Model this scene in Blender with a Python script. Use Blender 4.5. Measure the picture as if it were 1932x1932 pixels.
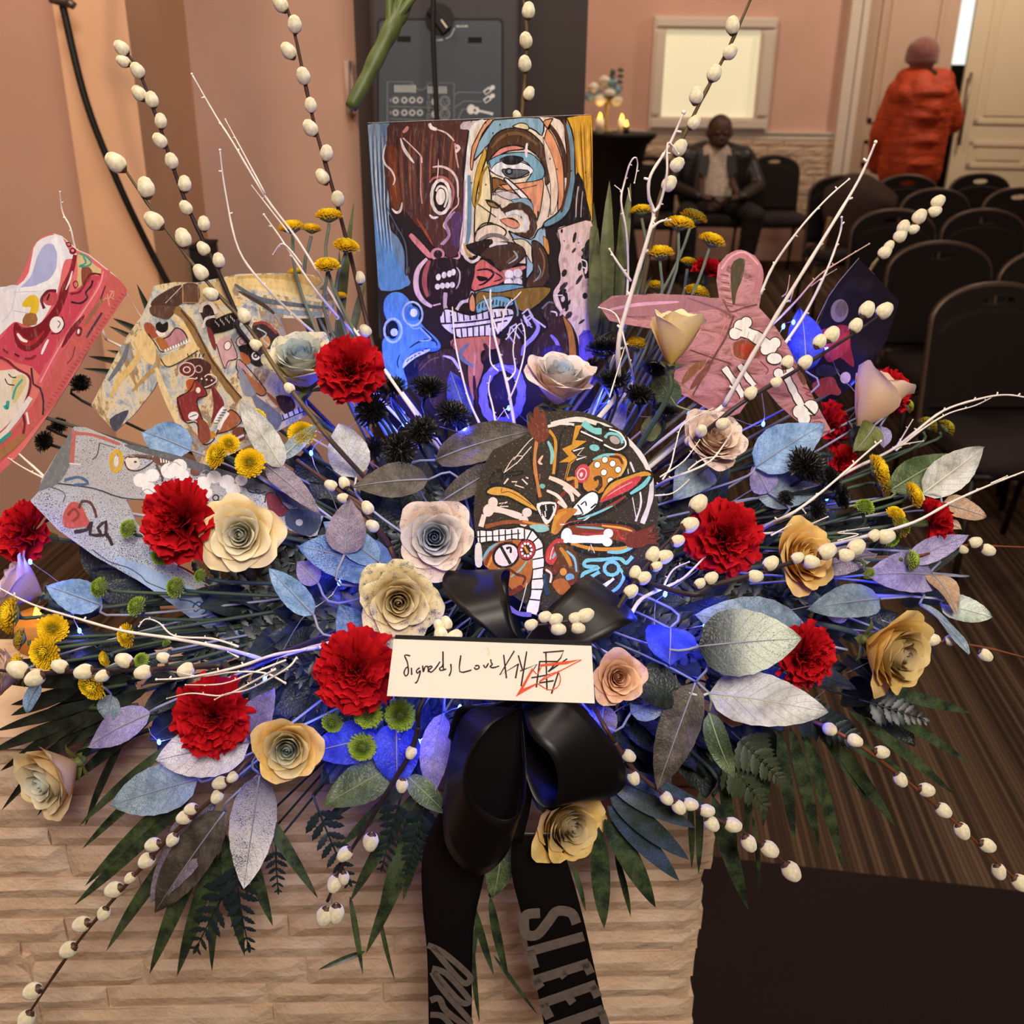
import bpy, bmesh, math, random
from mathutils import Vector, Matrix, noise as mnoise
from mathutils.geometry import tessellate_polygon
rnd = random.Random(7)
for o in list(bpy.data.objects): bpy.data.objects.remove(o)
scene = bpy.context.scene
COL = scene.collection
# ------------------------------------------------------------------ camera
FPX = 1950.0
PITCH = math.radians(23.3); ROLL = math.radians(0.7)
CAMZ = 1.5
C0 = Vector((0, 0, CAMZ))
F = Vector((0, math.cos(PITCH), -math.sin(PITCH)))
U0 = Vector((0, math.sin(PITCH), math.cos(PITCH))); R0 = Vector((1, 0, 0))
U = U0*math.cos(ROLL) - R0*math.sin(ROLL)
R = R0*math.cos(ROLL) + U0*math.sin(ROLL)
cam = bpy.data.cameras.new('camera'); camo = bpy.data.objects.new('camera', cam); COL.objects.link(camo)
m3 = Matrix((R, U, -F)).transposed()
camo.matrix_world = Matrix.Translation(C0) @ m3.to_4x4()
cam.sensor_width = 36; cam.lens = FPX/1932*36; cam.clip_start = .02
cam.dof.use_dof = True; cam.dof.focus_distance = .98; cam.dof.aperture_fstop = 9
scene.camera = camo
# ------------------------------------------------------------------ light and exposure
scene.view_settings.view_transform = 'Standard'; scene.view_settings.look = 'None'
scene.view_settings.exposure = 0.0; scene.view_settings.gamma = 1.0
scene.view_settings.use_curve_mapping = False
w = bpy.data.worlds.new('world'); scene.world = w; w.use_nodes = True
w.node_tree.nodes['Background'].inputs[0].default_value = (1, .85, .7, 1)
w.node_tree.nodes['Background'].inputs[1].default_value = .05
def area(name, loc, target, size, watts, col):
    l = bpy.data.lights.new(name, 'AREA'); l.energy = watts; l.color = col; l.shape = 'DISK'; l.size = size
    o = bpy.data.objects.new(name, l); COL.objects.link(o); o.location = loc
    o.rotation_euler = (Vector(target)-Vector(loc)).to_track_quat('-Z', 'Y').to_euler()
    return o
WARM = (1, .83, .66)
area('ceiling_light_front', (.4, -1.25, 3.0), (0, 1.0, .95), .9, 88, (1, .89, .77))
area('ceiling_light_over', (-.3, .75, 3.1), (-.2, 1.1, .9), .5, 22, (1, .87, .72))
area('ceiling_light_left', (-1.55, 1.45, 3.1), (-1.45, 2.9, 1.5), .35, 22, (1, .72, .46))
area('ceiling_light_aisle', (1.6, 2.4, 3.1), (1.6, 2.6, 0), .5, 8, WARM)
area('ceiling_light_aisle.001', (2.2, 5.0, 3.1), (2.2, 5.2, 0), .5, 16, WARM)
area('ceiling_light_aisle.002', (3.6, 7.4, 3.1), (3.7, 8.6, 1.2), .5, 34, (1, .86, .7))
area('ceiling_light_aisle.003', (1.0, 7.2, 3.1), (1.2, 8.8, 1.4), .5, 22, WARM)
area('ceiling_light_mid', (.5, 1.75, 3.1), (.3, 2.6, 1.6), .4, 7, WARM)

# ------------------------------------------------------------------ helpers
def ray(x, y): return F + R*((x-966)/FPX) - U*((y-966)/FPX)
def P(x, y, D): return C0 + ray(x, y)*D
def PY(x, y, Y):
    d = ray(x, y); return C0 + d*(Y/d.y)
def PZ(x, y, z):
    d = ray(x, y); return C0 + d*((z-CAMZ)/d.z)
def lerp_tab(tab, v):
    if v <= tab[0][0]: return tab[0][1]
    for (a, b), (c, d) in zip(tab, tab[1:]):
        if v <= c: return b+(d-b)*(v-a)/(c-a)
    return tab[-1][1]
YT = [(0, 1.13), (600, 1.13), (800, 1.04), (1000, .93), (1265, .80), (1500, .79), (1932, .79)]
def D0(x, y):
    Y = lerp_tab(YT, y) + .05*((x-966)/966)**2
    return Y/ray(x, y).y
def Q(x, y, dz=0.0): return P(x, y, D0(x, y)+dz)          # a point on the dome of the arrangement, dz behind it
def lin(c): return c/12.92 if c <= .04045 else ((c+.055)/1.055)**2.4
def H(h): return tuple(lin(int(h[i:i+2], 16)/255) for i in (0, 2, 4)) + (1,)
def catmull(pts, n=6, closed=False):
    pts = [tuple(p) for p in pts]; N = len(pts)
    if N < 3 and not closed: return pts
    out = []
    segs = N if closed else N-1
    for i in range(segs):
        if closed: a, b, c, d = pts[(i-1) % N], pts[i], pts[(i+1) % N], pts[(i+2) % N]
        else: a, b, c, d = pts[max(i-1, 0)], pts[i], pts[i+1], pts[min(i+2, N-1)]
        for k in range(n):
            t = k/n
            out.append(tuple(.5*((2*q)+(-p+r)*t+(2*p-5*q+4*r-s)*t*t+(-p+3*q-3*r+s)*t**3) for p, q, r, s in zip(a, b, c, d)))
    if not closed: out.append(pts[-1])
    return out
class MB:
    def __init__(s): s.v = []; s.f = []; s.uv = None; s.m = []
    def add(s, v, f, mi=0):
        n = len(s.v); s.v += [tuple(p) for p in v]; s.f += [tuple(i+n for i in q) for q in f]; s.m += [mi]*len(f)
    def box(s, lo, hi, mi=0):
        x0, y0, z0 = lo; x1, y1, z1 = hi
        s.add([(x0,y0,z0),(x1,y0,z0),(x1,y1,z0),(x0,y1,z0),(x0,y0,z1),(x1,y0,z1),(x1,y1,z1),(x0,y1,z1)],
              [(0,3,2,1),(4,5,6,7),(0,1,5,4),(1,2,6,5),(2,3,7,6),(3,0,4,7)], mi)
    def tube(s, pts, rad, sides=6, mi=0):
        pts = [Vector(p) for p in pts]
        if not hasattr(rad, '__len__'): rad = [rad]*len(pts)
        n0 = len(s.v); N = len(pts)
        t = (pts[1]-pts[0]).normalized(); a = t.orthogonal().normalized()
        for i, p in enumerate(pts):
            t2 = (pts[min(i+1, N-1)]-pts[max(i-1, 0)])
            if t2.length > 1e-9: t2.normalize()
            else: t2 = t
            a = (a - t2*a.dot(t2)); a = a.normalized() if a.length > 1e-6 else t2.orthogonal().normalized()
            b = t2.cross(a); t = t2
            for k in range(sides):
                an = 2*math.pi*k/sides
                s.v.append(tuple(p + (a*math.cos(an)+b*math.sin(an))*rad[i]))
        for i in range(N-1):
            for k in range(sides):
                k2 = (k+1) % sides
                s.f.append((n0+i*sides+k, n0+i*sides+k2, n0+(i+1)*sides+k2, n0+(i+1)*sides+k)); s.m.append(mi)
        s.f.append(tuple(n0+k for k in range(sides-1, -1, -1))); s.m.append(mi)
        s.f.append(tuple(n0+(N-1)*sides+k for k in range(sides))); s.m.append(mi)
    def lathe(s, prof, seg=16, at=(0, 0, 0), mi=0, closed=True):
        n0 = len(s.v); a0 = Vector(at)
        for r, z in prof:
            for k in range(seg):
                an = 2*math.pi*k/seg; s.v.append((a0.x+r*math.cos(an), a0.y+r*math.sin(an), a0.z+z))
        for i in range(len(prof)-1):
            for k in range(seg):
                k2 = (k+1) % seg
                s.f.append((n0+i*seg+k, n0+i*seg+k2, n0+(i+1)*seg+k2, n0+(i+1)*seg+k)); s.m.append(mi)
        if closed:
            s.f.append(tuple(n0+k for k in range(seg-1, -1, -1))); s.f.append(tuple(n0+(len(prof)-1)*seg+k for k in range(seg))); s.m += [mi, mi]
    def ball(s, c, r, seg=10, rings=7, mi=0, M=None):
        n0 = len(s.v); c = Vector(c); r = Vector(r) if hasattr(r, '__len__') else Vector((r, r, r))
        def put(p):
            p = Vector((p[0]*r.x, p[1]*r.y, p[2]*r.z))
            if M: p = M @ p
            s.v.append(tuple(c+p))
        put((0, 0, 1))
        for i in range(1, rings):
            th = math.pi*i/rings
            for k in range(seg):
                an = 2*math.pi*k/seg; put((math.sin(th)*math.cos(an), math.sin(th)*math.sin(an), math.cos(th)))
        put((0, 0, -1))
        for k in range(seg): s.f.append((n0, n0+1+k, n0+1+(k+1) % seg)); s.m.append(mi)
        for i in range(rings-2):
            for k in range(seg):
                k2 = (k+1) % seg; a = n0+1+i*seg
                s.f.append((a+k, a+seg+k, a+seg+k2, a+k2)); s.m.append(mi)
        e = n0+1+(rings-1)*seg; a = n0+1+(rings-2)*seg
        for k in range(seg): s.f.append((e, a+(k+1) % seg, a+k)); s.m.append(mi)
    def grid(s, rows, mi=0):
        n0 = len(s.v); h = len(rows); wd = len(rows[0])
        for r in rows: s.v += [tuple(p) for p in r]
        for i in range(h-1):
            for k in range(wd-1):
                s.f.append((n0+i*wd+k, n0+i*wd+k+1, n0+(i+1)*wd+k+1, n0+(i+1)*wd+k)); s.m.append(mi)
    def prism(s, poly, off, mi=0):
        # poly: list of 3D points (planar, maybe concave); extruded by the vector off
        n = len(poly); off = Vector(off); p = [Vector(q) for q in poly]
        tri = tessellate_polygon([p])
        n0 = len(s.v); s.v += [tuple(q) for q in p]+[tuple(q+off) for q in p]
        for t in tri: s.f.append(tuple(n0+i for i in t)); s.f.append(tuple(n0+n+i for i in reversed(t))); s.m += [mi, mi]
        for i in range(n):
            j = (i+1) % n; s.f.append((n0+i, n0+j, n0+n+j, n0+n+i)); s.m.append(mi)
    def mesh(s, name, smooth=True, origin=None, uv=None, recalc=False):
        me = bpy.data.meshes.new(name)
        v = s.v if origin is None else [(p[0]-origin[0], p[1]-origin[1], p[2]-origin[2]) for p in s.v]
        me.from_pydata(v, [], s.f)
        if any(s.m): me.polygons.foreach_set('material_index', s.m)
        if smooth: me.polygons.foreach_set('use_smooth', [True]*len(me.polygons))
        if uv:
            lay = me.uv_layers.new(name='UVMap'); li = [0]*len(me.loops); me.loops.foreach_get('vertex_index', li)
            flat = []
            for i in li: flat += uv[i]
            lay.data.foreach_set('uv', flat)
        if recalc:
            bm = bmesh.new(); bm.from_mesh(me); bmesh.ops.recalc_face_normals(bm, faces=bm.faces); bm.to_mesh(me); bm.free()
        me.update()
        return me
def link(name, me, mat=None, parent=None, M=None, mats=None):
    o = bpy.data.objects.new(name, me); COL.objects.link(o)
    ms = mats or ([mat] if mat else [])
    if me and len(me.materials) == 0:
        for m in ms: me.materials.append(None)
    for i, m in enumerate(ms):
        o.material_slots[i].link = 'OBJECT'; o.material_slots[i].material = m
    if parent: o.parent = parent
    if M is not None: o.matrix_basis = M
    return o
def tag(o, label=None, cat=None, group=None, kind=None):
    if label: o['label'] = label
    if cat: o['category'] = cat
    if group: o['group'] = group
    if kind: o['kind'] = kind
    return o
def thing(name, label, cat, loc=(0, 0, 0), group=None, M=None):
    o = bpy.data.objects.new(name, None); COL.objects.link(o); o.empty_display_size = .01
    if M is not None: o.matrix_basis = M
    else: o.location = loc
    return tag(o, label, cat, group)
def struct(name, mb, mat, smooth=False, parent=None):
    o = link(name, mb.mesh(name, smooth=smooth), mat, parent)
    if parent is None: o['kind'] = 'structure'
    return o
def copy_tree(o, parent=None):
    c = o.copy(); COL.objects.link(c); c.parent = parent
    for ch in list(o.children): copy_tree(ch, c)
    return c
def frame(n, up=None):
    z = Vector(n).normalized(); up = Vector(up) if up is not None else U
    x = up.cross(z)
    x = x.normalized() if x.length > 1e-4 else z.orthogonal().normalized()
    return Matrix((x, z.cross(x), z)).transposed()
def cdir(dx, dy, c): return (R*dx + U*dy - F*c).normalized()
# ------------------------------------------------------------------ materials
MATS = {}
class NT:
    def __init__(s, name):
        s.mat = bpy.data.materials.new(name); s.mat.use_nodes = True; s.t = s.mat.node_tree
        s.b = s.t.nodes['Principled BSDF']; s.out = s.t.nodes['Material Output']
    def n(s, typ, **kw):
        nd = s.t.nodes.new(typ)
        for k, v in kw.items():
            if k.startswith('i_'):
                key = k[2:]; key = int(key) if key.isdigit() else key.replace('_', ' ')
                nd.inputs[key].default_value = v
            else: setattr(nd, k, v)
        return nd
    def l(s, a, b): s.t.links.new(a, b)
    def math(s, op, a, b=None, c=None):
        nd = s.n('ShaderNodeMath', operation=op)
        for i, x in enumerate((a, b, c)):
            if x is None: continue
            if isinstance(x, (int, float)): nd.inputs[i].default_value = x
            else: s.l(x, nd.inputs[i])
        return nd.outputs[0]
    def mix(s, fac, a, b, blend='MIX'):
        nd = s.n('ShaderNodeMix', data_type='RGBA', blend_type=blend)
        for i, x in ((0, fac), (6, a), (7, b)):
            if isinstance(x, (int, float)): nd.inputs[i].default_value = x
            elif isinstance(x, tuple): nd.inputs[i].default_value = x
            else: s.l(x, nd.inputs[i])
        return nd.outputs[2]
    def noise(s, scale, detail=3, rough=.55, coord='Object', stretch=None, dist=0):
        tc = s.n('ShaderNodeTexCoord').outputs[coord]
        if stretch:
            mp = s.n('ShaderNodeMapping'); mp.inputs['Scale'].default_value = stretch; s.l(tc, mp.inputs[0]); tc = mp.outputs[0]
        nd = s.n('ShaderNodeTexNoise'); nd.inputs['Scale'].default_value = scale; nd.inputs['Detail'].default_value = detail
        nd.inputs['Roughness'].default_value = rough; nd.inputs['Distortion'].default_value = dist
        s.l(tc, nd.inputs['Vector']); return nd.outputs['Fac']
    def ramp(s, fac, stops, interp='LINEAR'):
        nd = s.n('ShaderNodeValToRGB'); cr = nd.color_ramp; cr.interpolation = interp
        while len(cr.elements) < len(stops): cr.elements.new(.5)
        for e, (p, c) in zip(cr.elements, stops): e.position = p; e.color = c
        s.l(fac, nd.inputs[0]); return nd.outputs[0]
    def bump(s, h, strength=.3, dist=.002):
        nd = s.n('ShaderNodeBump'); nd.inputs['Strength'].default_value = strength; nd.inputs['Distance'].default_value = dist
        s.l(h, nd.inputs['Height']); s.l(nd.outputs[0], s.b.inputs['Normal'])
    def col(s, c):
        if isinstance(c, tuple): s.b.inputs['Base Color'].default_value = c
        else: s.l(c, s.b.inputs['Base Color'])
    def set(s, rough=.6, spec=.4, metal=0, sheen=0, trans=0):
        s.b.inputs['Roughness'].default_value = rough; s.b.inputs['Specular IOR Level'].default_value = spec
        s.b.inputs['Metallic'].default_value = metal; s.b.inputs['Sheen Weight'].default_value = sheen
        return s
    def translucent(s, c, fac):
        tr = s.n('ShaderNodeBsdfTranslucent'); mx = s.n('ShaderNodeMixShader')
        if isinstance(c, tuple): tr.inputs[0].default_value = c
        else: s.l(c, tr.inputs[0])
        mx.inputs[0].default_value = fac; s.l(s.b.outputs[0], mx.inputs[1]); s.l(tr.outputs[0], mx.inputs[2]); s.l(mx.outputs[0], s.out.inputs[0])
def plain(name, hexc, rough=.6, spec=.4, metal=0, noise=0, var=.25, bump=0, sheen=0, stretch=None):
    if name in MATS: return MATS[name]
    t = NT(name); t.set(rough, spec, metal, sheen); c = H(hexc)
    if noise:
        nz = t.noise(noise, 4, stretch=stretch)
        d = tuple(x*(1-var) for x in c[:3])+(1,); e = tuple(min(1, x*(1+var)) for x in c[:3])+(1,)
        t.col(t.ramp(nz, [(.3, d), (.7, e)]))
        if bump: t.bump(nz, bump)
    else: t.col(c)
    MATS[name] = t.mat; return t.mat
def emit(name, hexc, strength):
    if name in MATS: return MATS[name]
    t = NT(name); t.b.inputs['Base Color'].default_value = H(hexc)
    t.b.inputs['Emission Color'].default_value = H(hexc); t.b.inputs['Emission Strength'].default_value = strength
    MATS[name] = t.mat; return t.mat
def speckmat(name, c1, c2, sp, amt=.5, rough=.6, scale=18, veins=False, translu=.0, fine=1500, stops=None, tb=.70):
    """sprayed leaf or petal: two paint tones and fine dots of overspray; UV x is across, UV y is base to tip"""
    if name in MATS: return MATS[name]
    t = NT(name); t.set(rough, .35)
    nz = t.noise(scale, 3)
    uv = t.n('ShaderNodeUVMap'); sep = t.n('ShaderNodeSeparateXYZ'); t.l(uv.outputs[0], sep.inputs[0])
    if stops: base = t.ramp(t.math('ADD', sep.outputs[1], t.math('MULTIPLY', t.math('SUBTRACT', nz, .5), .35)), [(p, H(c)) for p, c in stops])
    else: base = t.ramp(t.noise(scale*1.4, 6, .7), [(.3, tuple(x*.5 for x in H(c1)[:3])+(1,)), (.43, H(c1)), (.6, H(c2))])
    if veins:
        ax = t.math('ABSOLUTE', t.math('SUBTRACT', sep.outputs[0], .5))
        ph = t.math('FRACT', t.math('MULTIPLY', t.math('SUBTRACT', sep.outputs[1], t.math('MULTIPLY', ax, .55)), 8))
        line = t.math('LESS_THAN', t.math('ABSOLUTE', t.math('SUBTRACT', ph, .5)), .05)
        vor = t.n('ShaderNodeTexVoronoi', feature='DISTANCE_TO_EDGE'); vor.inputs['Scale'].default_value = 260
        t.l(t.n('ShaderNodeTexCoord').outputs['Object'], vor.inputs['Vector'])
        hgt = t.math('SUBTRACT', t.math('MULTIPLY', t.math('MINIMUM', vor.outputs[0], .25), 2.2), line)
        t.bump(hgt, .35, .0012)
        base = t.mix(t.math('MULTIPLY', line, .45), base, tuple(x*.55 for x in H(c1)[:3])+(1,))
    if amt > 0:
        gate = t.noise(scale*1.3+5, 2); fn = t.noise(fine, 1)
        thr = t.math('SUBTRACT', tb-.1*amt, t.math('MULTIPLY', t.math('SUBTRACT', gate, .42), .9*amt))
        m = t.math('GREATER_THAN', fn, thr)
        base = t.mix(m, base, H(sp))
    t.col(base)
    if translu: t.translucent(base, translu)
    MATS[name] = t.mat; return t.mat
# ================================================================== the room
def wallmat(name, hexc, var=.05):
    if name in MATS: return MATS[name]
    t = NT(name); t.set(.75, .25); c = H(hexc); nz = t.noise(3, 3)
    t.col(t.ramp(nz, [(.3, tuple(x*(1-var) for x in c[:3])+(1,)), (.7, tuple(min(1, x*(1+var)) for x in c[:3])+(1,))]))
    t.bump(t.noise(350, 2), .08, .001); MATS[name] = t.mat; return t.mat
WALL = wallmat('wall_paint', 'c6a08f'); WALLB = wallmat('wall_paint_back', 'd2a793'); PEACH = wallmat('pilaster_tone', 'dcae8c')  # pilaster tone is lighter and more orange than the wall
TRIM = plain('trim_paint', 'd9c8b6', .45)
# carpet with ribbed stripes
t = NT('carpet'); t.set(.95, .1)
tc = t.n('ShaderNodeTexCoord'); mp = t.n('ShaderNodeMapping'); mp.inputs['Rotation'].default_value = (0, 0, math.radians(5.1)); t.l(tc.outputs['Object'], mp.inputs[0])
sp = t.n('ShaderNodeSeparateXYZ'); t.l(mp.outputs[0], sp.inputs[0])
n1 = t.noise(40, 3, stretch=(1, .15, 1))
row = t.math('FLOOR', t.math('MULTIPLY', sp.outputs[0], 95)); wn = t.n('ShaderNodeTexWhiteNoise', noise_dimensions='1D'); t.l(row, wn.inputs['W'])
fr = t.math('ABSOLUTE', t.math('SUBTRACT', t.math('FRACT', t.math('MULTIPLY', sp.outputs[0], 95)), .5))
base = t.ramp(wn.outputs['Value'], [(0, H('30241c')), (.35, H('4a392e')), (.65, H('5e4a3a')), (1, H('6c5744'))])
grv = t.math('GREATER_THAN', fr, .4)
base = t.mix(t.math('MULTIPLY', grv, .75), base, H('2a1f1a'))
base = t.mix(t.math('MULTIPLY', t.noise(300, 2), .5), base, H('33261e'))
t.col(base); t.bump(t.math('ADD', t.math('MULTIPLY', grv, -1.0), n1), .5, .004); CARPET = t.mat
mb = MB(); mb.box((-3.2, -3, -.1), (6.2, 9.2, 0)); struct('floor', mb, CARPET)
mb = MB(); mb.box((-3.2, -3, 3.25), (6.2, 9.2, 3.35)); struct('ceiling', mb, plain('ceiling_paint', 'd8cdc0', .9))
YW = 3.2; YB = 9.0
xpil = PY(1108, 60, 2.85).x
mb = MB(); mb.box((-3.3, YW, 0), (xpil-.02, YW+.15, 3.3)); struct('wall_left', mb, WALL)
mb = MB(); mb.box((-3.3, -3, 0), (-3.15, YW, 3.3)); struct('wall_side', mb, WALL)
mb = MB(); mb.box((-3.3, -3.1, 0), (6.2, -2.95, 3.3)); struct('wall_front', mb, WALL)
mb = MB(); mb.box((6.1, -3, 0), (6.25, 9.2, 3.3)); struct('wall_right', mb, WALLB)
mb = MB(); mb.box((xpil-.17, YW+.15, 0), (xpil-.02, YB, 3.3)); struct('wall_return', mb, WALL)
# back wall with the door opening
xdoorL = PY(1628, 60, YB).x; xdoorR = PY(2010, 60, YB).x
mb = MB(); mb.box((xpil-.17, YB, 0), (xdoorL, YB+.15, 3.3)); mb.box((xdoorR, YB, 0), (6.2, YB+.15, 3.3)); mb.box((xdoorL, YB, 2.6), (xdoorR, YB+.15, 3.3))
wb = struct('wall_back', mb, WALLB)
# pilaster on the left wall
x0 = PY(98, 0, 2.72).x; x1 = PY(235, 0, 2.72).x
mb = MB(); mb.box((x0, 2.72, 0), (x1, YW, 3.3)); struct('wall_pilaster', mb, PEACH)
# chair rail, wainscot stones
zr = PY(1500, 256, YB).z; xr1 = PY(1597, 256, YB).x
mb = MB(); mb.box((xpil, YB-.03, zr-.03), (xr1, YB, zr+.03)); mb.box((xpil, YB-.045, zr+.015), (xr1, YB, zr+.032)); struct('trim_1', mb, TRIM)
STONE2 = plain('pale_ledger_stone', 'c9ab90', .8, noise=25, var=.12, bump=.6)
k = 0; z = zr-.035; stone_me = []
for i in range(5):
    mb = MB(); nx, nz = 6, 3
    rows = [[(-.5+a/nx, -.02-(.012*rnd.random() if 0 < a < nx and 0 < b < nz else 0), -.5+b/nz) for a in range(nx+1)] for b in range(nz+1)]
    mb.grid(rows); fr = [rows[0][0], rows[0][-1], rows[-1][-1], rows[-1][0]]
    mb.add(fr+[(p[0], .03, p[2]) for p in fr], [(0, 1, 5, 4), (1, 2, 6, 5), (2, 3, 7, 6), (3, 0, 4, 7)]); stone_me.append(mb.mesh('ledger_stone', smooth=False))
while z > .35:
    hh = rnd.choice([.045, .06, .075]); x = xpil+.6
    while x < xr1:
        ww = rnd.uniform(.16, .42); ww = min(ww, xr1-x)
        if ww > .02: link('stone', rnd.choice(stone_me), STONE2, wb, Matrix.LocRotScale(Vector((x+ww/2, YB-.01-rnd.uniform(0, .014), z-hh/2)), None, Vector((ww-.004, 1, hh-.004))))
        x += ww
    z -= hh
# framed window in the back wall
def fr(x, y): p = PY(x, y, YB-.02); return p.x, p.z
a = fr(1234, 30); b = fr(1445, 246); a2 = fr(1256, 55); b2 = fr(1420, 222)
xa, xb, za, zb = a[0], b[0], b[1], a[1]; ia, ib, ja, jb = a2[0], b2[0], b2[1], a2[1]
win = tag(thing('window_1', None, None, ((xa+xb)/2, YB, za)), kind='structure')
o0 = Vector(((xa+xb)/2, YB, za))
def wpart(name, mb, mat, par, org, smooth=False): return link(name, mb.mesh(name, smooth=smooth, origin=org), mat, par)
for nm, (p, q, r, s) in {'t': (xa, xb, jb, zb), 'b': (xa, xb, za, ja), 'l': (xa, ia, ja, jb), 'r': (ib, xb, ja, jb)}.items():
    mb = MB(); mb.box((p, YB-.07, r), (q, YB, s)); mb.box((p+.02, YB-.095, r+.02), (q-.02, YB-.07, s-.02)); wpart('frame', mb, TRIM, win, o0)
mb = MB(); mb.box((ia, YB-.02, ja), (ib, YB-.008, jb)); wpart('pane', mb, emit('frosted_lit_glass', 'dcd3b0', .62), win, o0)
# door casing and two leaves
DOOR = plain('door_paint', 'c5a58c', .5); DOORC = plain('door_paint_cream', 'd6c1a1', .5)
for i, (xa, xb) in enumerate(((1590, 1632),)):
    pa = PY(xa+15, 60, YB-.03).x; pb = PY(xb, 60, YB-.03).x
    mb = MB(); mb.box((pa, YB-.06, 0), (pb, YB+.16, 2.6)); mb.box((pa-.03, YB-.09, 0), (pa+.05, YB, 2.62)); mb.box((pb-.05, YB-.09, 0), (pb, YB, 2.62)); struct('trim_%d' % (2+i), mb, TRIM)
def leaf(name, xa, xb, ang, mat):
    root = tag(thing(name, None, None, (xa, YB+.02, 0)), kind='structure'); root.rotation_euler.z = ang
    wd = xb-xa; mb = MB(); mb.box((0, 0, .01), (wd, .045, 2.58)); link('leaf', mb.mesh('leaf', smooth=False), mat, root)
    for (z0, z1) in ((.2, .62), (.78, .98), (1.12, 2.45)):
        s = .12*wd/.7; mb = MB()
        for (p, q, r, u) in ((s, wd-s, z0, z0+.03), (s, wd-s, z1-.03, z1), (s, s+.03, z0, z1), (wd-s-.03, wd-s, z0, z1)): mb.box((p, -.018, r), (q, 0, u))
        mb.box((s+.07, -.012, z0+.06), (wd-s-.07, 0, z1-.06)); link('panel', mb.mesh('panel', smooth=False), mat, root)
    return root
xm = PY(1797, 150, YB).x
leaf('door_1', xdoorL+.01, xm-.02, 0, DOOR)
dr = leaf('door_2', xm+.1, xdoorR+.02, math.radians(-6), DOORC)
mb = MB(); mb.tube([(.035, -.05, .95), (.035, -.05, 1.5)], .013, 8); mb.tube([(.035, -.05, 1.0), (.035, 0, 1.0)], .01, 6); mb.tube([(.035, -.05, 1.45), (.035, 0, 1.45)], .01, 6)
link('handle', mb.mesh('handle'), plain('brushed_handle', '8a7a66', .35, metal=.8), dr)
# outer entrance door seen through the gap
xo = PY(1805, 150, YB+.9).x
od = tag(thing('door_3', None, None, (xo, YB+.9, 0)), kind='structure')
zg = PY(1805, 122, YB+.9).z
mb = MB(); mb.box((-.5, 0, 0), (.6, .04, zg)); mb.box((-.5, 0, 2.4), (.6, .04, 2.8)); link('door_rail', mb.mesh('rail', smooth=False), plain('black_door', '0c0a0a', .5), od)
mb = MB(); mb.box((-.5, .01, zg), (.6, .02, 2.4)); link('pane', mb.mesh('pane', smooth=False), emit('daylit_glass', 'eef4f0', 1.1), od)
# dark pillar behind the speaker
xa = PY(669, 60, 2.85).x
mb = MB(); mb.box((xa, 2.85, 0), (xpil, YW+.3, 3.3)); struct('wall_pillar', mb, plain('dark_brown_wall', '33231f', .55, noise=2, var=.1))
# wall bracket beside the pillar
p = PY(661, 165, YW-.01); br = thing('wall_bracket', 'small pale vertical bracket on the pink wall left of the speaker', 'bracket', p)
mb = MB(); mb.box((-.012, -.015, -.07), (.012, .0, .07)); mb.box((-.008, -.05, .055), (.008, -.012, .07)); mb.box((-.008, -.05, -.07), (.008, -.012, -.055)); link('plate', mb.mesh('plate', smooth=False), plain('bracket_paint', 'c9aea0', .5), br)
mb = MB(); mb.tube([(0, -.05, -.068), (0, -.05, .068)], .008, 8); link('bar', mb.mesh('bar'), plain('bracket_paint', 'c9aea0', .5), br)
# black mat on the floor
pm = [PZ(1290, 1618, 0), PZ(2100, 1710, 0)]
dv = (pm[1]-pm[0]); dv.z = 0; e = Vector((dv.y, -dv.x, 0)).normalized()*1.6
q = [pm[0]-dv*.8, pm[1], pm[1]+e, pm[0]-dv*.8+e]
org = sum(q, Vector())/4
mb = MB(); mb.prism([p+Vector((0, 0, .012))-org for p in q], (0, 0, -.012))
mo = tag(link('floor_mat', mb.mesh('floor_mat', smooth=False), plain('black_mat', '241a19', .95, .1, noise=600, var=.35, bump=.2)), 'plain black floor mat on the striped carpet', 'mat'); mo.location = org
# ------------------------------------------------------------------ the low stone-clad ledge
t = NT('ledger_stone_warm'); t.set(.8, .25)
oi = t.n('ShaderNodeObjectInfo')
nz = t.noise(9, 5, .65, stretch=(1, 1, 2.2)); base = t.ramp(nz, [(.25, H('bf9d7e')), (.5, H('dabb9b')), (.75, H('ecd6bb'))])
base = t.mix(t.math('MULTIPLY', oi.outputs['Random'], .35), base, H('d2b394'))
t.col(base); t.bump(t.math('ADD', t.noise(70, 6, .7), t.math('MULTIPLY', t.noise(22, 3, .5, dist=1.2), 1.5)), .55, .006); LEDGE = t.mat
ZTOP = .80; YS = .985
xR = PY(1336, 1640, YS).x; xL = PY(40, 1700, YS).x
yaw = math.radians(0)
led = tag(thing('wall_ledge', None, None, (xR, YS, 0)), kind='structure')
led.rotation_euler.z = math.radians(2.2)
mb = MB(); mb.box((-2.2, .012, 0), (-.012, .2, ZTOP-.004)); link('core', mb.mesh('core', smooth=False), LEDGE, led)
mb = MB(); mb.box((-2.2, -.004, ZTOP-.004), (.0, .21, ZTOP+.012)); link('cap', mb.mesh('cap', smooth=False), LEDGE, led)
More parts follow.
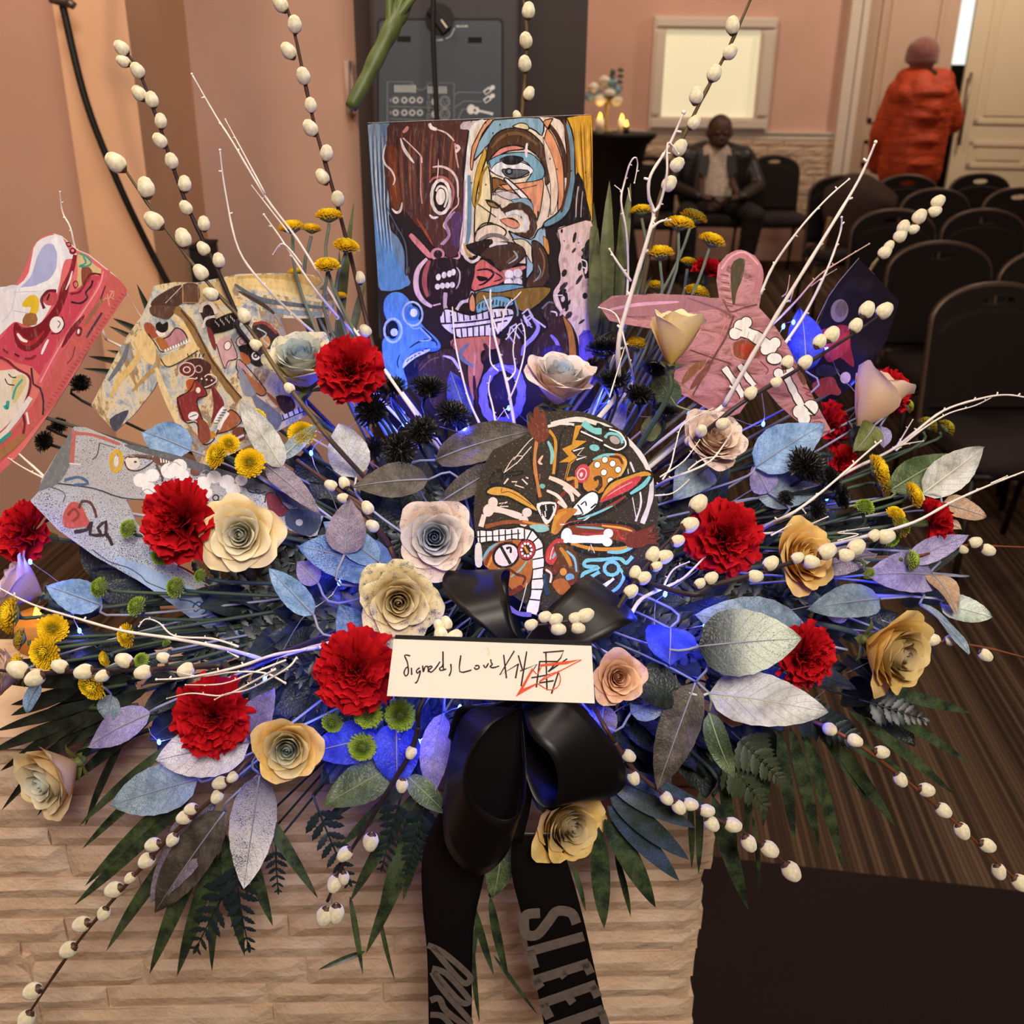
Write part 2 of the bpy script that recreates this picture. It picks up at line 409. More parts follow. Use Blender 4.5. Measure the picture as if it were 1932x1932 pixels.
def rough_stone(wd, hh, dp, amp, sd):
    nx = max(3, int(wd/.02)); nz = max(2, int(hh/.012)); mb = MB(); r_ = random.Random(sd)
    rows = []
    for b in range(nz+1):
        row = []
        for a in range(nx+1):
            x = wd*a/nx; z = hh*b/nz; e = 0 if a in (0, nx) or b in (0, nz) else 1
            y = -dp + (.004 if not e else 0) - amp*e*(mnoise.noise(Vector((x*24+sd*3.1, z*40, sd)))*.6 + mnoise.noise(Vector((x*70, z*90, sd*2.3)))*.35)
            jx = 0 if e else r_.uniform(-.0012, .0012)
            row.append((x+jx, y, z+(r_.uniform(-.0012, .0012) if b in (0, nz) else 0)))
        rows.append(row)
    mb.grid(rows); ring = [r[0] for r in rows]
    c = [rows[0][0], rows[0][-1], rows[-1][-1], rows[-1][0]]
    mb.add(c+[(p[0], .02, p[2]) for p in c], [(0, 1, 5, 4), (1, 2, 6, 5), (2, 3, 7, 6), (3, 0, 4, 7)])
    return mb.mesh('stone', smooth=False)
z = ZTOP-.006; sd = 1
while z > .02:
    hh = rnd.choice([.028, .036, .044, .05]) if z > .3 else .08
    x = 0; first = True
    while x > -1.35:
        ww = rnd.uniform(.14, .34)
        if first: x += rnd.uniform(-.004, .012); first = False
        link('stone', rough_stone(ww-.0015, hh-.0015, rnd.uniform(.004, .009), .0035, sd), LEDGE, led, Matrix.Translation((x-ww, .012, z-hh))); sd += 1
        x -= ww
    # end stones on the right side of the ledge
    link('stone', rough_stone(.19, hh-.0015, rnd.uniform(.002, .02), .004, sd), LEDGE, led, Matrix.Translation((-.012, .01, z-hh)) @ Matrix.Rotation(math.pi/2, 4, 'Z')); sd += 1
    z -= hh
# left return of the ledge that stands a little forward
led2 = tag(thing('wall_ledge_return', None, None, (PY(22, 1700, YS-.03).x, YS-.03, 0)), kind='structure'); led2.rotation_euler.z = math.radians(-28)
mb = MB(); mb.box((-.6, .015, 0), (-.005, .12, ZTOP-.06)); link('core', mb.mesh('core', smooth=False), LEDGE, led2)
z = ZTOP-.06
while z > .25:
    hh = rnd.choice([.09, .13, .16])
    link('stone', rough_stone(.33, hh-.002, rnd.uniform(.004, .014), .007, sd), LEDGE, led2, Matrix.Translation((-.33, .012, z-hh))); sd += 1; z -= hh
# ================================================================== furniture and people
BLK = plain('black_upholstery', '1b1413', .85, .25, noise=400, var=.3, bump=.1); BRONZE = plain('bronze_chair_frame', '59463a', .4, .5, metal=.5); DKLEG = plain('dark_chair_leg', '1a1412', .45)
def arch(wd, z0, z1, n=10, rise=.13):
    pts = [(-wd/2, z0), (wd/2, z0), (wd/2, z1-rise)]
    for i in range(n+1):
        a = math.pi*i/n; s = abs(math.sin(a))**.8
        pts.append((wd/2*math.cos(a), z1-rise+rise*s))
    return pts
def build_chair():
    t = thing('banquet_chair', '', 'chair')
    bk = arch(.40, .47, .88, 14)
    tilt = lambda p, y: (p[0], y+.10*(p[1]-.45), p[1])
    mb = MB(); hole = [(.055*math.cos(a)*1.0, .835+.016*math.sin(a)) for a in [2*math.pi*k/12 for k in range(12)]]
    outer = [tilt(p, .17) for p in bk]
    # padded back: slab with a hand hole, slightly domed to the front
    tri = tessellate_polygon([[Vector((p[0], p[1], 0)) for p in bk], [Vector((p[0], p[1], 0)) for p in reversed(hole)]])
    allp = bk+list(reversed(hole)); n = len(allp)
    mb.add([tilt(p, .165) for p in allp]+[tilt(p, .205) for p in allp], [tuple(q) for q in tri]+[tuple(n+i for i in reversed(q)) for q in tri])
    m = len(bk); mb.f += [(i, (i+1) % m, n+(i+1) % m, n+i) for i in range(m)]; mb.m += [0]*m
    h = len(hole); mb.f += [(m+i, m+(i+1) % h, n+m+(i+1) % h, n+m+i) for i in range(h)]; mb.m += [0]*h
    inner = [tilt((p[0]*.9, .50+(p[1]-.47)*.74), .150) for p in bk]; ring = [tilt((p[0]*.96, .485+(p[1]-.47)*.80), .166) for p in bk]
    rows = [ring+[ring[0]], inner+[inner[0]]]; mb.grid(rows); mb.add(inner, [tuple(range(len(inner)))])
    link('backrest', mb.mesh('backrest', smooth=False, recalc=True), BLK, t)
    mb = MB(); fr_ = [tilt(p, .185) for p in [(-.2, .30), (-.2, .47)]+list(reversed(bk[2:]))+[(.2, .47), (.2, .30)]]; mb.tube(catmull(fr_, 2), .0125, 8); link('back_frame', mb.mesh('back_frame'), BRONZE, t)
    mb = MB()
    prof = [(0, .405), (.205, .405), (.215, .43), (.21, .455), (.17, .475), (0, .48)]
    n0 = 24; rows = []
    for r, z in prof:
        rows.append([(max(-.205, min(.205, 1.25*r*math.cos(2*math.pi*k/n0))), -.03+max(-.21, min(.21, 1.25*r*math.sin(2*math.pi*k/n0))), z) for k in range(n0+1)])
    mb.grid(rows); link('seat', mb.mesh('seat'), plain('seat_fabric', '2c2322', .85, .25, noise=400, var=.3), t)
    mb = MB(); mb.tube([(-.2, -.22, .40), (.2, -.22, .40), (.2, .17, .40), (-.2, .17, .40), (-.2, -.22, .40)], .011, 6); link('seat_frame', mb.mesh('seat_frame'), DKLEG, t)
    for sx in (-1, 1):
        mb = MB(); mb.tube([(sx*.195, -.21, .41), (sx*.205, -.24, .0)], .011, 7); link('leg', mb.mesh('leg'), DKLEG, t)
        mb = MB(); mb.tube([(sx*.2, .17, .44), (sx*.2, .18, .3), (sx*.205, .25, .0)], .011, 7); link('leg', mb.mesh('leg'), DKLEG, t)
    return t
CH = [(1895, 527, 'nearest at the right edge with its seat beside the birch twig tips'), (1778, 450, 'second nearest, left of the edge chair, behind the pale pink rose'),
      (1690, 390, 'third row, left one, just below the draped brown coat'), (1862, 390, 'third row, right one, above the two nearest chairs'),
      (1775, 352, 'fourth row, between the two arched tops of the third row'), (1928, 350, 'fourth row, cut by the right edge'),
      (1714, 326, 'back row, in front of the orange coat'), (1853, 323, 'back row, in front of the cream door leaf'),
      (1590, 327, 'back row, leftmost, with the brown coat on it'), (1463, 284, 'against the wall, empty, right of the seated person'),
      (1226, 290, 'against the wall between table and seated person'), (1350, 288, 'against the wall under the seated person'), (1992, 464, 'second row, mostly outside the right edge')]
ch0 = build_chair()
for i, (x, y, ph) in enumerate(CH):
    c = ch0 if i == 0 else copy_tree(ch0)
    p = PZ(x, y, .90)
    if p.y > YB-.4: p = PY(x, y, YB-.42)
    c.location = (p.x, p.y-.22, 0); c['label'] = 'black banquet chair '+ph; c['group'] = 'black banquet chairs in rows'
    c.rotation_euler.z = math.radians(rnd.uniform(-4, 4)) if i not in (9, 10, 11) else 0
chairs = {i: None for i in range(len(CH))}
# coat draped over the leftmost back-row chair, hanging to the right
def drape(name, label, pts, mat, cat):
    me = MB(); rows = []
    org = Vector(pts[0][0])
    for r in pts: rows.append(catmull(r, 5))
    cols = [catmull([rows[i][k] for i in range(len(rows))], 5) for k in range(len(rows[0]))]
    g = [[cols[k][i] for k in range(len(cols))] for i in range(len(cols[0]))]
    g = [[tuple(Vector(p)+Vector((0, .012*mnoise.noise(Vector(p)*9), .01*mnoise.noise(Vector(p)*11+Vector((3, 1, 2)))))) for p in row] for row in g]
    me.grid(g); o = link(name, me.mesh(name, origin=org), mat); o.location = org
    md = o.modifiers.new('thick', 'SOLIDIFY'); md.thickness = .025
    return tag(o, label, cat)
Yc = PZ(1590, 327, .90).y-.03
drape('draped_coat', 'dark brown coat draped over a chair back in the back row', [[PY(1560, 352, Yc+.06), PY(1600, 335, Yc+.08), PY(1645, 342, Yc+.06), PY(1690, 375, Yc+.02)], [PY(1553, 400, Yc-.12), PY(1602, 368, Yc-.16), PY(1645, 376, Yc-.16), PY(1685, 392, Yc-.08)],
      [PY(1565, 490, Yc-.14), PY(1600, 462, Yc-.24), PY(1632, 425, Yc-.2), PY(1662, 402, Yc-.1)]], plain('brown_wool', '3a2a24', .9, .2, noise=60, var=.3), 'coat')
pc = [PY(1566, 410, Yc-.3), PY(1556, 450, Yc-.3), PY(1536, 520, Yc-.3), PY(1528, 570, Yc-.3)]
z_ = PY(1528, 570, Yc-.3); pc.append(Vector((z_.x-.02, z_.y, 0.0)))
mb = MB(); mb.tube(catmull(pc, 5), .016, 8); o = tag(link('wooden_rod', mb.mesh('rod', origin=pc[-1]), plain('tan_wood', '9b7650', .5, noise=30, var=.15)), 'tan wooden rod leaning beside the brown draped coat', 'rod'); o.location = pc[-1]
# cocktail table with stretch cover, vase, candles
pt = PY(1163, 252, 7.5); zt = pt.z
tb = thing('cocktail_table', 'high round cocktail table under a black stretch cover', 'table', (pt.x, 7.5, 0))
mb = MB(); prof = [(.27, 0), (.262, .05), (.2, .25), (.15, .5), (.16, .75), (.215, zt-.07), (.275, zt-.012), (.28, zt), (0.001, zt)]
mb.lathe([(r, z) for r, z in prof], 32); link('cover', mb.mesh('cover'), plain('black_spandex', '120d0e', .6, .3), tb)
mb = MB(); mb.lathe([(.27, zt), (.27, zt+.006), (.001, zt+.007)], 32); link('table_top', mb.mesh('table_top'), plain('black_cloth_top', '171112', .7), tb)
zt += .007
pv = PY(1143, 246, 7.45)
vs = thing('flower_vase', 'slim gold stem vase on the black cocktail table', 'vase', (pv.x, 7.45, zt))
GOLD = plain('antique_gold', '7d6a45', .35, metal=.7)
mb = MB(); mb.lathe([(.05, 0), (.05, .012), (.012, .03), (.011, .16), (.02, .19), (.05, .23), (.048, .232), (.012, .2)], 16); link('body', mb.mesh('body'), GOLD, vs)
bl = [(1132, 188, .055, 'f2ead8', 'white'), (1150, 176, .05, 'f4efe2', 'white'), (1120, 166, .045, 'f0e8d5', 'cream'), (1140, 153, .045, 'e6dcc6', 'cream'), (1163, 190, .045, 'efe3cc', 'cream'),
      (1112, 182, .04, '8fb2c6', 'pale blue'), (1155, 156, .04, '8aa9b8', 'pale blue'), (1165, 170, .035, '7f9fb0', 'pale blue'), (1128, 172, .03, 'a5bfca', 'pale blue')]
wh = ['low left', 'centre', 'upper left', 'top', 'low right', 'far left', 'upper right', 'right', 'middle left']
for i, (x, y, r, c, nm) in enumerate(bl):
    p = PY(x, y, 7.45); f_ = thing('silk_rose', '%s round bloom, %s of the bouquet in the gold vase' % (nm, wh[i]), 'flower', p, 'blooms in the gold vase')
    mb = MB()
    for k in range(3): mb.lathe([(r*(.25+.25*k), -.3*r), (r*(.45+.25*k), .1*r), (r*(.42+.22*k), .6*r-.12*r*k), (r*(.36+.22*k), .55*r-.12*r*k)], 10, closed=False)
    mb.ball((0, 0, 0), r*.8, 10, 6)
    link('petals', mb.mesh('petals'), plain('silk_'+c, c, .7), f_)
    mb = MB(); q = Vector((pv.x, 7.45, zt+.2))-p; mb.tube([Vector((0, 0, 0)), q*.6+Vector((0, 0, -.02)), q], .003, 5); link('stem', mb.mesh('stem'), plain('silk_stem', '4c5c4a', .7), f_)
p = PY(1160, 150, 7.45); eu = thing('eucalyptus_sprig', 'grey green leaf sprig at the top of the vase bouquet', 'leaf sprig', p)
for k in range(10):
    mb = MB(); mb.ball((0, 0, 0), (.022, .004, .014), 8, 5); a = k*2.1; link('leaf', mb.mesh('leaf'), plain('eucalyptus', '54655c', .6), eu, Matrix.Translation((.035*math.cos(a), .02*math.sin(a*1.3), -.05+.012*k)) @ Matrix.Rotation(a, 4, 'Y'))
mb = MB(); q = Vector((pv.x, 7.45, zt+.2))-p; mb.tube([(0, 0, .06), (0, 0, 0), q], .003, 5); link('stem', mb.mesh('stem'), plain('silk_stem', '4c5c4a', .7), eu)
FLAME = emit('led_flame', 'ffc83c', 6); WAX = plain('white_wax', 'e9d6bf', .5)
def candle(x, yf, yb, Yd, wd, label, wax=WAX, z0=None, fs=1.0):
    p = PY(x, yb, Yd); z0 = zt if z0 is None else z0; zf = PY(x, yf, Yd).z; h = zf-z0-.012
    c = thing('led_candle', label, 'candle', (p.x, Yd, z0), 'flameless candles'); mb = MB(); mb.lathe([(wd, 0), (wd, h), (wd*.8, h-.004), (.002, h-.008)], 14); link('wax', mb.mesh('wax'), wax, c)
    mb = MB(); mb.lathe([(.001, 0), (.011, .012), (.012, .02), (.006, .036), (.001, .046)], 10); link('flame', mb.mesh('flame'), FLAME, c, Matrix.Translation((0, 0, h-.01*fs)) @ Matrix.Scale(fs, 4))
    l = bpy.data.lights.new('candle_glow', 'POINT'); l.energy = .25*fs*fs; l.color = (1, .6, .2); l.shadow_soft_size = .01; lo = bpy.data.objects.new('candle_glow', l); COL.objects.link(lo); lo.parent = c; lo.location = (0, 0, h+.05)
    return c
candle(1131, 220, 252, 7.36, .026, 'tall white flameless candle left of the vase stem')
candle(1172, 222, 252, 7.5, .022, 'white flameless candle at the right on the cocktail table')
candle(1181, 234, 252, 7.38, .02, 'short dark flameless candle in front, right on the cocktail table', plain('dark_glass_cup', '3a1f14', .3))
# ------------------------------------------------------------------ speaker, cables, box
YSP = 2.6
def sp(x, y, dy=0): return PY(x, y, YSP+dy)
xa, xb = sp(701, 150).x, sp(981, 150).x; ztop = 1.95; zbot = .0
spk = thing('loudspeaker_column', 'tall charcoal loudspeaker column with printed connection diagram on its panel', 'speaker', ((xa+xb)/2, YSP+.1, 0))
so = Vector(((xa+xb)/2, YSP+.1, 0))
CHAR = plain('charcoal_plastic', '3a3538', .55, noise=200, var=.08)
mb = MB(); mb.box((xa, YSP, zbot), (xb, YSP+.22, ztop)); link('cabinet', mb.mesh('cabinet', smooth=False, origin=so), CHAR, spk)
bev = spk.children[0].modifiers.new('bevel', 'BEVEL'); bev.width = .012; bev.segments = 3
def rrect(x0, y0, x1, y1, r, n=4):
    out = []
    for cx, cy, a0 in ((x1-r, y0+r, -90), (x1-r, y1-r, 0), (x0+r, y1-r, 90), (x0+r, y0+r, 180)):
        for k in range(n+1):
            a = math.radians(a0+90*k/n); out.append((cx+r*math.cos(a), cy+r*math.sin(a)))
    return out
mb = MB(); mb.prism([sp(x, y, -.002) for x, y in rrect(711, 34, 950, 640, 10)], (0, .002, 0)); link('panel_gasket', mb.mesh('gasket', smooth=False, origin=so), plain('gasket_black', '0d0c0d', .6), spk)
mb = MB(); mb.prism([sp(x, y, -.006) for x, y in rrect(715, 39, 946, 640, 8)], (0, .004, 0)); pnl = link('panel', mb.mesh('panel', smooth=False, origin=so), plain('slate_panel', '3f4851', .45, noise=150, var=.06), spk)
for x, y in ((762, 73), (896, 75)):
    mb = MB(); mb.prism([sp(a, b, -.0066) for a, b in ((x-13, y-5), (x+13, y-5), (x+13, y+6), (x-13, y+6))], (0, .001, 0)); link('slot', mb.mesh('slot', smooth=False, origin=so), plain('slot_black', '070607', .8), spk)
kc = sp(829, 36, -.01); mb = MB()
def disc(c, r, y0, y1, n=28): return [Vector((c.x+r*math.cos(2*math.pi*k/n), c.y+y0, c.z+r*math.sin(2*math.pi*k/n))) for k in range(n)]
ppm = (sp(829+100, 36)-sp(829, 36)).length/100
mb.prism(disc(kc, 27*ppm, 0, 0), (0, .012, 0)); kn = link('knob', mb.mesh('knob', smooth=False, origin=so), plain('knob_black', '121113', .35), spk)
mb = MB(); v = Vector((.62, 0, -.78)); n_ = Vector((.78, 0, .62)); q = [kc+v*a*ppm+n_*b*ppm for a, b in ((-24, -9), (24, -9), (24, 9), (-24, 9))]; mb.prism(q, (0, -.016, 0)); link('grip', mb.mesh('grip', smooth=False, origin=so), plain('knob_black', '121113', .35), kn)
mb = MB(); q = [kc+Vector((0, -.0165, 0))+v*a*ppm+n_*b*ppm for a, b in ((4, 1), (21, 1), (21, 4), (4, 4))]; mb.prism(q, (0, -.001, 0)); link('pointer', mb.mesh('pointer', smooth=False, origin=so), plain('pointer_cream', 'e8dcc0', .4), kn)
cb = [PY(818, -60, 2.42), PY(817, 60, 2.42), PY(820, 140, 2.42), PY(824, 230, 2.42), PY(830, 400, 2.42), PY(838, 600, 2.45)]
end = Vector((cb[-1].x, 2.5, 0.0)); cb = [PY(818, -420, 2.42)]+cb+[Vector((end.x, 2.45, .4)), end]
mb = MB(); mb.tube(catmull(cb, 5), .0055, 8); o = tag(link('power_cable', mb.mesh('cable', origin=end), plain('rubber_black', '17130f', .5)), 'black cable hanging straight down in front of the loudspeaker', 'cable'); o.location = end
cb = [PY(112, -200, 2.6), PY(112, -40, 2.6), PY(125, 40, 2.6), PY(165, 200, 2.6), PY(225, 350, 2.62), PY(285, 475, 2.66), PY(330, 560, 2.68), PY(370, 640, 2.7)]
end = Vector((cb[-1].x+.1, 2.7, 0)); cb += [Vector((end.x, 2.7, .4)), end]
mb = MB(); mb.tube(catmull(cb, 6), .0085, 10); o = thing('wall_cable', 'thick black cable sagging across the peach pilaster', 'cable', end); link('cord', mb.mesh('cable', origin=end), plain('rubber_black', '17130f', .5), o)
p = PY(122, 3, 2.59); mb = MB(); mb.tube([p+Vector((-.03, 0, .01)), p+Vector((.012, 0, .0))], .014, 10); mb.tube([p+Vector((.01, -.004, 0)), p+Vector((.022, -.004, -.01))], .009, 8); link('clamp', mb.mesh('clamp', origin=end), plain('clamp_metal', '75685c', .4, metal=.7), o)
p = PY(358, 470, 3.0); bx = thing('equipment_box', 'narrow black box standing by the wall above the painted jacket', 'box', (p.x, 3.05, 0))
mb = MB(); wv = (PY(388, 470, 3.0).x-PY(331, 470, 3.0).x)/2; mb.box((-wv, -.05, 0), (wv, .08, p.z)); link('body', mb.mesh('body', smooth=False), plain('box_black', '120f12', .7), bx)
mb = MB(); mb.box((-wv*1.05, -.055, p.z), (wv*1.05, .085, p.z+.008)); link('lid', mb.mesh('lid', smooth=False), plain('box_black', '120f12', .7), bx)
# ------------------------------------------------------------------ people
def cap(mb, a, b, ra, rb, n=7):
    a = Vector(a); b = Vector(b)
    for i in range(n+1):
        t_ = i/n; mb.ball(a.lerp(b, t_), ra+(rb-ra)*t_, 10, 8)
def fuse(name, mb, vox, mat, parent, smooth=4):
    me = mb.mesh(name+'_raw'); o = bpy.data.objects.new('tmp', me); COL.objects.link(o)
    r = o.modifiers.new('r', 'REMESH'); r.mode = 'VOXEL'; r.voxel_size = vox; r.use_smooth_shade = True
    s_ = o.modifiers.new('s', 'SMOOTH'); s_.iterations = smooth; s_.factor = .5
    dg = bpy.context.evaluated_depsgraph_get(); dg.update(); me2 = bpy.data.meshes.new_from_object(o.evaluated_get(dg)); me2.materials.clear()
    bpy.data.objects.remove(o); bpy.data.meshes.remove(me)
    for p_ in me2.polygons: p_.use_smooth = True
    return link(name, me2, mat, parent)
def hand(mb, w_, fwd, side, s=1.0, curl=.6):
    w_ = Vector(w_); fwd = Vector(fwd).normalized(); side = Vector(side).normalized(); dn = Vector((0, 0, -1))
    cap(mb, w_, w_+fwd*.07*s, .026*s, .032*s, 4); cap(mb, w_+fwd*.05*s-side*.02*s, w_+fwd*.07*s+side*.025*s, .02*s, .02*s, 4)
    for k, ln in enumerate((.075, .085, .078, .06)):
        b0 = w_+fwd*.08*s+side*(-.03+.02*k)*s; m_ = b0+(fwd+dn*curl*.5).normalized()*ln*.5*s; e_ = m_+(fwd+dn*curl*2).normalized()*ln*.5*s
        cap(mb, b0, m_, .0095*s, .009*s, 4); cap(mb, m_, e_, .009*s, .0075*s, 4)
    b0 = w_+fwd*.025*s-side*.025*s; m_ = b0+(fwd*.7-side*.8)*.035*s; cap(mb, b0, m_, .012*s, .0105*s, 3); cap(mb, m_, m_+(fwd-side*.1)*.035*s, .0105*s, .009*s, 3)
# seated person in a black jacket, head bowed over a phone
Yp = PY(1350, 288, YB-.42).y-.2; px_ = PY(1352, 300, Yp-.1).x; s = .97
per = thing('person', 'seated person in black leather jacket and white shirt looking down at phone', 'person', (px_, Yp, 0))
per.scale = (1.08, 1.05, .945)
SKIN = plain('dark_skin', '4a3026', .55)
mb = MB()
mb.ball((0, -.13, 1.17*s), (.082, .1, .125), 16, 12, M=Matrix.Rotation(math.radians(28), 3, 'X')); mb.ball((0, -.17, 1.11*s), (.062, .07, .07), 12, 8)
mb.ball((0, -.262, 1.125*s), (.014, .02, .022), 8, 6); mb.ball((0, -.245, 1.085*s), (.026, .012, .009), 8, 6)
for sx in (-1, 1): mb.ball((sx*.083, -.12, 1.155*s), (.012, .022, .034), 8, 6); mb.ball((sx*.032, -.235, 1.165*s), (.018, .012, .008), 8, 6)
cap(mb, (0, -.02, .98*s), (0, -.1, 1.08*s), .062, .06)
hand(mb, (-.13, -.36, .66), (.9, -.35, -.1), (.3, .9, 0), .95); hand(mb, (.13, -.36, .66), (-.9, -.35, -.1), (.3, -.9, 0), .95)
cap(mb, (0, -.02, 1.0), (0, .02, .6), .05, .06); cap(mb, (-.1, -.1, .8), (-.13, -.36, .66), .03, .024); cap(mb, (.1, -.1, .8), (.13, -.36, .66), .03, .024)
fuse('body', mb, .008, SKIN, per, 3)
mb = MB(); mb.ball((0, -.118, 1.19*s), (.085, .103, .112), 16, 12, M=Matrix.Rotation(math.radians(28), 3, 'X'))
hm = mb.mesh('hair'); bm = bmesh.new(); bm.from_mesh(hm); bmesh.ops.delete(bm, geom=[v for v in bm.verts if v.co.z < 1.17*s or v.co.y < -.21], context='VERTS'); bm.to_mesh(hm); bm.free(); link('hair', hm, plain('cropped_hair', '2a211b', .9, noise=300, var=.3), per)
mb = MB(); cap(mb, (0, -.06, .97*s), (0, -.07, .66), .12, .15); cap(mb, (0, -.09, .92*s), (0, -.1, .66), .1, .12); fuse('shirt', mb, .016, plain('white_check_shirt', 'cbb7a6', .8, noise=45, var=.22), per)
LEATH = plain('black_leather', '17110f', .42, .5, noise=40, var=.3, bump=.25)
mb = MB()
for sx in (-1, 1):
    cap(mb, (sx*.07, .03, 1.02*s), (sx*.2, .0, .96*s), .075, .085); cap(mb, (sx*.19, .0, .96*s), (sx*.15, 0, .62), .1, .1)
    cap(mb, (sx*.235, .0, .94*s), (sx*.31, -.08, .72), .075, .066); cap(mb, (sx*.31, -.08, .72), (sx*.15, -.35, .665), .064, .046); cap(mb, (sx*.11, -.06, .98*s), (sx*.13, -.11, .68), .055, .05)
cap(mb, (0, .06, .98*s), (0, .06, .6), .12, .13)
fuse('jacket', mb, .013, LEATH, per)
for sx in (-1, 1):
    mb = MB(); mb.prism([Vector(p) for p in ((sx*.045, -.15, 1.0*s), (sx*.12, -.15, .98*s), (sx*.135, -.18, .86*s), (sx*.075, -.19, .82*s))], (0, .012, 0)); link('lapel', mb.mesh('lapel', smooth=False, recalc=True), LEATH, per)
mb = MB()
for sx in (-1, 1): cap(mb, (sx*.1, 0, .57), (sx*.23, -.42, .53), .105, .085); cap(mb, (sx*.23, -.42, .52), (sx*.2, -.4, .1), .082, .06)
cap(mb, (-.12, .02, .57), (.12, .02, .57), .11, .11); fuse('trousers', mb, .015, plain('black_trousers', '191312', .8), per)
for sx in (-1, 1):
    mb = MB(); cap(mb, (sx*.2, -.38, .05), (sx*.21, -.54, .036), .046, .036); mb.box((sx*.205-.045, -.58, 0), (sx*.205+.045, -.34, .02)); fuse('shoe', mb, .01, plain('black_shoe', '0d0b0b', .4), per)
ph = thing('mobile_phone', 'dark mobile phone held in the hands of the seated person', 'phone', (px_, Yp-.46, .632))
mb = MB(); mb.box((-.07, -.036, 0), (.07, .036, .008)); link('case', mb.mesh('case', smooth=False), plain('phone_case', '0e0e10', .4), ph); mb = MB(); mb.box((-.064, -.032, .008), (.064, .032, .009)); link('screen', mb.mesh('screen', smooth=False), plain('phone_glass', '1b2530', .1), ph)
# standing person in an orange parka, seen from behind
Ys = 8.15; ps = PY(1722, 300, Ys); per2 = thing('person', 'standing person in orange padded coat and knitted hat at the door', 'person', (ps.x, Ys, 0))
mb = MB(); top = PY(1735, 72, Ys).z
hx = PY(1738, 120, Ys).x-ps.x
mb.ball((hx+.01, .02, top-.14), (.083, .1, .125), 14, 10); cap(mb, (hx, 0, top-.27), (hx, 0, top-.16), .06, .06); mb.ball((hx+.02, .115, top-.17), (.018, .024, .02), 8, 6); mb.ball((hx+.018, .1, top-.215), (.03, .014, .01), 8, 6); mb.ball((hx-.075, .01, top-.16), (.014, .024, .034), 8, 6); mb.ball((hx+.09, .01, top-.16), (.012, .024, .034), 8, 6)
hand(mb, (hx+.10, .16, top-.28), (-.2, .3, 1), (1, .2, 0), .9, -.2)
cap(mb, (hx, 0, top-.27), (hx-.02, .0, top-.5), .06, .06); cap(mb, (hx, 0, top-.35), (hx+.16, .05, top-.45), .04, .04); cap(mb, (hx+.16, .05, top-.45), (hx+.1, .16, top-.28), .03, .025)
for sx in (-1, 1): cap(mb, (sx*.09, 0, .8), (sx*.09, 0, .3), .06, .05)
cap(mb, (0, 0, 1.2), (0, 0, .8), .06, .08)
fuse('body', mb, .011, plain('mid_skin', '8a6450', .55), per2, 3)
mb = MB(); mb.ball((hx, -.0, top-.1), (.115, .125, .112), 18, 12); mb.lathe([(.108, -.0), (.118, .01), (.118, .05), (.11, .06)], 18, (hx, 0, top-.165)); 
HAT = NT('knit_hat'); HAT.set(.95, .1, sheen=.4); HAT.col(HAT.ramp(HAT.noise(60, 3), [(.3, H('73473f')), (.7, H('8e5b50'))])); HAT.bump(HAT.noise(120, 2, stretch=(1, 1, .3)), .6, .006)
fuse('knit_hat', mb, .011, HAT.mat, per2, 2)
mb = MB(); z1 = top-.27; zb = PY(1722, 342, Ys).z
cap(mb, (-.06, 0, z1-.1), (-.04, 0, zb+.15), .19, .215); cap(mb, (.06, 0, z1-.12), (.03, 0, zb+.15), .18, .2); cap(mb, (-.05, 0, zb+.1), (.03, 0, zb+.1), .205, .2, 3)
cap(mb, (-.17, 0, z1-.1), (-.235, .05, z1-.38), .105, .1); cap(mb, (-.235, .05, z1-.38), (-.2, .16, z1-.6), .098, .08)
cap(mb, (.15, 0, z1-.12), (.25, .06, z1-.28), .11, .105); cap(mb, (.25, .06, z1-.28), (hx+.11, .15, top-.31), .1, .062)
cap(mb, (-.13, -.0, z1-.01), (.12, 0, z1-.02), .09, .1, 5); cap(mb, (-.17, -.09, z1-.1), (.03, -.14, z1-.19), .075, .085, 6); cap(mb, (-.02, -.13, z1-.1), (.13, -.1, z1-.06), .07, .06, 5)
for k in range(4): mb.lathe([(.19, -.05), (.222, 0), (.19, .05)], 24, (-.01, 0, zb+.14+.16*k))
t = NT('orange_nylon'); t.set(.6, .3); t.col(t.ramp(t.noise(12, 4), [(.3, H('8f2c0e')), (.7, H('c04418'))])); t.bump(t.noise(26, 3, stretch=(.6, .6, 2)), .6, .02)
fuse('padded_coat', mb, .014, t.mat, per2, 3)
mb = MB(); cap(mb, (-.11, .02, z1+.045), (.02, -.07, z1+.035), .035, .035); cap(mb, (.02, -.07, z1+.035), (.13, .04, z1+.0), .03, .04); fuse('dark_collar', mb, .012, plain('collar_black', '1b1516', .8), per2, 2)
mb = MB()
for sx in (-1, 1): cap(mb, (sx*.09-.01, 0, zb+.1), (sx*.1, .01, .12), .1, .075)
fuse('trousers', mb, .015, plain('dark_trousers', '241a1c', .8), per2)
for sx in (-1, 1):
    mb = MB(); cap(mb, (sx*.1, 0, .06), (sx*.11, .17, .045), .055, .045); mb.box((sx*.105-.05, -.06, 0), (sx*.105+.05, .2, .02)); fuse('shoe', mb, .012, plain('black_shoe', '0d0b0b', .4), per2)
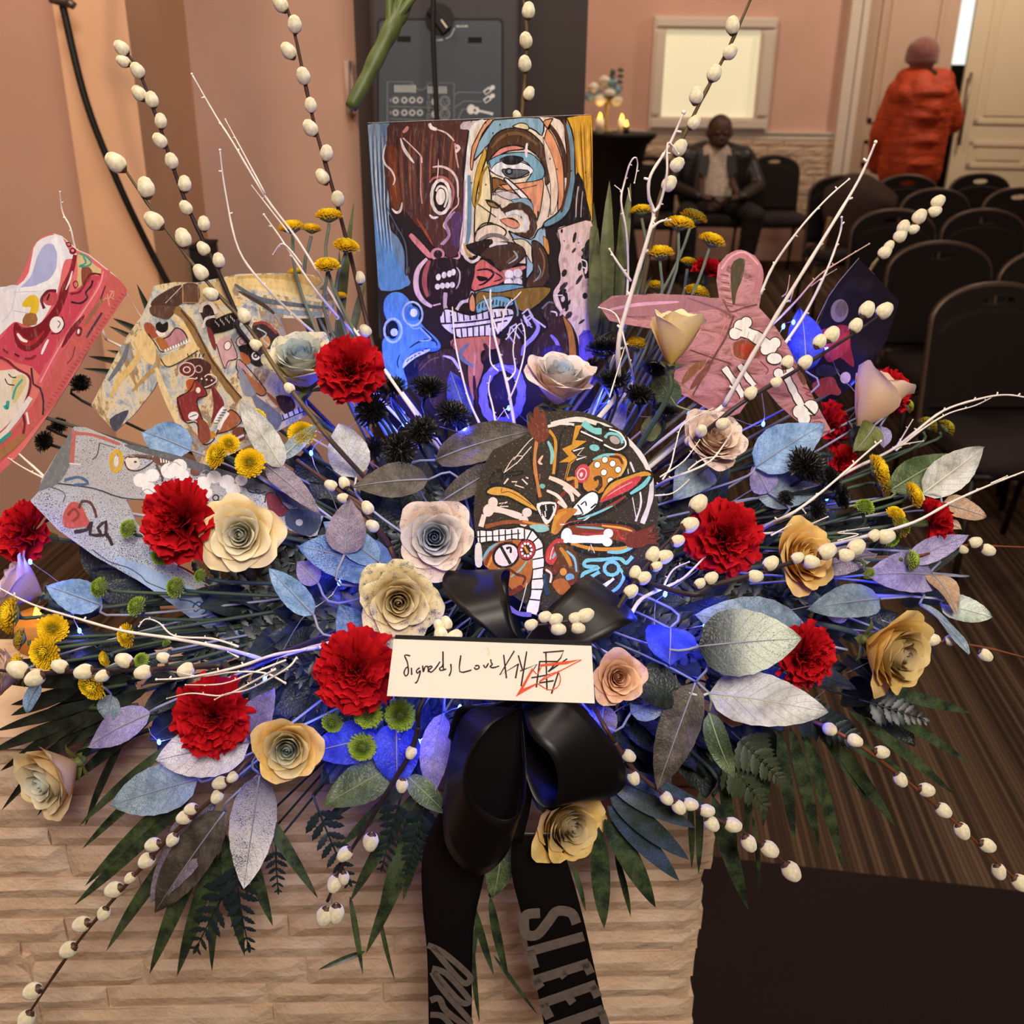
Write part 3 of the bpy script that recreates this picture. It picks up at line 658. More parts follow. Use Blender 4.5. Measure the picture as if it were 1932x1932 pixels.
# thick cut stem hanging in front of the speaker
pts = [P(662, 203, .9), P(690, 150, .9), P(715, 100, .9), P(738, 55, .9), P(752, 25, .905), P(775, -30, .91)]
org = P(752, 25, .905)
st = thing('cut_plant_stalk', 'thick green cut flower stem hanging down across the loudspeaker', 'plant stalk', org)
GST = plain('fleshy_green_stem', '4a5628', .5, noise=90, var=.2, bump=.25, stretch=(1, 1, .25))
mb = MB(); mb.tube(catmull(pts, 5), [.0052+.0000*i+.0012*abs(math.sin(i*.55))+.00012*i for i in range(26)], 12); link('stalk', mb.mesh('stalk', origin=org), GST, st)
for (xa, ya, xb, yb) in ((742, 45, 800, -90), (748, 35, 830, -60), (735, 55, 745, -80)):
    mb = MB(); mb.tube(catmull([P(xa, ya, .9), P((xa+xb)/2-4, (ya+yb)/2, .9), P(xb, yb, .91)], 5), .0038, 8); link('side_stalk', mb.mesh('side_stalk', origin=org), GST, st)
# ================================================================== flat printed boards
def paintmat(name, rough=.5, streak=(40, 40, 9), speck=None, amt=.3, var=.45):
    t = NT(name); t.set(rough+.1, .15)
    at = t.n('ShaderNodeAttribute'); at.attribute_name = 'Col'
    nz = t.noise(6, 4, .65, stretch=streak)
    c = t.mix(t.math('MULTIPLY', t.ramp(nz, [(.42, (0, 0, 0, 1)), (.7, (1, 1, 1, 1))]), var), at.outputs['Color'], (.02, .015, .015, 1))
    n2 = t.noise(9, 4, .6, stretch=streak); c = t.mix(t.math('MULTIPLY', t.ramp(n2, [(.55, (0, 0, 0, 1)), (.75, (1, 1, 1, 1))]), .12), c, (.85, .8, .75, 1))
    if speck:
        fn = t.noise(900, 1); gate = t.noise(14, 2)
        c = t.mix(t.math('GREATER_THAN', fn, t.math('SUBTRACT', .78, t.math('MULTIPLY', t.math('SUBTRACT', gate, .4), amt))), c, H(speck))
    t.col(c); return t.mat
class Board:
    clip = None; outline = 0
    """outline given in photo pixels, laid on a plane (depth at its centre, world normal); art is traced in zoomed-crop pixels"""
    def __init__(s, name, label, cat, outline, cx, cy, D, normal, thick, crop, edge, face, artmat, lean_to=None):
        s.n = Vector(normal).normalized(); s.p0 = P(cx, cy, D); s.crop = crop; s.k = 0
        s.root = thing(name, label, cat, s.p0)
        b = [s.pt(x, y) for x, y in outline]
        mb = MB(); mb.prism(b, -s.n*thick); s.board = link('board', mb.mesh('board', smooth=False, origin=s.p0, recalc=True), edge, s.root)
        mb = MB(); tri = tessellate_polygon([b]); mb.add([p+s.n*.0002 for p in b], tri); s.face = link('face', mb.mesh('face', smooth=False, origin=s.p0), face, s.root)
        s.v = []; s.f = []; s.c = []; s.artmat = artmat
    def pt(s, x, y):
        d = ray(x, y); return C0 + d*((s.p0-C0).dot(s.n)/d.dot(s.n))
    def put(s, pts2, col, faces=None):
        s.k += 1; off = s.n*(.0004+.000006*s.k)
        x0, y0, sc = s.crop; q2 = [(x0+x*sc, y0+y*sc) for x, y in pts2]
        if s.clip: q2 = [s.clip(x, y) for x, y in q2]
        p3 = [s.pt(x, y)+off-s.p0 for x, y in q2]
        if faces is None: faces = tessellate_polygon([[Vector((x, y, 0)) for x, y in pts2]])
        n = len(s.v); s.v += [tuple(p) for p in p3]; s.f += [tuple(n+i for i in f) for f in faces]; s.c += [H(col)]*len(faces)
    def poly(s, col, pts, smooth=3):
        pts = [(pts[i], pts[i+1]) for i in range(0, len(pts), 2)]
        s.put(catmull(pts, smooth, True) if smooth else pts, col)
        if s.outline: s.line('1d1613', s.outline*(.7+.5*(s.k % 3)), [q for p in pts for q in p], smooth, 0, True)
    def line(s, col, w, pts, smooth=4, taper=0, closed=False):
        pts = [(pts[i], pts[i+1]) for i in range(0, len(pts), 2)]
        if closed: pts = pts+[pts[0]]
        if smooth and len(pts) > 2: pts = catmull(pts, smooth)
        L = []; Rr = []; N = len(pts)
        for i, p in enumerate(pts):
            a = pts[max(i-1, 0)]; b = pts[min(i+1, N-1)]; dx, dy = b[0]-a[0], b[1]-a[1]; l = math.hypot(dx, dy) or 1
            h = w/2*(1-taper*abs(2*i/(N-1)-1)**2) if taper else w/2*(1+.12*math.sin(i*1.7))
            L.append((p[0]-dy/l*h, p[1]+dx/l*h)); Rr.append((p[0]+dy/l*h, p[1]-dx/l*h))
        v = L+Rr; s.put(v, col, [(i, i+1, N+i+1, N+i) for i in range(N-1)])
    def ell(s, col, cx, cy, rx, ry, rot=0, n=18, ring=0):
        c_, s_ = math.cos(math.radians(rot)), math.sin(math.radians(rot))
        pts = [(cx+rx*math.cos(a)*c_-ry*math.sin(a)*s_, cy+rx*math.cos(a)*s_+ry*math.sin(a)*c_) for a in [2*math.pi*k/n for k in range(n)]]
        if ring: s.line(col, ring, [q for p in pts for q in p], 2, closed=True)
        else: s.put(pts, col)
    def done(s, name='print'):
        me = bpy.data.meshes.new(name); me.from_pydata(s.v, [], s.f)
        at = me.color_attributes.new('Col', 'FLOAT_COLOR', 'CORNER'); i = 0; flat = []
        for f, c in zip(s.f, s.c): flat += list(c)*len(f)
        at.data.foreach_set('color', flat); me.update()
        link(name, me, s.artmat, s.root); return s.root
FOAM = plain('foam_board_edge', 'd8d0c8', .7)
def facemat(name, hexc, rough=.6): return plain(name, hexc, rough, .15)
# ---------------------------------------------------------------- the large painting
PK = 450/1932
b = Board('painted_board', 'large square painting of two one-eyed faces with teeth, behind the flowers', 'painting', [(693, 232), (1118, 216), (1121, 812), (731, 812)], 905, 500, PY(905, 500, 1.19).dot(F)-C0.dot(F), (0, -1, .0), .005, (680, 200, PK), FOAM,
          facemat('painting_ground', '2a211f'), paintmat('painting_paint'))
B = b
def pclip(x, y):
    y = max(y, 232.6-16*(x-693)/425+.4); return (min(max(x, 693.6+38*(y-232)/580), 1117.6+3*(y-216)/596), min(y, 811))
B.clip = pclip
B.poly('6f8ba3', [56,150, 240,140, 228,420, 195,640, 205,850, 260,980, 340,1070, 378,1180, 380,1360, 395,1452, 168,1494, 135,1300, 90,700])
B.poly('8fa3b4', [60,155, 160,150, 150,480, 120,700, 95,560], 2); B.poly('5d92c4', [118,930, 200,960, 300,1250, 390,1448, 175,1490, 140,1300])
for i in range(9): B.line(['a9c4da','4a5560','c4d4e0','3d4650'][i%4], 10+4*(i%3), [80+i*16,170, 92+i*17,520+i*20, 120+i*13,820, 150+i*14,1130+i*12], 3, 1)
B.poly('241b1c', [235,860, 330,980, 395,1130, 400,1340, 360,1360, 355,1180, 300,1060, 245,1000])
B.line('56616c', 10, [215,820, 290,970, 360,1100, 378,1260, 372,1360])
B.poly('54322a', [240,140, 470,128, 830,115, 870,150, 850,340, 822,480, 832,700, 820,900, 815,1120, 700,1190, 620,1165, 560,1060, 440,950, 355,840, 300,865, 245,825, 225,700, 200,560, 190,430, 215,270])
for i in range(16): B.line(['6e4334','3a2320','7d4a33','47302f','8a5138'][i%5], 14+6*(i%3), [270+i*35,160+(i*37)%60, 262+i*34,380, 275+i*32,620, 300+i*30,800+(i*53)%160], 3, 1)
B.poly('7a3f22', [225,330, 300,360, 300,560, 330,760, 290,840, 245,760, 232,560]); B.line('a35a2c', 12, [285,420, 275,600, 300,780], 3, 1)
B.poly('cdbfbf', [830,130, 950,118, 985,112, 900,200, 868,190, 810,185], 2)
B.line('f3ddd8', 16, [205,310, 185,400, 200,470, 250,520, 280,590, 265,640], 4, .6); B.line('f4e6e0', 26, [325,260, 350,340, 395,410, 435,462], 4, .8); B.line('efc9c0', 10, [345,258, 420,330, 490,405, 498,460])
B.line('f5e2da', 22, [255,830, 290,862, 325,845, 338,780], 4, .7); B.line('d98f88', 30, [345,215, 372,190, 385,165], 3, .5)
B.line('f6e6dc', 30, [560,140, 575,175, 620,190], 3, .3); B.line('ecc9c2', 14, [620,190, 690,215, 740,260, 760,285], 3, .4); B.line('dba79f', 12, [765,300, 775,400, 790,480, 795,500]); B.line('f0d0c8', 26, [775,315, 800,340, 770,375], 3, .3)
B.line('c79a93', 9, [488,400, 490,520, 488,680, 500,790]); B.poly('3c211f', [590,540, 680,560, 760,640, 770,760, 700,880, 620,870, 570,780, 560,640])
B.line('e9cfc8', 20, [585,495, 660,490, 740,530, 785,610, 790,740], 4, .5); B.line('b86f6c', 22, [560,620, 600,580, 680,580, 740,640, 755,720, 730,830], 4, .5)
B.line('f0c9c2', 10, [632,430, 630,520, 622,600], 3, .8); B.ell('f2e6da', 652, 735, 75, 135, 0, 22, 26); B.ell('2a1a18', 655, 735, 62, 118, 0, 22); B.ell('f4ead8', 650, 735, 38, 66, 4, 18); B.line('f4ead8', 20, [612,690, 640,650, 690,670, 705,740, 680,820], 4, .3); B.line('f4eae0', 22, [560,880, 590,905, 632,898], 3, .6)
B.line('eac2bb', 10, [795,740, 790,800, 740,850, 700,910, 672,970, 705,1010, 722,1040, 700,1080, 650,1120], 3); B.line('b58fb0', 26, [770,860, 690,940, 720,1045, 660,1120], 3)
B.poly('5a3b63', [735,900, 820,860, 815,1130, 735,1140, 745,1030]); B.line('a4492c', 22, [455,910, 520,1010, 590,1130], 3, .8); B.poly('e08a8c', [400,1040, 435,1045, 575,1200, 545,1225, 410,1080])
B.ell('d996a2', 625, 1200, 58, 52, 0, 18); B.ell('3a1f22', 628, 1200, 36, 34); B.ell('54323a', 735, 1175, 55, 50); B.line('e3a6ae', 18, [680,1225, 740,1240, 800,1225, 795,1180], 3, .3)
# grinning head on the left
B.poly('2b1b1d', [575,1250, 700,1225, 830,1260, 900,1330, 905,1450, 860,1540, 720,1620, 620,1600, 560,1530, 530,1420, 540,1320])
B.line('e6c4d0', 44, [540,1235, 475,1310, 450,1400, 460,1500, 510,1580, 580,1625], 4, .5); B.line('b05a5c', 40, [560,1250, 525,1350, 520,1450, 545,1545], 4, .4); B.line('efc7d3', 12, [590,1615, 650,1600])
for i, (x, y) in enumerate([(632,1385),(678,1368),(722,1358),(752,1345)]): B.ell('f2ebe6', x, y, 20, 27, 8)
for i, (x, y) in enumerate([(625,1462),(665,1455),(705,1452),(745,1448)]): B.ell('efe6e2', x, y, 21, 24)
B.line('e0c8cf', 12, [780,1305, 805,1350, 800,1430, 775,1480], 4, .5); B.line('cfb6bf', 30, [690,1510, 685,1610, 695,1645], 3); B.line('d9c8d0', 26, [910,1500, 880,1570, 820,1590, 780,1650], 4)
# right head: bands
B.outline = 7
B.poly('f2dfc4', [1000,112, 900,180, 862,400, 848,650, 830,900, 800,1160, 870,1230, 980,1210, 1380,1280, 1420,1100, 1480,960, 1600,880, 1690,700, 1700,400, 1660,190, 1560,90, 1200,90])
B.poly('8fb4c2', [1080,112, 1450,96, 1470,240, 1380,180, 1180,190, 1060,290, 960,400, 915,440, 940,330, 1000,220]); B.poly('e79b6f', [905,330, 1010,130, 1075,112, 990,220, 925,400, 905,520, 890,470])
B.line('eef0ea', 26, [1000,115, 910,170, 880,330, 858,560, 850,800, 842,1000, 815,1180], 4); B.line('c79ab8', 12, [845,600, 838,840, 828,1040, 800,1190]); B.line('6d94a6', 36, [880,560, 885,750, 880,1000, 860,1120], 4, .3)
B.poly('d7a936', [1010,330, 945,500, 915,660, 905,760, 925,820, 960,760, 975,600, 1030,440]); B.poly('f2e3ae', [1020,420, 965,600, 930,800, 925,1100, 960,1110, 1030,960, 1060,800, 1050,560]); B.line('b07f1c', 24, [1045,470, 985,560, 965,720, 930,810], 4, .5)
B.poly('54371f', [1030,350, 1075,250, 1180,185, 1330,190, 1450,280, 1530,420, 1550,560, 1500,640, 1490,500, 1420,390, 1290,320, 1150,340, 1060,430, 1020,440])
B.poly('e9dba4', [1230,165, 1290,138, 1350,150, 1360,190, 1280,180]); B.line('7b5a35', 26, [1060,340, 1160,240, 1300,225, 1430,310], 4, .5); B.line('4a2c1c', 40, [1500,120, 1590,240, 1650,400, 1665,580], 4, .4)
B.poly('e58e7d', [1050,425, 1130,345, 1230,318, 1310,330, 1320,350, 1200,365, 1110,410, 1060,450]); B.poly('7fb0c0', [1040,440, 1130,395, 1260,375, 1380,385, 1470,470, 1490,560, 1420,640, 1340,620, 1390,540, 1350,460, 1230,430, 1100,470, 1060,510])
B.poly('f4f2ee', [1050,520, 1110,460, 1220,440, 1330,465, 1402,520, 1350,565, 1240,590, 1130,570]); B.poly('1f1d20', [1130,435, 1180,410, 1270,408, 1318,430, 1270,465, 1190,470]); B.poly('62696c', [1150,510, 1355,520, 1330,560, 1245,585, 1170,560]); B.ell('222327', 1202, 530, 34, 30); B.ell('8d9aa2', 1205, 528, 16, 15)
B.line('15120f', 8, [1050,525, 1120,565, 1230,590, 1340,568, 1370,535]); B.line('15120f', 6, [1055,515, 1110,458, 1230,440, 1350,470, 1400,515]); 
for i in range(8): B.line('1d1b1c', 4, [1235+i*14,545, 1240+i*12,580], 0)
B.line('f4e6e0', 20, [1350,300, 1342,360, 1345,415], 3, .4)
B.poly('e89c6a', [1560,100, 1480,130, 1560,240, 1630,420, 1650,620, 1640,800, 1600,870, 1600,640, 1560,440, 1490,260]); B.poly('f0d8b8', [1480,250, 1560,420, 1600,640, 1590,800, 1540,880, 1540,640, 1500,430]); B.poly('6f97a4', [1660,120, 1720,200, 1740,420, 1735,700, 1690,850, 1600,940, 1500,980, 1490,940, 1600,860, 1660,720, 1680,480, 1660,260]); B.line('5a371f', 26, [1645,110, 1680,300, 1690,560, 1650,760, 1625,860], 4, .3)
B.poly('dfa52b', [1665,92, 1882,70, 1880,960, 1850,900, 1820,700, 1780,560, 1740,560, 1735,340, 1710,190], 2)
for i in range(6): B.line(['a86f1d','efc250','7d5218'][i%3], 12, [1730+i*26,120, 1745+i*25,420, 1790+i*16,760], 3, 1)
B.poly('1f1817', [1745,560, 1780,570, 1830,760, 1860,950, 1700,960, 1600,960, 1690,860]); B.line('d6b7ae', 9, [1765,650, 1750,760, 1745,900]); B.line('c9aaa4', 7, [1800,690, 1790,800, 1785,900])
B.poly('8a5a2c', [1065,580, 1150,600, 1350,740, 1200,690, 1120,660, 1075,700]); B.poly('e8a074', [1130,640, 1400,610, 1480,600, 1470,760, 1440,900, 1390,920, 1380,760, 1200,690]); B.poly('d5c9c4', [1090,700, 1200,690, 1340,760, 1280,780, 1150,740]); B.poly('f5f0ea', [1160,590, 1195,590, 1350,730, 1335,755, 1290,735]); B.line('50453f', 8, [1060,560, 1065,690, 1100,720]); B.line('4b3c33', 7, [1080,670, 1240,680, 1430,640]); B.poly('8cb0bd', [1220,760, 1340,745, 1395,800, 1395,880, 1330,850, 1260,800])
B.line('3a3026', 8, [1500,620, 1540,760, 1520,900]); B.line('26201c', 14, [1440,850, 1438,900, 1425,930], 3)
# nose swirl
B.line('4a3120', 60, [1160,860, 1230,815, 1320,815, 1390,890, 1398,990, 1350,1050, 1250,1050], 5); B.line('e4e8e4', 30, [1180,880, 1250,858, 1325,900, 1345,985, 1290,1005], 5); B.poly('e39a76', [1130,920, 1230,905, 1290,960, 1250,990, 1180,965]); B.line('1e1613', 14, [1190,905, 1250,920, 1280,945], 3, .5); B.line('2a1f19', 16, [1010,760, 1070,770, 1130,815, 1150,850], 3, .4); B.poly('a87b3c', [1020,770, 1080,785, 1120,825, 1050,810]); B.line('2a1f19', 8, [950,790, 1020,840, 1100,900]); B.line('2a2019', 12, [945,1000, 990,955, 1060,945, 1130,985], 4, .5)
B.poly('efdcb9', [940,1010, 1010,965, 1100,960, 1180,1010, 1150,1060, 1060,1050, 960,1100, 925,1090]); B.line('857a72', 30, [960,1090, 1040,1045, 1130,1050, 1200,1090], 4, .4)
B.poly('9fc0cc', [1200,1010, 1380,1080, 1440,1000, 1500,1000, 1490,1200, 1400,1330, 1340,1390, 1340,1200, 1250,1090]); B.poly('e5d9b2', [1230,1080, 1330,1080, 1400,1160, 1390,1270, 1340,1200]); B.poly('d99a48', [1480,1050, 1520,1090, 1530,1200, 1490,1160])
B.poly('2a1d15', [850,1130, 1010,1085, 1070,1095, 1020,1180, 960,1210, 890,1170]); B.poly('4b3424', [960,1210, 1060,1120, 1200,1100, 1310,1140, 1335,1210, 1250,1290, 1160,1330, 1100,1310, 1060,1250]); B.line('e6e0d8', 24, [1045,1140, 1100,1115, 1190,1112], 4, .6); B.line('7a5a3a', 18, [1180,1270, 1260,1200, 1280,1170], 4, .4); B.line('a8b5bb', 14, [1200,1275, 1270,1225, 1240,1170], 4, .5)
B.line('e8ddd0', 24, [825,1150, 850,1220, 900,1260, 950,1240, 965,1215], 4); B.line('caa04a', 20, [840,1110, 865,1190, 910,1220], 3, .3)
B.poly('4a3423', [1390,1090, 1440,1100, 1510,1190, 1530,1330, 1500,1440, 1410,1500, 1340,1480, 1350,1400, 1400,1330, 1390,1200]); B.line('8a6a48', 12, [1450,1150, 1490,1250, 1470,1370, 1400,1420]); B.line('8fb7cc', 7, [1440,1290, 1460,1350, 1420,1410])
B.poly('e0736a', [930,1290, 990,1240, 1080,1300, 1170,1350, 1330,1290, 1320,1330, 1200,1400, 1080,1460, 990,1500, 900,1480, 920,1380]); B.poly('201415', [945,1380, 1000,1385, 1030,1400, 970,1412]); B.line('1f1415', 18, [945,1330, 1030,1320, 1080,1360, 1010,1430, 960,1450], 3, .4); B.line('2a1718', 12, [1060,1330, 1150,1390, 1080,1420], 3, .4); B.poly('d9867a', [1140,1330, 1320,1290, 1330,1320, 1190,1370])
for x, y in ((1205,1362),(1275,1352),(1200,1430),(1275,1425)): B.ell('f4efec', x, y, 36, 36); 
B.line('b8b0b0', 8, [1170,1395, 1310,1388]); B.line('b8b0b0', 8, [1240,1330, 1238,1460])
B.poly('6fa3b5', [925,1500, 1060,1460, 1180,1440, 1310,1450, 1330,1500, 1200,1560, 1070,1530, 960,1600]); B.poly('8a6a28', [930,1560, 960,1500, 1100,1510, 1220,1490, 1330,1470, 1540,1470, 1480,1570, 1350,1660, 1270,1640, 1240,1560, 1100,1545, 1010,1600, 950,1650]); B.poly('7bb0bd', [930,1640, 960,1590, 1060,1545, 1160,1540, 1240,1590, 1200,1620, 1060,1640, 960,1680])
for i in range(9): B.line('15211f', 9, [960+i*28,1640-8*(i if i<5 else 9-i), 964+i*28,1600-8*(i if i<5 else 9-i)], 0)
B.poly('e0955c', [905,1510, 880,1570, 885,1650, 930,1660, 930,1560]); B.line('7a9da0', 14, [1250,1570, 1275,1660, 1270,1700], 3)
# big teeth
B.outline = 0
B.poly('efe6ea', [650,1690, 680,1645, 760,1660, 850,1690, 950,1685, 1040,1650, 1150,1640, 1230,1650, 1235,1700, 1200,1760, 1150,1810, 1100,1860, 960,1885, 820,1880, 740,1840, 660,1770])
B.line('1a1416', 12, [650,1700, 690,1640, 800,1668, 900,1690, 1010,1660, 1130,1625, 1235,1640]); B.line('1a1416', 14, [655,1760, 760,1755, 900,1745, 1040,1725, 1180,1700, 1235,1690]); B.line('1a1416', 13, [740,1800, 860,1790, 1000,1770, 1110,1750, 1190,1735]); B.line('1a1416', 11, [745,1845, 830,1885, 960,1890, 1090,1865, 1150,1810])
for i in range(11): B.line('1a1416', 11, [680+i*51,1655+12*math.sin(i), 688+i*51,1752-5*i], 0)
for i in range(8): B.line('1a1416', 11, [768+i*48,1800-6*i, 778+i*46,1875+8*math.sin(i*.5)], 0)
# blue figure lower left
B.poly('5b93d8', [190,1660, 200,1560, 260,1508, 340,1515, 410,1590, 460,1700, 520,1790, 610,1870, 650,1930, 630,1970, 500,1960, 430,1990, 370,2060, 350,2130, 380,2230, 370,2290, 260,2230, 190,2080, 172,1940, 200,1870, 240,1850, 225,1760])
B.poly('3f79c4', [430,1990, 480,1960, 640,1960, 600,1985, 500,1990, 420,2040, 370,2100, 350,2120]); B.line('16212e', 14, [400,1955, 460,1915, 540,1890, 610,1905, 620,1940], 4, .4); B.line('16212e', 12, [500,1790, 570,1860, 620,1920], 3, .4); B.line('a9cdf2', 12, [480,1790, 540,1850, 570,1890, 480,1900], 3, .4)
B.ell('0f1626', 262, 1810, 48, 75); B.ell('b8d6f5', 265, 1815, 70, 95, 0, 22, 18); B.ell('cfe4fa', 275, 1830, 30, 32); B.ell('3f7cca', 425, 1680, 55, 60); B.ell('b8d6f5', 425, 1680, 78, 96, -10, 22, 16); B.ell('e8f2fc', 433, 1672, 30, 34); B.line('9fc6ef', 9, [370,1740, 430,1800, 490,1790])
B.poly('0e1220', [360,2100, 460,2040, 470,2080, 440,2160, 380,2180]); B.poly('d8e0ee', [345,2120, 360,2060, 440,2000, 560,1965, 545,1990, 460,2030, 390,2080]); 
for i in range(6): B.line('12141c', 7, [375+i*30,2070-22*i, 395+i*30,2045-16*i], 0)
B.line('12141c', 10, [320,2010, 300,2070, 310,2120], 3, .4); B.poly('0b0e1a', [395,2130, 455,2060, 460,2150, 420,2180])
# lower area
B.outline = 6
B.poly('3f2b1e', [560,2010, 700,1960, 800,1990, 870,2150, 890,2330, 860,2480, 640,2500, 480,2200, 480,2090]); B.line('8a5a34', 8, [480,2140, 560,2060, 640,2030]); B.line('e0d2d8', 24, [670,2020, 740,2040, 780,2090, 800,2130], 4, .6)
B.poly('c9785a', [760,1880, 1100,1860, 1110,1960, 990,1980, 980,2060, 1000,2120, 940,2300, 905,2400, 870,2200, 860,2060, 750,1960]); B.line('6f7a86', 34, [880,1920, 820,1980, 820,2040, 920,2110], 5, .4); B.line('4b2a26', 40, [1000,1920, 1030,1990, 990,2060], 4, .5); B.line('e29a7c', 16, [930,1950, 925,2100, 915,2260], 3, .8); B.line('3a1d24', 30, [920,2180, 930,2320, 950,2450], 3, .5)
B.ell('7e72c8', 1150, 2330, 155, 225, 6, 26, 72); B.ell('2c1d22', 1145, 2330, 105, 175, 6, 22); B.line('9d94dc', 16, [1040,2140, 1130,2100, 1240,2130]); B.poly('4b2f22', [1110,1960, 1250,1830, 1330,1990, 1290,2080, 1150,2080])
B.poly('3a251d', [1470,1640, 1550,1580, 1640,1660, 1700,1810, 1740,2030, 1600,2060, 1400,2030, 1420,1900, 1520,1790, 1480,1700]); B.line('6a6f76', 14, [1470,1640, 1530,1585, 1600,1620, 1640,1700, 1680,1860], 4); B.line('e9e2e0', 14, [1540,1660, 1585,1670, 1590,1700], 3, .4); B.line('9d92d6', 34, [1400,1720, 1440,1790, 1400,1870, 1330,1940, 1310,2020], 5, .3); B.line('8f84d0', 30, [1540,1850, 1590,1910, 1620,2000], 4, .5); B.poly('3a2a68', [1480,1960, 1620,1940, 1640,2080, 1500,2080])
B.poly('b3772c', [1610,1600, 1650,1640, 1720,1800, 1750,1960, 1740,2060, 1690,2060, 1680,1880, 1640,1720]); B.poly('e6c8ba', [1590,1000, 1700,960, 1870,930, 1885,1150, 1890,1500, 1893,1800, 1895,2200, 1800,2200, 1760,1900, 1700,1760, 1580,1620, 1560,1500, 1620,1400, 1600,1250, 1620,1130])
B.poly('211b1d', [1790,1160, 1890,1140, 1888,1480, 1830,1420, 1800,1300]); B.poly('231d20', [1600,1520, 1660,1480, 1680,1640, 1640,1640]); B.line('e9e4e2', 8, [1570,1530, 1600,1610, 1640,1660]); B.line('e9e4e2', 8, [1560,1530, 1640,1530]); B.line('e8e6e2', 10, [1790,1240, 1830,1260, 1830,1310, 1795,1300], 3)
for i in range(26): B.ell(['2a2224','c9a9a0','e9d2c8','3a3032'][i%4], 1630+(i*47)%230, 1010+(i*131)%760, 10+(i*7)%16, 18+(i*11)%34, (i*31)%60, 7)
B.poly('6a58c8', [1770,1860, 1895,1850, 1895,2250, 1810,2250]); 
# the painted word
for l in ([1195,1880, 1215,1790, 1265,1760], [1190,1840, 1250,1920], [1225,1790, 1290,1880], [1255,1760, 1340,1880, 1300,1720, 1390,1790], [1320,1700, 1360,1780], [1345,1740, 1400,1700], [1380,1770, 1320,1690], [1310,1680, 1355,1640, 1380,1690, 1345,1710], [1365,1690, 1500,1790], [1360,1640, 1395,1700]): B.line('cfc9dd', 13, l, 0)
for i in range(30): B.ell('14110f', 900+(i*173)%980, 120+(i*97)%1150, 6, 6, 0, 6)
B.done('painted_picture')
# ---------------------------------------------------------------- jacket cut-out
JK = 480/1932
t = NT('jacket_print'); t.set(.45, .4)
n1 = t.noise(3.2, 6, .68, stretch=(9, 9, 5), dist=1.0); c = t.ramp(n1, [(.3, H('3c3a3e')), (.4, H('8d959c')), (.47, H('c2c0b4')), (.52, H('dcc596')), (.57, H('8d6f4c')), (.63, H('98a0a6')), (.72, H('4c4a4c'))])
c = t.mix(t.math('GREATER_THAN', t.noise(800, 1), .7), c, H('2a2622')); t.col(c); JMAT = t.mat
out = [(172, 765), (205, 700), (235, 640), (268, 595), (284, 560), (290, 540), (300, 552-15), (330, 532), (372, 533), (450, 517), (520, 515), (590, 518), (628, 545), (632, 575), (620, 598), (580, 601), (528, 600), (546, 650), (560, 700), (578, 760), (585, 780), (527, 812), (480, 835), (430, 860), (390, 882), (372, 872), (345, 820), (318, 760), (297, 720), (290, 735), (255, 780), (217, 815)]
b = Board('jacket_cutout', 'flat cut-out of a denim jacket painted with cartoon faces, upper left', 'cut-out', out, 400, 690, D0(400, 690)+.03, (.12, -1, .25), .005, (160, 500, JK), FOAM, JMAT, paintmat('jacket_paint', speck='2a2622', amt=.15, var=.3))
B.poly = B.poly
B = b
B.poly('c9a562', [1110,90, 1500,70, 1780,95, 1760,160, 1480,190, 1260,180, 1150,130]); B.poly('e0c384', [1150,110, 1500,110, 1850,210, 1700,230, 1400,190, 1200,190]); B.line('5a6470', 40, [1130,140, 1300,250, 1500,290, 1850,330], 4, .6); B.line('e8d19a', 36, [1250,170, 1500,215, 1850,285], 4, .7); B.line('8492a0', 44, [1350,330, 1550,360, 1800,370], 4, .7); B.line('4a3526', 30, [1170,200, 1350,300, 1440,370], 4, .6); B.poly('ddbf82', [860,150, 1000,130, 1160,85, 1120,200, 1190,300, 1080,310, 950,280, 870,230])
B.poly('4a3026', [500,300, 560,230, 730,150, 750,270, 690,320, 560,330]); B.poly('5b3c2e', [500,370, 510,310, 690,320, 640,410, 560,400]); B.poly('6a4838', [745,150, 860,150, 865,280, 745,285]); B.line('c9a06a', 5, [745,150, 745,285, 865,285, 862,150], 0); B.line('c8bda8', 5, [612,290, 740,160], 0)
B.line('8d6a3a', 60, [690,330, 790,430, 900,640, 1000,800, 1100,940, 1170,1030], 4); B.line('4d3420', 14, [730,340, 850,500, 950,700, 1080,880, 1190,1010]); B.poly('e3c68c', [660,390, 760,450, 850,610, 860,650, 640,770, 570,710, 800,590])
B.line('d8b673', 50, [370,580, 420,660, 350,780, 260,880, 200,1010], 4, .5); B.line('6b7078', 40, [330,600, 290,720, 180,880], 4, .6); B.line('b8935a', 34, [480,520, 560,740, 480,830, 360,960], 4, .5); B.line('e7cf98', 50, [540,780, 600,950, 680,1130, 760,1300], 4, .5); B.poly('4b4a58', [190,1170, 330,1100, 300,1180, 230,1265]); B.poly('e4c489', [380,560, 470,500, 540,640, 520,760, 440,700])
# face on the left chest
B.poly('a44f34', [450,450, 500,440, 560,520, 520,560, 470,520]); B.poly('f0e4da', [540,500, 600,490, 610,530, 570,545]); B.poly('15110f', [540,450, 570,430, 590,450, 630,430, 630,490, 590,515, 545,490]); B.poly('b98089', [600,560, 690,480, 740,490, 770,550, 720,590, 640,620, 600,600]); B.line('241814', 9, [590,560, 640,540, 690,480, 745,500, 780,555]); B.poly('b06a30', [540,560, 600,560, 650,640, 590,650]); B.line('241814', 8, [480,520, 540,600, 600,660, 790,570]); B.line('f2ede2', 20, [600,655, 800,570]); 
for i in range(10): B.line('241814', 5, [605+i*20,662-9*i, 600+i*20,642-9*i], 0)
B.line('4e4030', 10, [575,710, 620,770, 700,750, 860,650], 4)
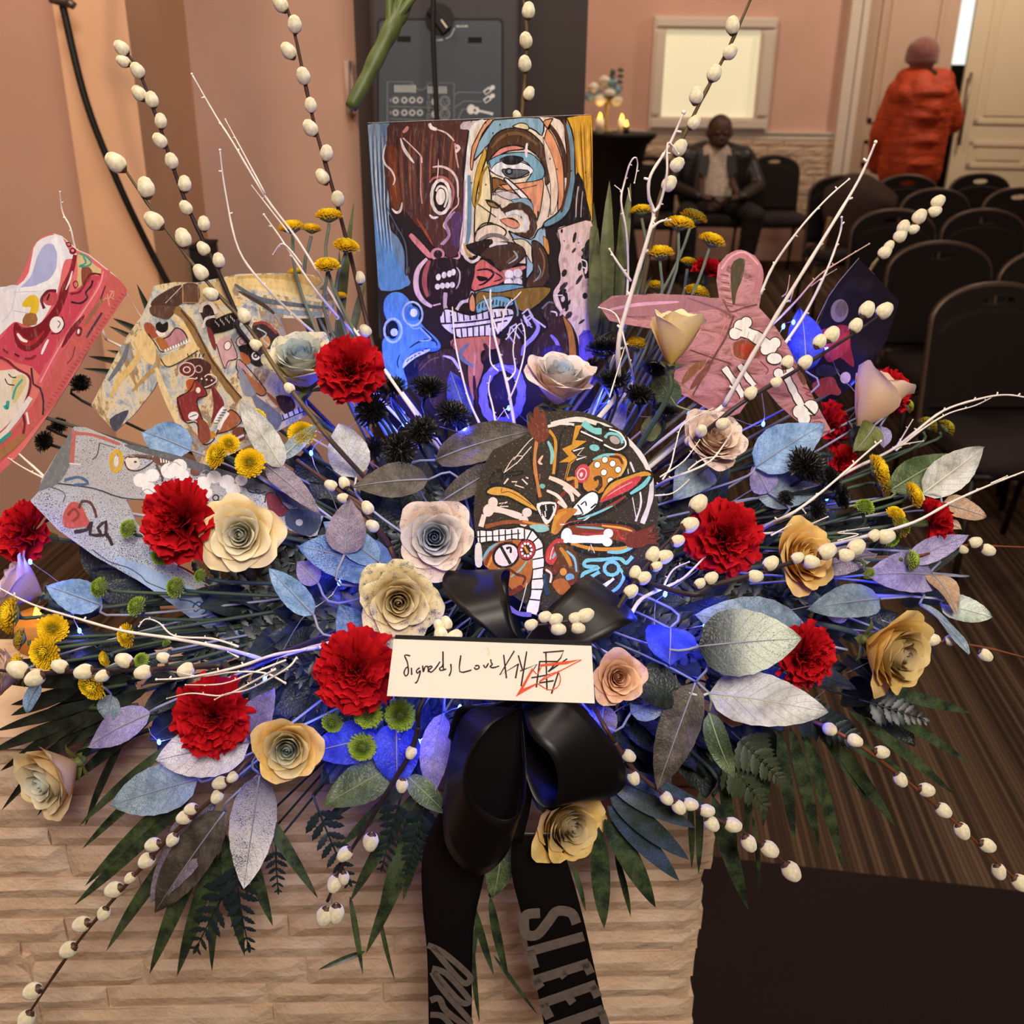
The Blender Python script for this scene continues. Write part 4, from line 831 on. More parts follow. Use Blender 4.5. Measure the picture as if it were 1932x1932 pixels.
# dark man below
B.poly('4a2420', [790,720, 880,710, 960,760, 950,830, 1000,880, 980,930, 900,940, 840,880, 760,830, 720,780]); B.ell('6b2a26', 780, 790, 60, 52); B.ell('e3c6c2', 775, 795, 62, 54, 0, 16, 9); B.ell('e8d8d4', 775, 795, 26, 22, 0, 12, 8); B.ell('c9a09a', 865, 790, 26, 26, 0, 12, 8); B.line('e8d9cc', 8, [800,860, 850,870, 900,930, 990,890, 995,850, 940,830, 910,850]); 
for i in range(5): B.line('1e1414', 7, [790+i*26,700, 780+i*32,672], 0)
for i in range(4): B.ell('f0e4dc', 850+i*38, 858+6*i, 7, 7, 0, 8)
B.poly('8a2f2c', [700,1010, 780,960, 850,870, 920,960, 930,990, 850,1040, 870,1100, 930,1250, 960,1310, 900,1360, 860,1300, 850,1180, 760,1190, 720,1140]); B.poly('b5552c', [770,880, 830,870, 840,940, 790,960]); B.poly('7a2a26', [960,920, 1010,960, 1060,1060, 1000,1150, 960,1200, 980,1060]); B.line('1f1312', 9, [700,1010, 800,950, 850,870, 930,985, 850,1030, 930,1250, 985,1320, 900,1360, 850,1200, 760,1190, 700,1010]); B.ell('f2ece4', 825, 1145, 40, 32, -15); B.line('1f1312', 6, [795,1155, 850,1135], 0); B.ell('f0e2d8', 862, 950, 18, 22)
B.poly('8d4a30', [870,1180, 930,1200, 960,1300, 930,1350, 880,1340]); B.poly('a85f38', [1010,1260, 1080,1120, 1150,1110, 1180,1180, 1120,1240, 1040,1280]); B.line('201412', 8, [1000,1290, 1040,1180, 1110,1100, 1190,1180, 1110,1250, 1010,1280]); B.line('f4efe6', 26, [990,1200, 1020,1130, 1060,1080], 3); B.line('f4efe6', 26, [1015,1250, 1050,1180, 1090,1120], 3)
for i in range(6): B.line('201412', 5, [980+i*14,1200-20*i, 1012+i*14,1200-20*i], 0)
B.poly('7a4630', [1120,1250, 1200,1230, 1220,1310, 1150,1340]); B.line('f0e8e0', 16, [1130,1330, 1210,1290], 3); B.poly('c98a2c', [960,1260, 1000,1290, 960,1320])
# right chest
B.poly('2a1b18', [880,370, 900,300, 960,300, 990,370, 1000,500, 960,520]); B.line('ecdcd4', 26, [880,360, 900,300, 960,295, 1000,370], 4); B.line('efe2da', 20, [900,480, 920,410, 990,390], 4); B.poly('14100f', [960,470, 1000,410, 1130,360, 1170,420, 1160,470, 1000,520]); 
for i in range(14): B.line('d9d0c8', 5, [990+i*13,420-4*i+(i%3)*18, 994+i*13,440-4*i+(i%3)*18], 0)
B.poly('7d2f2c', [930,470, 970,500, 1000,620, 980,640, 940,540]); B.poly('c9a0a0', [1000,600, 1100,540, 1160,690, 1120,720, 1080,780, 1040,760]); B.line('221615', 7, [1000,600, 1060,780, 1090,730, 1160,700, 1110,560]); B.ell('eedfd8', 1085, 615, 26, 34, 20); B.ell('241a18', 1085, 612, 26, 34, 20, 14, 6); B.ell('e8cfc4', 1200, 585, 50, 44); B.ell('2a1a18', 1200, 585, 50, 44, 0, 16, 7); B.ell('9a5a50', 1195, 580, 20, 22, 0, 12, 6)
B.poly('1c1513', [1170,620, 1260,600, 1340,640, 1370,740, 1300,770, 1200,680]); B.ell('f2eee8', 1300, 690, 34, 34); B.ell('16110f', 1298, 688, 20, 20); B.ell('e6ddd6', 1298, 688, 9, 9); B.poly('b5672c', [1180,660, 1240,690, 1260,740, 1210,750]); B.poly('33221f', [1270,470, 1320,430, 1460,500, 1470,580, 1400,640, 1300,560]); B.line('8d3a34', 22, [1280,450, 1370,440, 1460,520], 4); B.poly('c08a50', [1330,560, 1390,540, 1410,600, 1370,630]); B.line('b0c4c0', 10, [1310,480, 1380,520, 1350,560, 1400,610], 3)
B.poly('c4909a', [1160,760, 1180,720, 1240,800, 1220,880, 1170,850]); B.poly('b5703c', [1190,780, 1230,820, 1360,930, 1380,960, 1330,990, 1240,870]); B.line('241715', 7, [1150,780, 1180,720, 1370,940, 1330,990, 1210,880, 1150,780]); B.ell('241715', 1190, 830, 30, 36, 10, 12, 6); B.poly('a8622f', [1370,960, 1420,990, 1510,1080, 1450,1060]); B.poly('3a2420', [1450,1000, 1560,1000, 1600,1080, 1520,1130]); B.line('d8d4e2', 44, [1500,1165, 1690,1085], 0); 
for i in range(5): B.line('2a2430', 10, [1515+i*40,1180-18*i, 1500+i*40,1135-18*i], 0)
B.line('3a3138', 9, [1480,1190, 1690,1100], 0); B.poly('6a707c', [1270,980, 1420,1080, 1500,1160, 1440,1260, 1330,1130]); B.poly('8a8f98', [1170,760, 1260,900, 1300,980, 1220,990, 1180,900])
B.done('painted_picture')
# ---------------------------------------------------------------- jeans cut-out
PJ = 580/1932
t = NT('jeans_print'); t.set(.5, .35)
c = t.ramp(t.noise(9, 3), [(.35, H('a8a6a8')), (.65, H('b9c4d0'))]); gate = t.noise(11, 2)
c = t.mix(t.math('GREATER_THAN', t.noise(1100, 1), t.math('SUBTRACT', .74, t.math('MULTIPLY', gate, .3))), c, H('2b3350')); c = t.mix(t.math('GREATER_THAN', t.noise(700, 1), .72), c, H('d8d2cc')); t.col(c)
out = [(57, 945), (75, 925), (78, 905), (105, 860), (140, 805), (160, 806), (240, 838), (330, 862), (420, 890), (520, 930), (612, 968), (598, 1010), (585, 1013), (500, 985), (430, 958), (380, 945), (300, 943), (238, 943), (255, 985), (290, 1030), (340, 1072), (400, 1110), (495, 1158), (462, 1218), (400, 1190), (330, 1140), (260, 1095), (180, 1050), (110, 1000)]
b = Board('jeans_cutout', 'flat cut-out of pale jeans with painted doodles, left side', 'cut-out', out, 320, 990, D0(320, 990)+.03, (.1, -1, .45), .005, (50, 780, PJ), FOAM, t.mat, paintmat('jeans_paint', speck='353a4a', amt=.25, var=.2))
B = b
B.poly('6f7072', [75,480, 150,330, 280,110, 300,130, 280,310, 200,440, 130,470], 2); B.line('b3625a', 26, [300,110, 285,310], 0); B.line('b3625a', 18, [300,125, 420,135, 590,195], 3); B.line('d9cfc8', 8, [270,315, 340,322], 0); B.line('44505c', 7, [460,185, 445,260, 415,290]); B.line('545a60', 5, [460,185, 560,215], 0)
B.ell('c9a032', 565, 300, 32, 62, 5, 18, 26); B.ell('d8cfc4', 565, 300, 14, 34); B.line('6a5548', 26, [625,290, 650,275, 720,270, 790,280], 3); B.ell('d9d0c6', 665, 310, 48, 44); B.line('4b3a32', 9, [615,300, 640,350, 700,360, 760,330, 800,290, 720,275, 640,275]); B.ell('4b3a32', 685, 305, 9, 7); B.poly('6b4a3a', [790,280, 850,260, 930,290, 900,330, 820,320]); 
for i in range(5): B.line('e8e2da', 8, [840+i*18,255, 848+i*16,310], 3)
B.line('5a4438', 14, [815,320, 850,390, 855,430], 3); B.ell('6a4a40', 1065, 365, 36, 30); B.line('8d4a44', 9, [1040,350, 1095,380], 0); B.poly('5d5f64', [640,195, 900,250, 1150,330, 1500,450, 1860,610, 1850,640, 1400,480, 900,300, 650,220])
for x, y, r in ((720,420,50),(770,470,44),(790,390,46),(900,360,56),(960,330,50),(980,390,44),(1110,440,50),(1180,400,46),(1130,500,40),(1260,430,50),(1300,480,46),(1350,420,40)): B.ell('e9e7e6', x, y, r, r*.9, 0, 12)
for x, y in ((760,500),(1130,380),(930,330)): B.line('9a9aa2', 5, [x-40,y, x,y-25, x+40,y], 3)
B.line('222a3c', 8, [1385,460, 1400,490, 1450,500, 1470,485, 1440,480, 1455,505, 1510,490]); B.ell('3a2340', 1190, 530, 18, 18, 0, 12, 8); B.line('3a2340', 6, [1200,545, 1240,555], 0); B.poly('7a2f3e', [1505,520, 1530,495, 1590,520, 1610,580, 1670,620, 1600,650, 1530,620]); B.line('451a28', 8, [1500,560, 1510,505, 1570,505, 1610,570, 1670,620], 4); B.poly('44506a', [1650,600, 1850,640, 1790,770, 1640,710]); B.ell('cfd4dc', 1715, 685, 24, 22, 0, 8)
B.poly('9fb8d2', [560,900, 760,960, 900,1030, 1250,1180, 1480,1255, 1360,1450, 1100,1330, 850,1150, 650,1010]); B.line('3a4250', 8, [200,440, 420,470, 600,530, 800,545], 3); B.line('585c64', 6, [150,460, 240,500, 230,560], 3); B.line('4a6288', 16, [240,420, 330,400, 390,440, 300,450], 3)
B.poly('b8524c', [230,640, 280,560, 340,570, 380,650, 400,700, 300,720, 240,710]); B.line('8a3a34', 18, [260,640, 300,600, 330,640, 290,680]); B.line('5a3a36', 17, [330,600, 350,555, 400,560, 430,610, 440,655], 4); B.line('3a2a30', 22, [300,745, 380,730, 410,680, 400,760, 470,760, 450,720, 500,680, 500,760, 520,780, 540,830], 2); B.line('3a2a30', 16, [440,770, 520,760], 0)
B.line('3e4f68', 6, [420,860, 520,930, 640,970, 720,1020, 760,1060, 880,1110], 4); B.line('8d2d34', 12, [950,955, 1010,985, 1060,1015], 0); B.line('8d2d34', 12, [1120,1075, 1190,1120], 0); B.line('3a5878', 9, [960,1170, 1030,1180, 1090,1220, 1060,1245, 1050,1210, 1090,1185, 1130,1240, 1100,1270, 1140,1290, 1180,1280, 1200,1320], 4); B.line('6b2a48', 5, [1110,1150, 1170,1200, 1230,1190, 1300,1230]); B.line('a03a48', 8, [1250,1215, 1300,1210], 0); B.line('39485a', 8, [1480,1255, 1420,1340, 1360,1450], 0); B.line('aebccb', 6, [1466,1248, 1400,1340, 1345,1440], 0)
B.done('painted_picture')
# ---------------------------------------------------------------- sneaker cut-out
SK = 250/986
t = NT('sneaker_print'); t.set(.4, .4); t.col(t.ramp(t.noise(8, 3), [(.35, H('d9566a')), (.65, H('e07a72'))]))
out = [(-60, 580), (0, 545), (30, 538), (50, 500), (62, 465), (78, 447), (100, 441), (115, 446), (145, 472), (165, 480), (190, 500), (215, 520), (235, 545), (238, 555), (220, 580), (200, 610), (175, 645), (150, 690), (125, 730), (100, 770), (75, 805), (50, 840), (25, 870), (0, 893), (-60, 930)]
b = Board('sneaker_cutout', 'flat cut-out of a red and white painted sneaker at the left edge', 'cut-out', out, 100, 660, D0(100, 660)-.02, (.15, -1, .1), .005, (0, 430, SK), FOAM, t.mat, paintmat('sneaker_paint', speck='8a5a3a', amt=.02, var=.15))
B = b
B.poly('e9e6ea', [-150,560, 0,440, 130,430, 215,330, 250,150, 310,80, 420,48, 470,80, 510,160, 570,190, 560,230, 490,235, 460,320, 430,470, 350,640, 260,740, 130,700, 60,740, -150,900], 2); B.poly('aeb4dc', [150,445, 230,360, 280,210, 330,130, 390,120, 430,190, 420,300, 350,400, 240,450, 160,470]); B.line('f4f2f4', 46, [150,470, 300,440, 410,370, 450,240, 430,130, 400,80], 4); B.line('cfcdd6', 6, [120,440, 90,600, 20,700]); B.line('c9c6d0', 5, [100,480, 280,470]); B.line('dcdae0', 26, [20,470, 70,440, 130,440], 3); B.line('bfbcc8', 5, [100,615, 220,635])
B.poly('e3bf2c', [165,570, 210,510, 260,500, 290,540, 280,630, 220,635, 230,590, 190,590]); B.poly('9c6a3c', [190,640, 270,640, 270,720, 170,720], 2)
B.poly('c9475a', [-120,980, 30,800, 60,740, 130,700, 200,820, 330,820, 430,640, 470,480, 560,470, 720,340, 790,380, 650,580, 480,840, 330,1100, 240,1030, 130,1000, 40,960])
B.line('8a1f2c', 36, [560,200, 530,330, 470,450, 440,560], 4, .2); B.poly('7a1a24', [100,760, 120,700, 170,740, 260,730, 340,670, 420,560, 480,440, 520,420, 480,560, 400,720, 320,850, 220,920, 130,880]); B.poly('b02a34', [120,760, 230,840, 330,760, 300,820, 220,880, 140,840]); B.line('f4eeea', 24, [130,785, 165,830, 205,845], 3, .4); B.line('f0e6e2', 14, [540,320, 520,390, 490,460], 3, .5); B.line('f3ebe8', 20, [360,830, 330,890, 310,940], 3, .4)
B.ell('c04a52', 375, 520, 60, 58); B.line('6b1f28', 22, [420,470, 360,470, 310,530, 330,600], 4); B.line('2a1a20', 12, [370,490, 350,540], 0); B.ell('efe7e4', 425, 720, 55, 62); B.line('4b1a22', 9, [460,660, 480,720, 440,780, 380,785], 4); B.line('3a2a30', 6, [430,690, 450,710, 430,745], 3)
B.ell('7a1f28', 542, 172, 26, 25); B.ell('e0a09c', 542, 168, 11, 10); B.ell('3a1a20', 512, 122, 18, 14, 30, 12, 7); B.poly('d9bc86', [575,210, 620,190, 700,270, 755,310, 770,350, 700,350, 640,300, 610,420, 570,440, 580,320]); B.poly('8a4a38', [610,290, 660,290, 690,340, 640,420, 610,410]); B.line('3aa08c', 14, [590,190, 640,210, 680,250, 660,280, 590,285, 640,260, 620,210], 3); B.line('7a2028', 16, [520,490, 600,470, 650,370, 690,340, 760,350], 4); B.line('2b2030', 14, [690,390, 680,430, 640,480, 650,520, 600,560, 530,550], 4); B.line('7a2a2c', 8, [560,450, 545,410, 570,395, 580,430, 555,450], 4)
B.line('d8626c', 60, [790,310, 760,420, 650,600, 470,860, 340,1080, 290,1180], 4); B.line('f0a09a', 10, [770,320, 740,430, 620,620, 440,890, 300,1150], 4); B.poly('c9605c', [800,330, 870,370, 940,450, 935,500, 860,620, 700,850, 540,1080, 420,1290, 300,1430, 180,1570, 60,1690, -150,1850, -150,1700, 100,1500, 250,1300, 330,1150, 500,880, 690,600, 780,430]); B.poly('9a6a50', [790,520, 760,560, 650,720, 640,690, 740,540]); B.line('4a3848', 16, [760,630, 690,740, 645,815], 0); B.line('5a3038', 10, [785,430, 750,530], 0); B.ell('7a222c', 590, 770, 24, 38, 10); B.ell('efe0dc', 585, 770, 10, 20, 10); B.line('7a222c', 40, [630,650, 540,760, 460,890], 3, .8); B.line('8d3a40', 8, [560,880, 540,960, 500,1010], 3)
for i in range(34): B.line('a04a50', 7, [925-i*17.5,500+i*26, 900-i*17.5,490+i*26], 0)
for l in ([770,540, 800,490, 815,580], [785,525, 810,520], [810,530, 840,470], [815,470, 850,470, 845,510, 825,515, 850,530]): B.line('e39a80', 9, l, 0)
B.poly('e9dccb', [-150,1040, 0,1060, 130,1050, 210,1100, 220,1190, 160,1330, 60,1460, -60,1560, -150,1600]); B.poly('d8c48c', [90,1130, 170,1090, 200,1150, 150,1250, 100,1300]); B.line('7a2430', 18, [0,960, 60,990, 130,1050, 215,1100, 225,1180, 190,1300, 170,1360, 185,1450, 175,1530], 4); B.line('38a89c', 16, [170,1125, 120,1190, 95,1275], 3); B.line('38a89c', 24, [35,1320, 55,1345, 60,1285], 3); B.line('2a2428', 8, [65,1085, 90,1110, 125,1110], 3); B.line('2a2428', 8, [40,1120, 60,1160, 110,1170], 3); B.line('3a3038', 14, [235,1040, 250,1160, 300,1190, 325,1290, 320,1390], 2); B.line('f2e9e4', 30, [200,1370, 215,1460], 3, .5); B.line('6b2430', 26, [25,900, 60,930], 3, .5); B.line('4a2028', 12, [110,935, 145,955], 0); B.line('8a2a34', 18, [185,970, 230,970, 270,945], 3, .5); B.line('e9e2dc', 40, [-120,1660, 60,1500, 230,1260], 3); B.line('3a9a90', 30, [-60,1640, 40,1560, 85,1520], 3, .3); B.poly('a8754e', [-60,1700, 120,1560, 200,1540, 100,1650, -60,1760])
B.done('painted_picture')
# ---------------------------------------------------------------- pink hooded jacket cut-out
HK = 500/1932
t = NT('hoodie_print'); t.set(.45, .4); n1 = t.noise(10, 5, .65, stretch=(3, 3, 7), dist=1)
c = t.ramp(n1, [(.3, H('5c3230')), (.43, H('a2666a')), (.56, H('bf848c')), (.7, H('8a5850'))]); t.col(c); t.bump(n1, .3, .004)
out = [(1130, 577), (1155, 558), (1240, 554), (1340, 562), (1357, 562), (1352, 530), (1355, 500), (1372, 480), (1400, 473), (1425, 482), (1440, 515), (1438, 545), (1432, 580), (1455, 605), (1485, 650), (1515, 710), (1545, 770), (1568, 812), (1555, 822), (1538, 832), (1510, 800), (1470, 765), (1445, 735), (1420, 745), (1395, 780), (1365, 790), (1300, 750), (1270, 738), (1272, 700), (1280, 650), (1240, 622), (1180, 612), (1150, 605)]
b = Board('hooded_jacket_cutout', 'flat cut-out of a pink hooded jacket painted with white bones, right side', 'cut-out', out, 1380, 640, D0(1380, 640)-.02, (-.15, -1, .2), .005, (1100, 440, HK), FOAM, t.mat, paintmat('hoodie_paint', var=.2))
B = b
B.poly('4e4632', [1080,240, 1150,180, 1180,210, 1160,330, 1120,430, 1105,520, 1085,480]); B.line('c07f88', 60, [1000,330, 1050,200, 1150,150, 1260,220, 1290,330, 1250,440], 4, .4); B.line('e0aab0', 14, [1010,260, 1080,170, 1180,140, 1280,230]); B.line('7a4a48', 12, [1020,480, 1060,560, 1100,570, 1180,540, 1270,520], 4)
for i in range(9): B.line(['8a5250','d8a0a4'][i%2], 9, [1000+i*6,300+i*28, 1060+i*4,310+i*28], 0)
B.poly('a8757c', [120,540, 220,470, 500,450, 760,450, 960,480, 1000,540, 860,560, 560,600, 260,600]); B.line('dca6c4', 26, [180,560, 400,520, 700,500], 4, .6); B.line('8a5a68', 14, [760,470, 900,520, 1020,560], 4, .6); B.line('6e4040', 16, [1100,600, 1040,760, 980,860, 900,1000, 800,1180], 3, .3); B.line('c98078', 8, [1060,600, 980,800, 860,1000, 760,1190], 3); B.line('5f3a34', 8, [780,850, 920,900, 1080,950], 3); B.line('8a5a3a', 60, [720,1100, 800,1000, 900,930], 4, .9); B.line('7a4a3a', 50, [780,1140, 860,1040, 930,960], 4, .9); B.line('d8a0a0', 20, [700,900, 780,800, 860,700], 4, .8); B.line('8a5450', 24, [640,620, 720,720, 760,840], 4, .8); B.poly('8a4a34', [1100,800, 1200,780, 1290,830, 1280,900, 1180,920, 1110,900]); B.poly('a83a20', [1130,830, 1220,810, 1240,860, 1180,910]); B.line('c88a80', 10, [1080,820, 1100,900, 1180,930], 3)
def bone(pts, w):
    B.line('2a2020', w+16, pts, 4); B.line('f2eeea', w, pts, 4)
for (x, y, r) in ((1110,730,44),(1150,680,50),(1190,650,40),(1370,830,46),(1400,800,40),(1330,850,36)): B.ell('2a2020', x, y, r+7, r+7, 0, 14)
bone([1130,700, 1250,750, 1350,820], 80)
for (x, y, r) in ((1110,730,44),(1150,680,50),(1190,650,40),(1370,830,46),(1400,800,40),(1330,850,36)): B.ell('f2eeea', x, y, r, r, 0, 14)
B.line('2a2020', 5, [1110,690, 1160,710], 0); B.line('b8a8a0', 5, [1210,720, 1195,770], 0); B.line('b8a8a0', 5, [1260,740, 1240,790], 0)
B.ell('2a2020', 1395, 915, 64, 48); B.ell('f4f0ec', 1395, 913, 54, 40)
bone([1030,980, 1100,1080, 1170,1190], 44); bone([1140,960, 1200,1050, 1250,1110], 36)
for (x, y, r) in ((1425,1020,34),(1510,1000,30),(1580,1300,50),(1660,1270,54),(1610,1350,46)): B.ell('2a2020', x, y, r+7, r+7, 0, 14)
bone([1470,1020, 1520,1120, 1560,1200, 1620,1300], 50)
for (x, y, r) in ((1425,1020,34),(1510,1000,30),(1580,1300,50),(1660,1270,54),(1610,1350,46)): B.ell('f4f0ec', x, y, r, r, 0, 14)
B.line('2a2020', 10, [1610,1250, 1690,1330, 1640,1290], 2); B.ell('2a2020', 1700, 1435, 42, 34); B.ell('f4f0ec', 1700, 1432, 34, 27); B.poly('7a4a40', [1560,1010, 1600,1020, 1630,1090, 1600,1100]); B.line('8d3a48', 7, [1600,1120, 1660,1150, 1620,1170, 1670,1190], 3); B.line('8d3a48', 6, [1640,1390, 1720,1370, 1760,1400], 3); B.line('8d3a48', 6, [1290,930, 1350,990, 1330,1030], 3); B.line('8a4a48', 10, [1640,1480, 1800,1440], 0)
B.done('painted_picture')
# ---------------------------------------------------------------- round disc
DK = 400/1932
cx, cy = 1068, 978
out = [(cx+174*math.cos(a)*1.0, cy-12+192*math.sin(a)) for a in [2*math.pi*k/48 for k in range(48)]]
hnd = {36: [(1020, 800), (1010, 795), (1002, 785), (1003, 775), (1012, 778), (1018, 765), (1024, 772), (1030, 790), (1035, 805)]}
o2 = []
for k, p in enumerate(out):
    if k == 31: o2 += [(1008, 812), (996, 798), (994, 782), (1000, 776), (1008, 782), (1009, 768), (1016, 764), (1022, 770), (1028, 776), (1033, 795)]
    elif k in (30, 32): continue
    elif k == 2: o2 += [(1238, 1000-6), (1245, 1000), (1242, 1018), (1232, 1030)]
    elif k in (1, 3): o2.append(p)
    else: o2.append(p)
t = NT('disc_ground'); t.set(.65, .15); c = t.mix(t.math('GREATER_THAN', t.noise(700, 1), .68), H('332b23'), H('746a5c')); t.col(c)
b = Board('painted_disc', 'round painted disc with limbs, teeth and doodles above the black bow', 'cut-out', o2, 1068, 960, D0(1068, 960)+.0, (.05, -1, .55), .006, (870, 760, DK), FOAM, t.mat, paintmat('disc_paint', speck='e8e0d8', amt=.02, var=.18))
B = b
def ol(col, w, pts, ow=14): B.line('120f0d', w+2*ow, pts, 4); B.line(col, w, pts, 4)
B.line('d8d4ce', 44, [820,200, 1050,150, 1300,210, 1500,330, 1650,500, 1730,700, 1720,900, 1650,1100], 4); B.line('d8d4ce', 18, [1540,540, 1600,700, 1640,900, 1590,1080], 4); B.line('cfcac2', 9, [1510,560, 1550,800, 1600,1080], 0); B.line('d8d4ce', 24, [780,220, 900,190, 1030,200], 3); B.line('d9d5cf', 8, [480,520, 620,350, 760,240], 3); B.line('d9d5cf', 8, [500,560, 640,400], 0)
B.line('120f0d', 16, [880,870, 820,900, 880,600, 900,330, 960,220, 1030,230, 1040,330], 4); B.line('120f0d', 20, [630,450, 670,700, 700,900], 3); B.line('c07a3a', 30, [690,340, 670,560, 720,860], 4); B.line('c98a2c', 26, [800,250, 860,350, 850,560, 840,650], 4); B.line('7fc0c0', 34, [790,350, 830,450, 820,560], 4, .5); B.poly('6b2f1c', [620,260, 600,180, 640,190, 620,110, 660,140, 660,60, 700,40, 720,90, 760,80, 780,180, 800,300, 740,360, 680,350]); B.line('e2b8a4', 26, [745,480, 710,540, 740,560], 3, .6); B.line('b05a48', 20, [720,650, 715,700], 3, .6); B.ell('6ab0a8', 740, 760, 26, 22)
B.poly('c98f28', [1040,210, 1110,200, 1040,340, 1150,350, 1000,440, 1060,500, 1000,560, 960,700, 940,700, 980,540, 890,545, 980,490, 920,420, 1010,380], 0); B.line('120f0d', 7, [1040,330, 1150,350, 1010,440, 1060,500, 990,545, 950,700], 0); B.line('f2ece4', 12, [1020,440, 1120,410, 1060,480, 1140,490, 1050,520], 0)
B.line('120f0d', 44, [1080,250, 1260,340, 1300,420, 1440,440, 1510,380, 1460,270, 1330,240, 1230,200], 4); B.line('f0ece6', 14, [1090,260, 1200,310, 1290,350], 3); B.line('f0ece6', 14, [1300,380, 1420,430, 1500,380, 1450,280, 1350,240], 4); B.line('78c4c4', 56, [1110,180, 1200,250, 1280,260], 3); B.line('78c4c4', 26, [1310,320, 1350,280, 1440,300, 1470,370], 4); B.ell('a8a098', 1400, 340, 50, 34, 30); B.ell('78c4c4', 1215, 410, 46, 30, 10)
B.poly('120f0d', [1150,560, 1260,480, 1420,440, 1530,500, 1510,620, 1400,760, 1280,850, 1140,840, 1080,760, 1120,640]); B.poly('c07f28', [1170,570, 1280,490, 1420,460, 1510,520, 1470,640, 1350,770, 1240,830, 1140,800, 1110,730]); B.line('78c4c4', 30, [1200,520, 1300,480, 1400,470], 3, .6); B.line('d8a84a', 26, [1430,490, 1500,540, 1460,640, 1400,720], 4, .5); B.line('5a2a18', 28, [1350,490, 1440,500, 1470,560], 4, .5)
for x, y in ((1240,565),(1310,520),(1380,555),(1300,635),(1360,710),(1430,610)): B.ell('120f0d', x, y, 32, 34, 20); B.ell('f4f0ea', x, y, 26, 28, 20)
B.line('3a2418', 36, [1210,700, 1260,680, 1270,750, 1230,800], 4); B.ell('c0404a', 1105, 645, 66, 88, 15); B.ell('f0c8c4', 1100, 650, 40, 52, 15, 16, 10); B.ell('f0d8d4', 1095, 655, 14, 22, 15); B.line('7a2a18', 30, [1050,720, 960,800, 860,900], 3)
B.line('e9cdb8', 44, [800,680, 900,720, 1000,780, 1080,850], 4, .3); B.line('efdccb', 30, [780,800, 880,850, 960,950], 4, .3); B.line('e9d2c0', 34, [930,770, 1000,830, 1020,900], 3, .3); B.line('c98a30', 30, [960,700, 1040,690, 1050,780], 3); B.line('e6d0c0', 26, [880,900, 960,960], 0)
B.poly('120f0d', [1250,900, 1350,720, 1520,650, 1680,610, 1750,650, 1720,740, 1560,860, 1380,980, 1220,1060, 1160,1040]); B.poly('c98f2c', [1270,880, 1360,740, 1520,670, 1670,625, 1730,660, 1620,680, 1420,780, 1300,900]); B.poly('c23a42', [1260,900, 1340,820, 1450,740, 1600,670, 1640,690, 1560,780, 1420,850, 1300,900]); B.line('78c4c4', 40, [1720,670, 1660,750, 1540,830], 4, .5); B.line('e8a8a4', 10, [1330,850, 1440,780, 1560,720], 3, .6); B.line('8a3a2c', 30, [1500,850, 1360,940, 1230,1010], 3, .5); B.line('78c4c4', 22, [1380,940, 1200,1020, 1060,1060], 3, .5)
B.poly('120f0d', [985,980, 1090,860, 1190,800, 1260,840, 1240,950, 1120,1040, 1000,1040]); B.poly('f4f0ea', [1005,980, 1100,870, 1190,815, 1245,850, 1225,940, 1120,1020, 1010,1020]); B.line('120f0d', 14, [1060,930, 1110,1010, 1040,1030], 2); B.line('120f0d', 12, [1090,930, 1130,900, 1140,940], 3); B.line('120f0d', 14, [1180,960, 1230,920], 0)
B.poly('120f0d', [220,820, 260,760, 380,750, 520,800, 620,880, 720,1000, 680,1010, 560,940, 420,870, 280,860]); B.poly('cf9a3c', [235,815, 290,772, 390,772, 520,820, 650,930, 690,985, 560,920, 420,850, 300,840]); B.line('5a3a1c', 7, [370,780, 370,820, 430,810, 520,850, 640,930], 3)
B.ell('120f0d', 320, 680, 42, 78, 40, 16, 26); B.line('120f0d', 12, [390,640, 580,620, 500,660, 400,660], 3); B.line('d9c8bc', 8, [390,640, 480,500, 560,500, 400,630], 3); B.line('d9c8bc', 14, [390,740, 430,690], 0); B.line('e6d0c8', 12, [460,720, 510,720, 490,750, 570,775], 0); B.line('e6d0c8', 12, [555,695, 605,745], 0); B.line('e6d0c8', 12, [590,680, 612,690], 0); B.line('e6d0c8', 12, [345,920, 390,910, 350,945, 430,945], 0); B.line('e6d0c8', 12, [395,915, 420,905], 0)
B.line('e3cfc8', 56, [270,960, 400,990, 550,1040], 3); B.ell('e3cfc8', 250, 980, 50, 60, 20); B.ell('e3cfc8', 290, 910, 44, 50); B.ell('e3cfc8', 600, 1000, 44, 42); B.ell('e3cfc8', 570, 1080, 44, 50); B.line('e3cfc8', 44, [210,1020, 180,1130], 3); B.line('8a4a24', 36, [220,1130, 400,1090, 560,1090, 780,1120], 4); B.line('c98a30', 18, [560,1080, 700,1110, 800,1120], 3); B.poly('8fc0bc', [620,1120, 760,1110, 800,1160, 700,1180])
B.poly('e8e2da', [690,920, 860,910, 850,1020, 780,1110, 730,1040]); B.poly('15120f', [720,940, 850,925, 830,1010, 790,1070, 740,1010]); 
for i in range(24): B.ell(['f0ece6','15120f'][i%2], 700+(i*37)%150, 930+(i*23)%110, 7, 9, 0, 6)
B.poly('b8742a', [830,1180, 860,1000, 980,960, 1060,980, 960,1080, 880,1190]); B.line('c98f2c', 40, [830,1190, 870,1050, 960,990], 3, .4); B.line('8a3018', 14, [860,1020, 890,930], 0); B.line('e9e2da', 10, [900,1110, 1060,1100, 1170,1040], 3); B.line('c0504a', 16, [940,1110, 1060,1080, 1150,1090], 3)
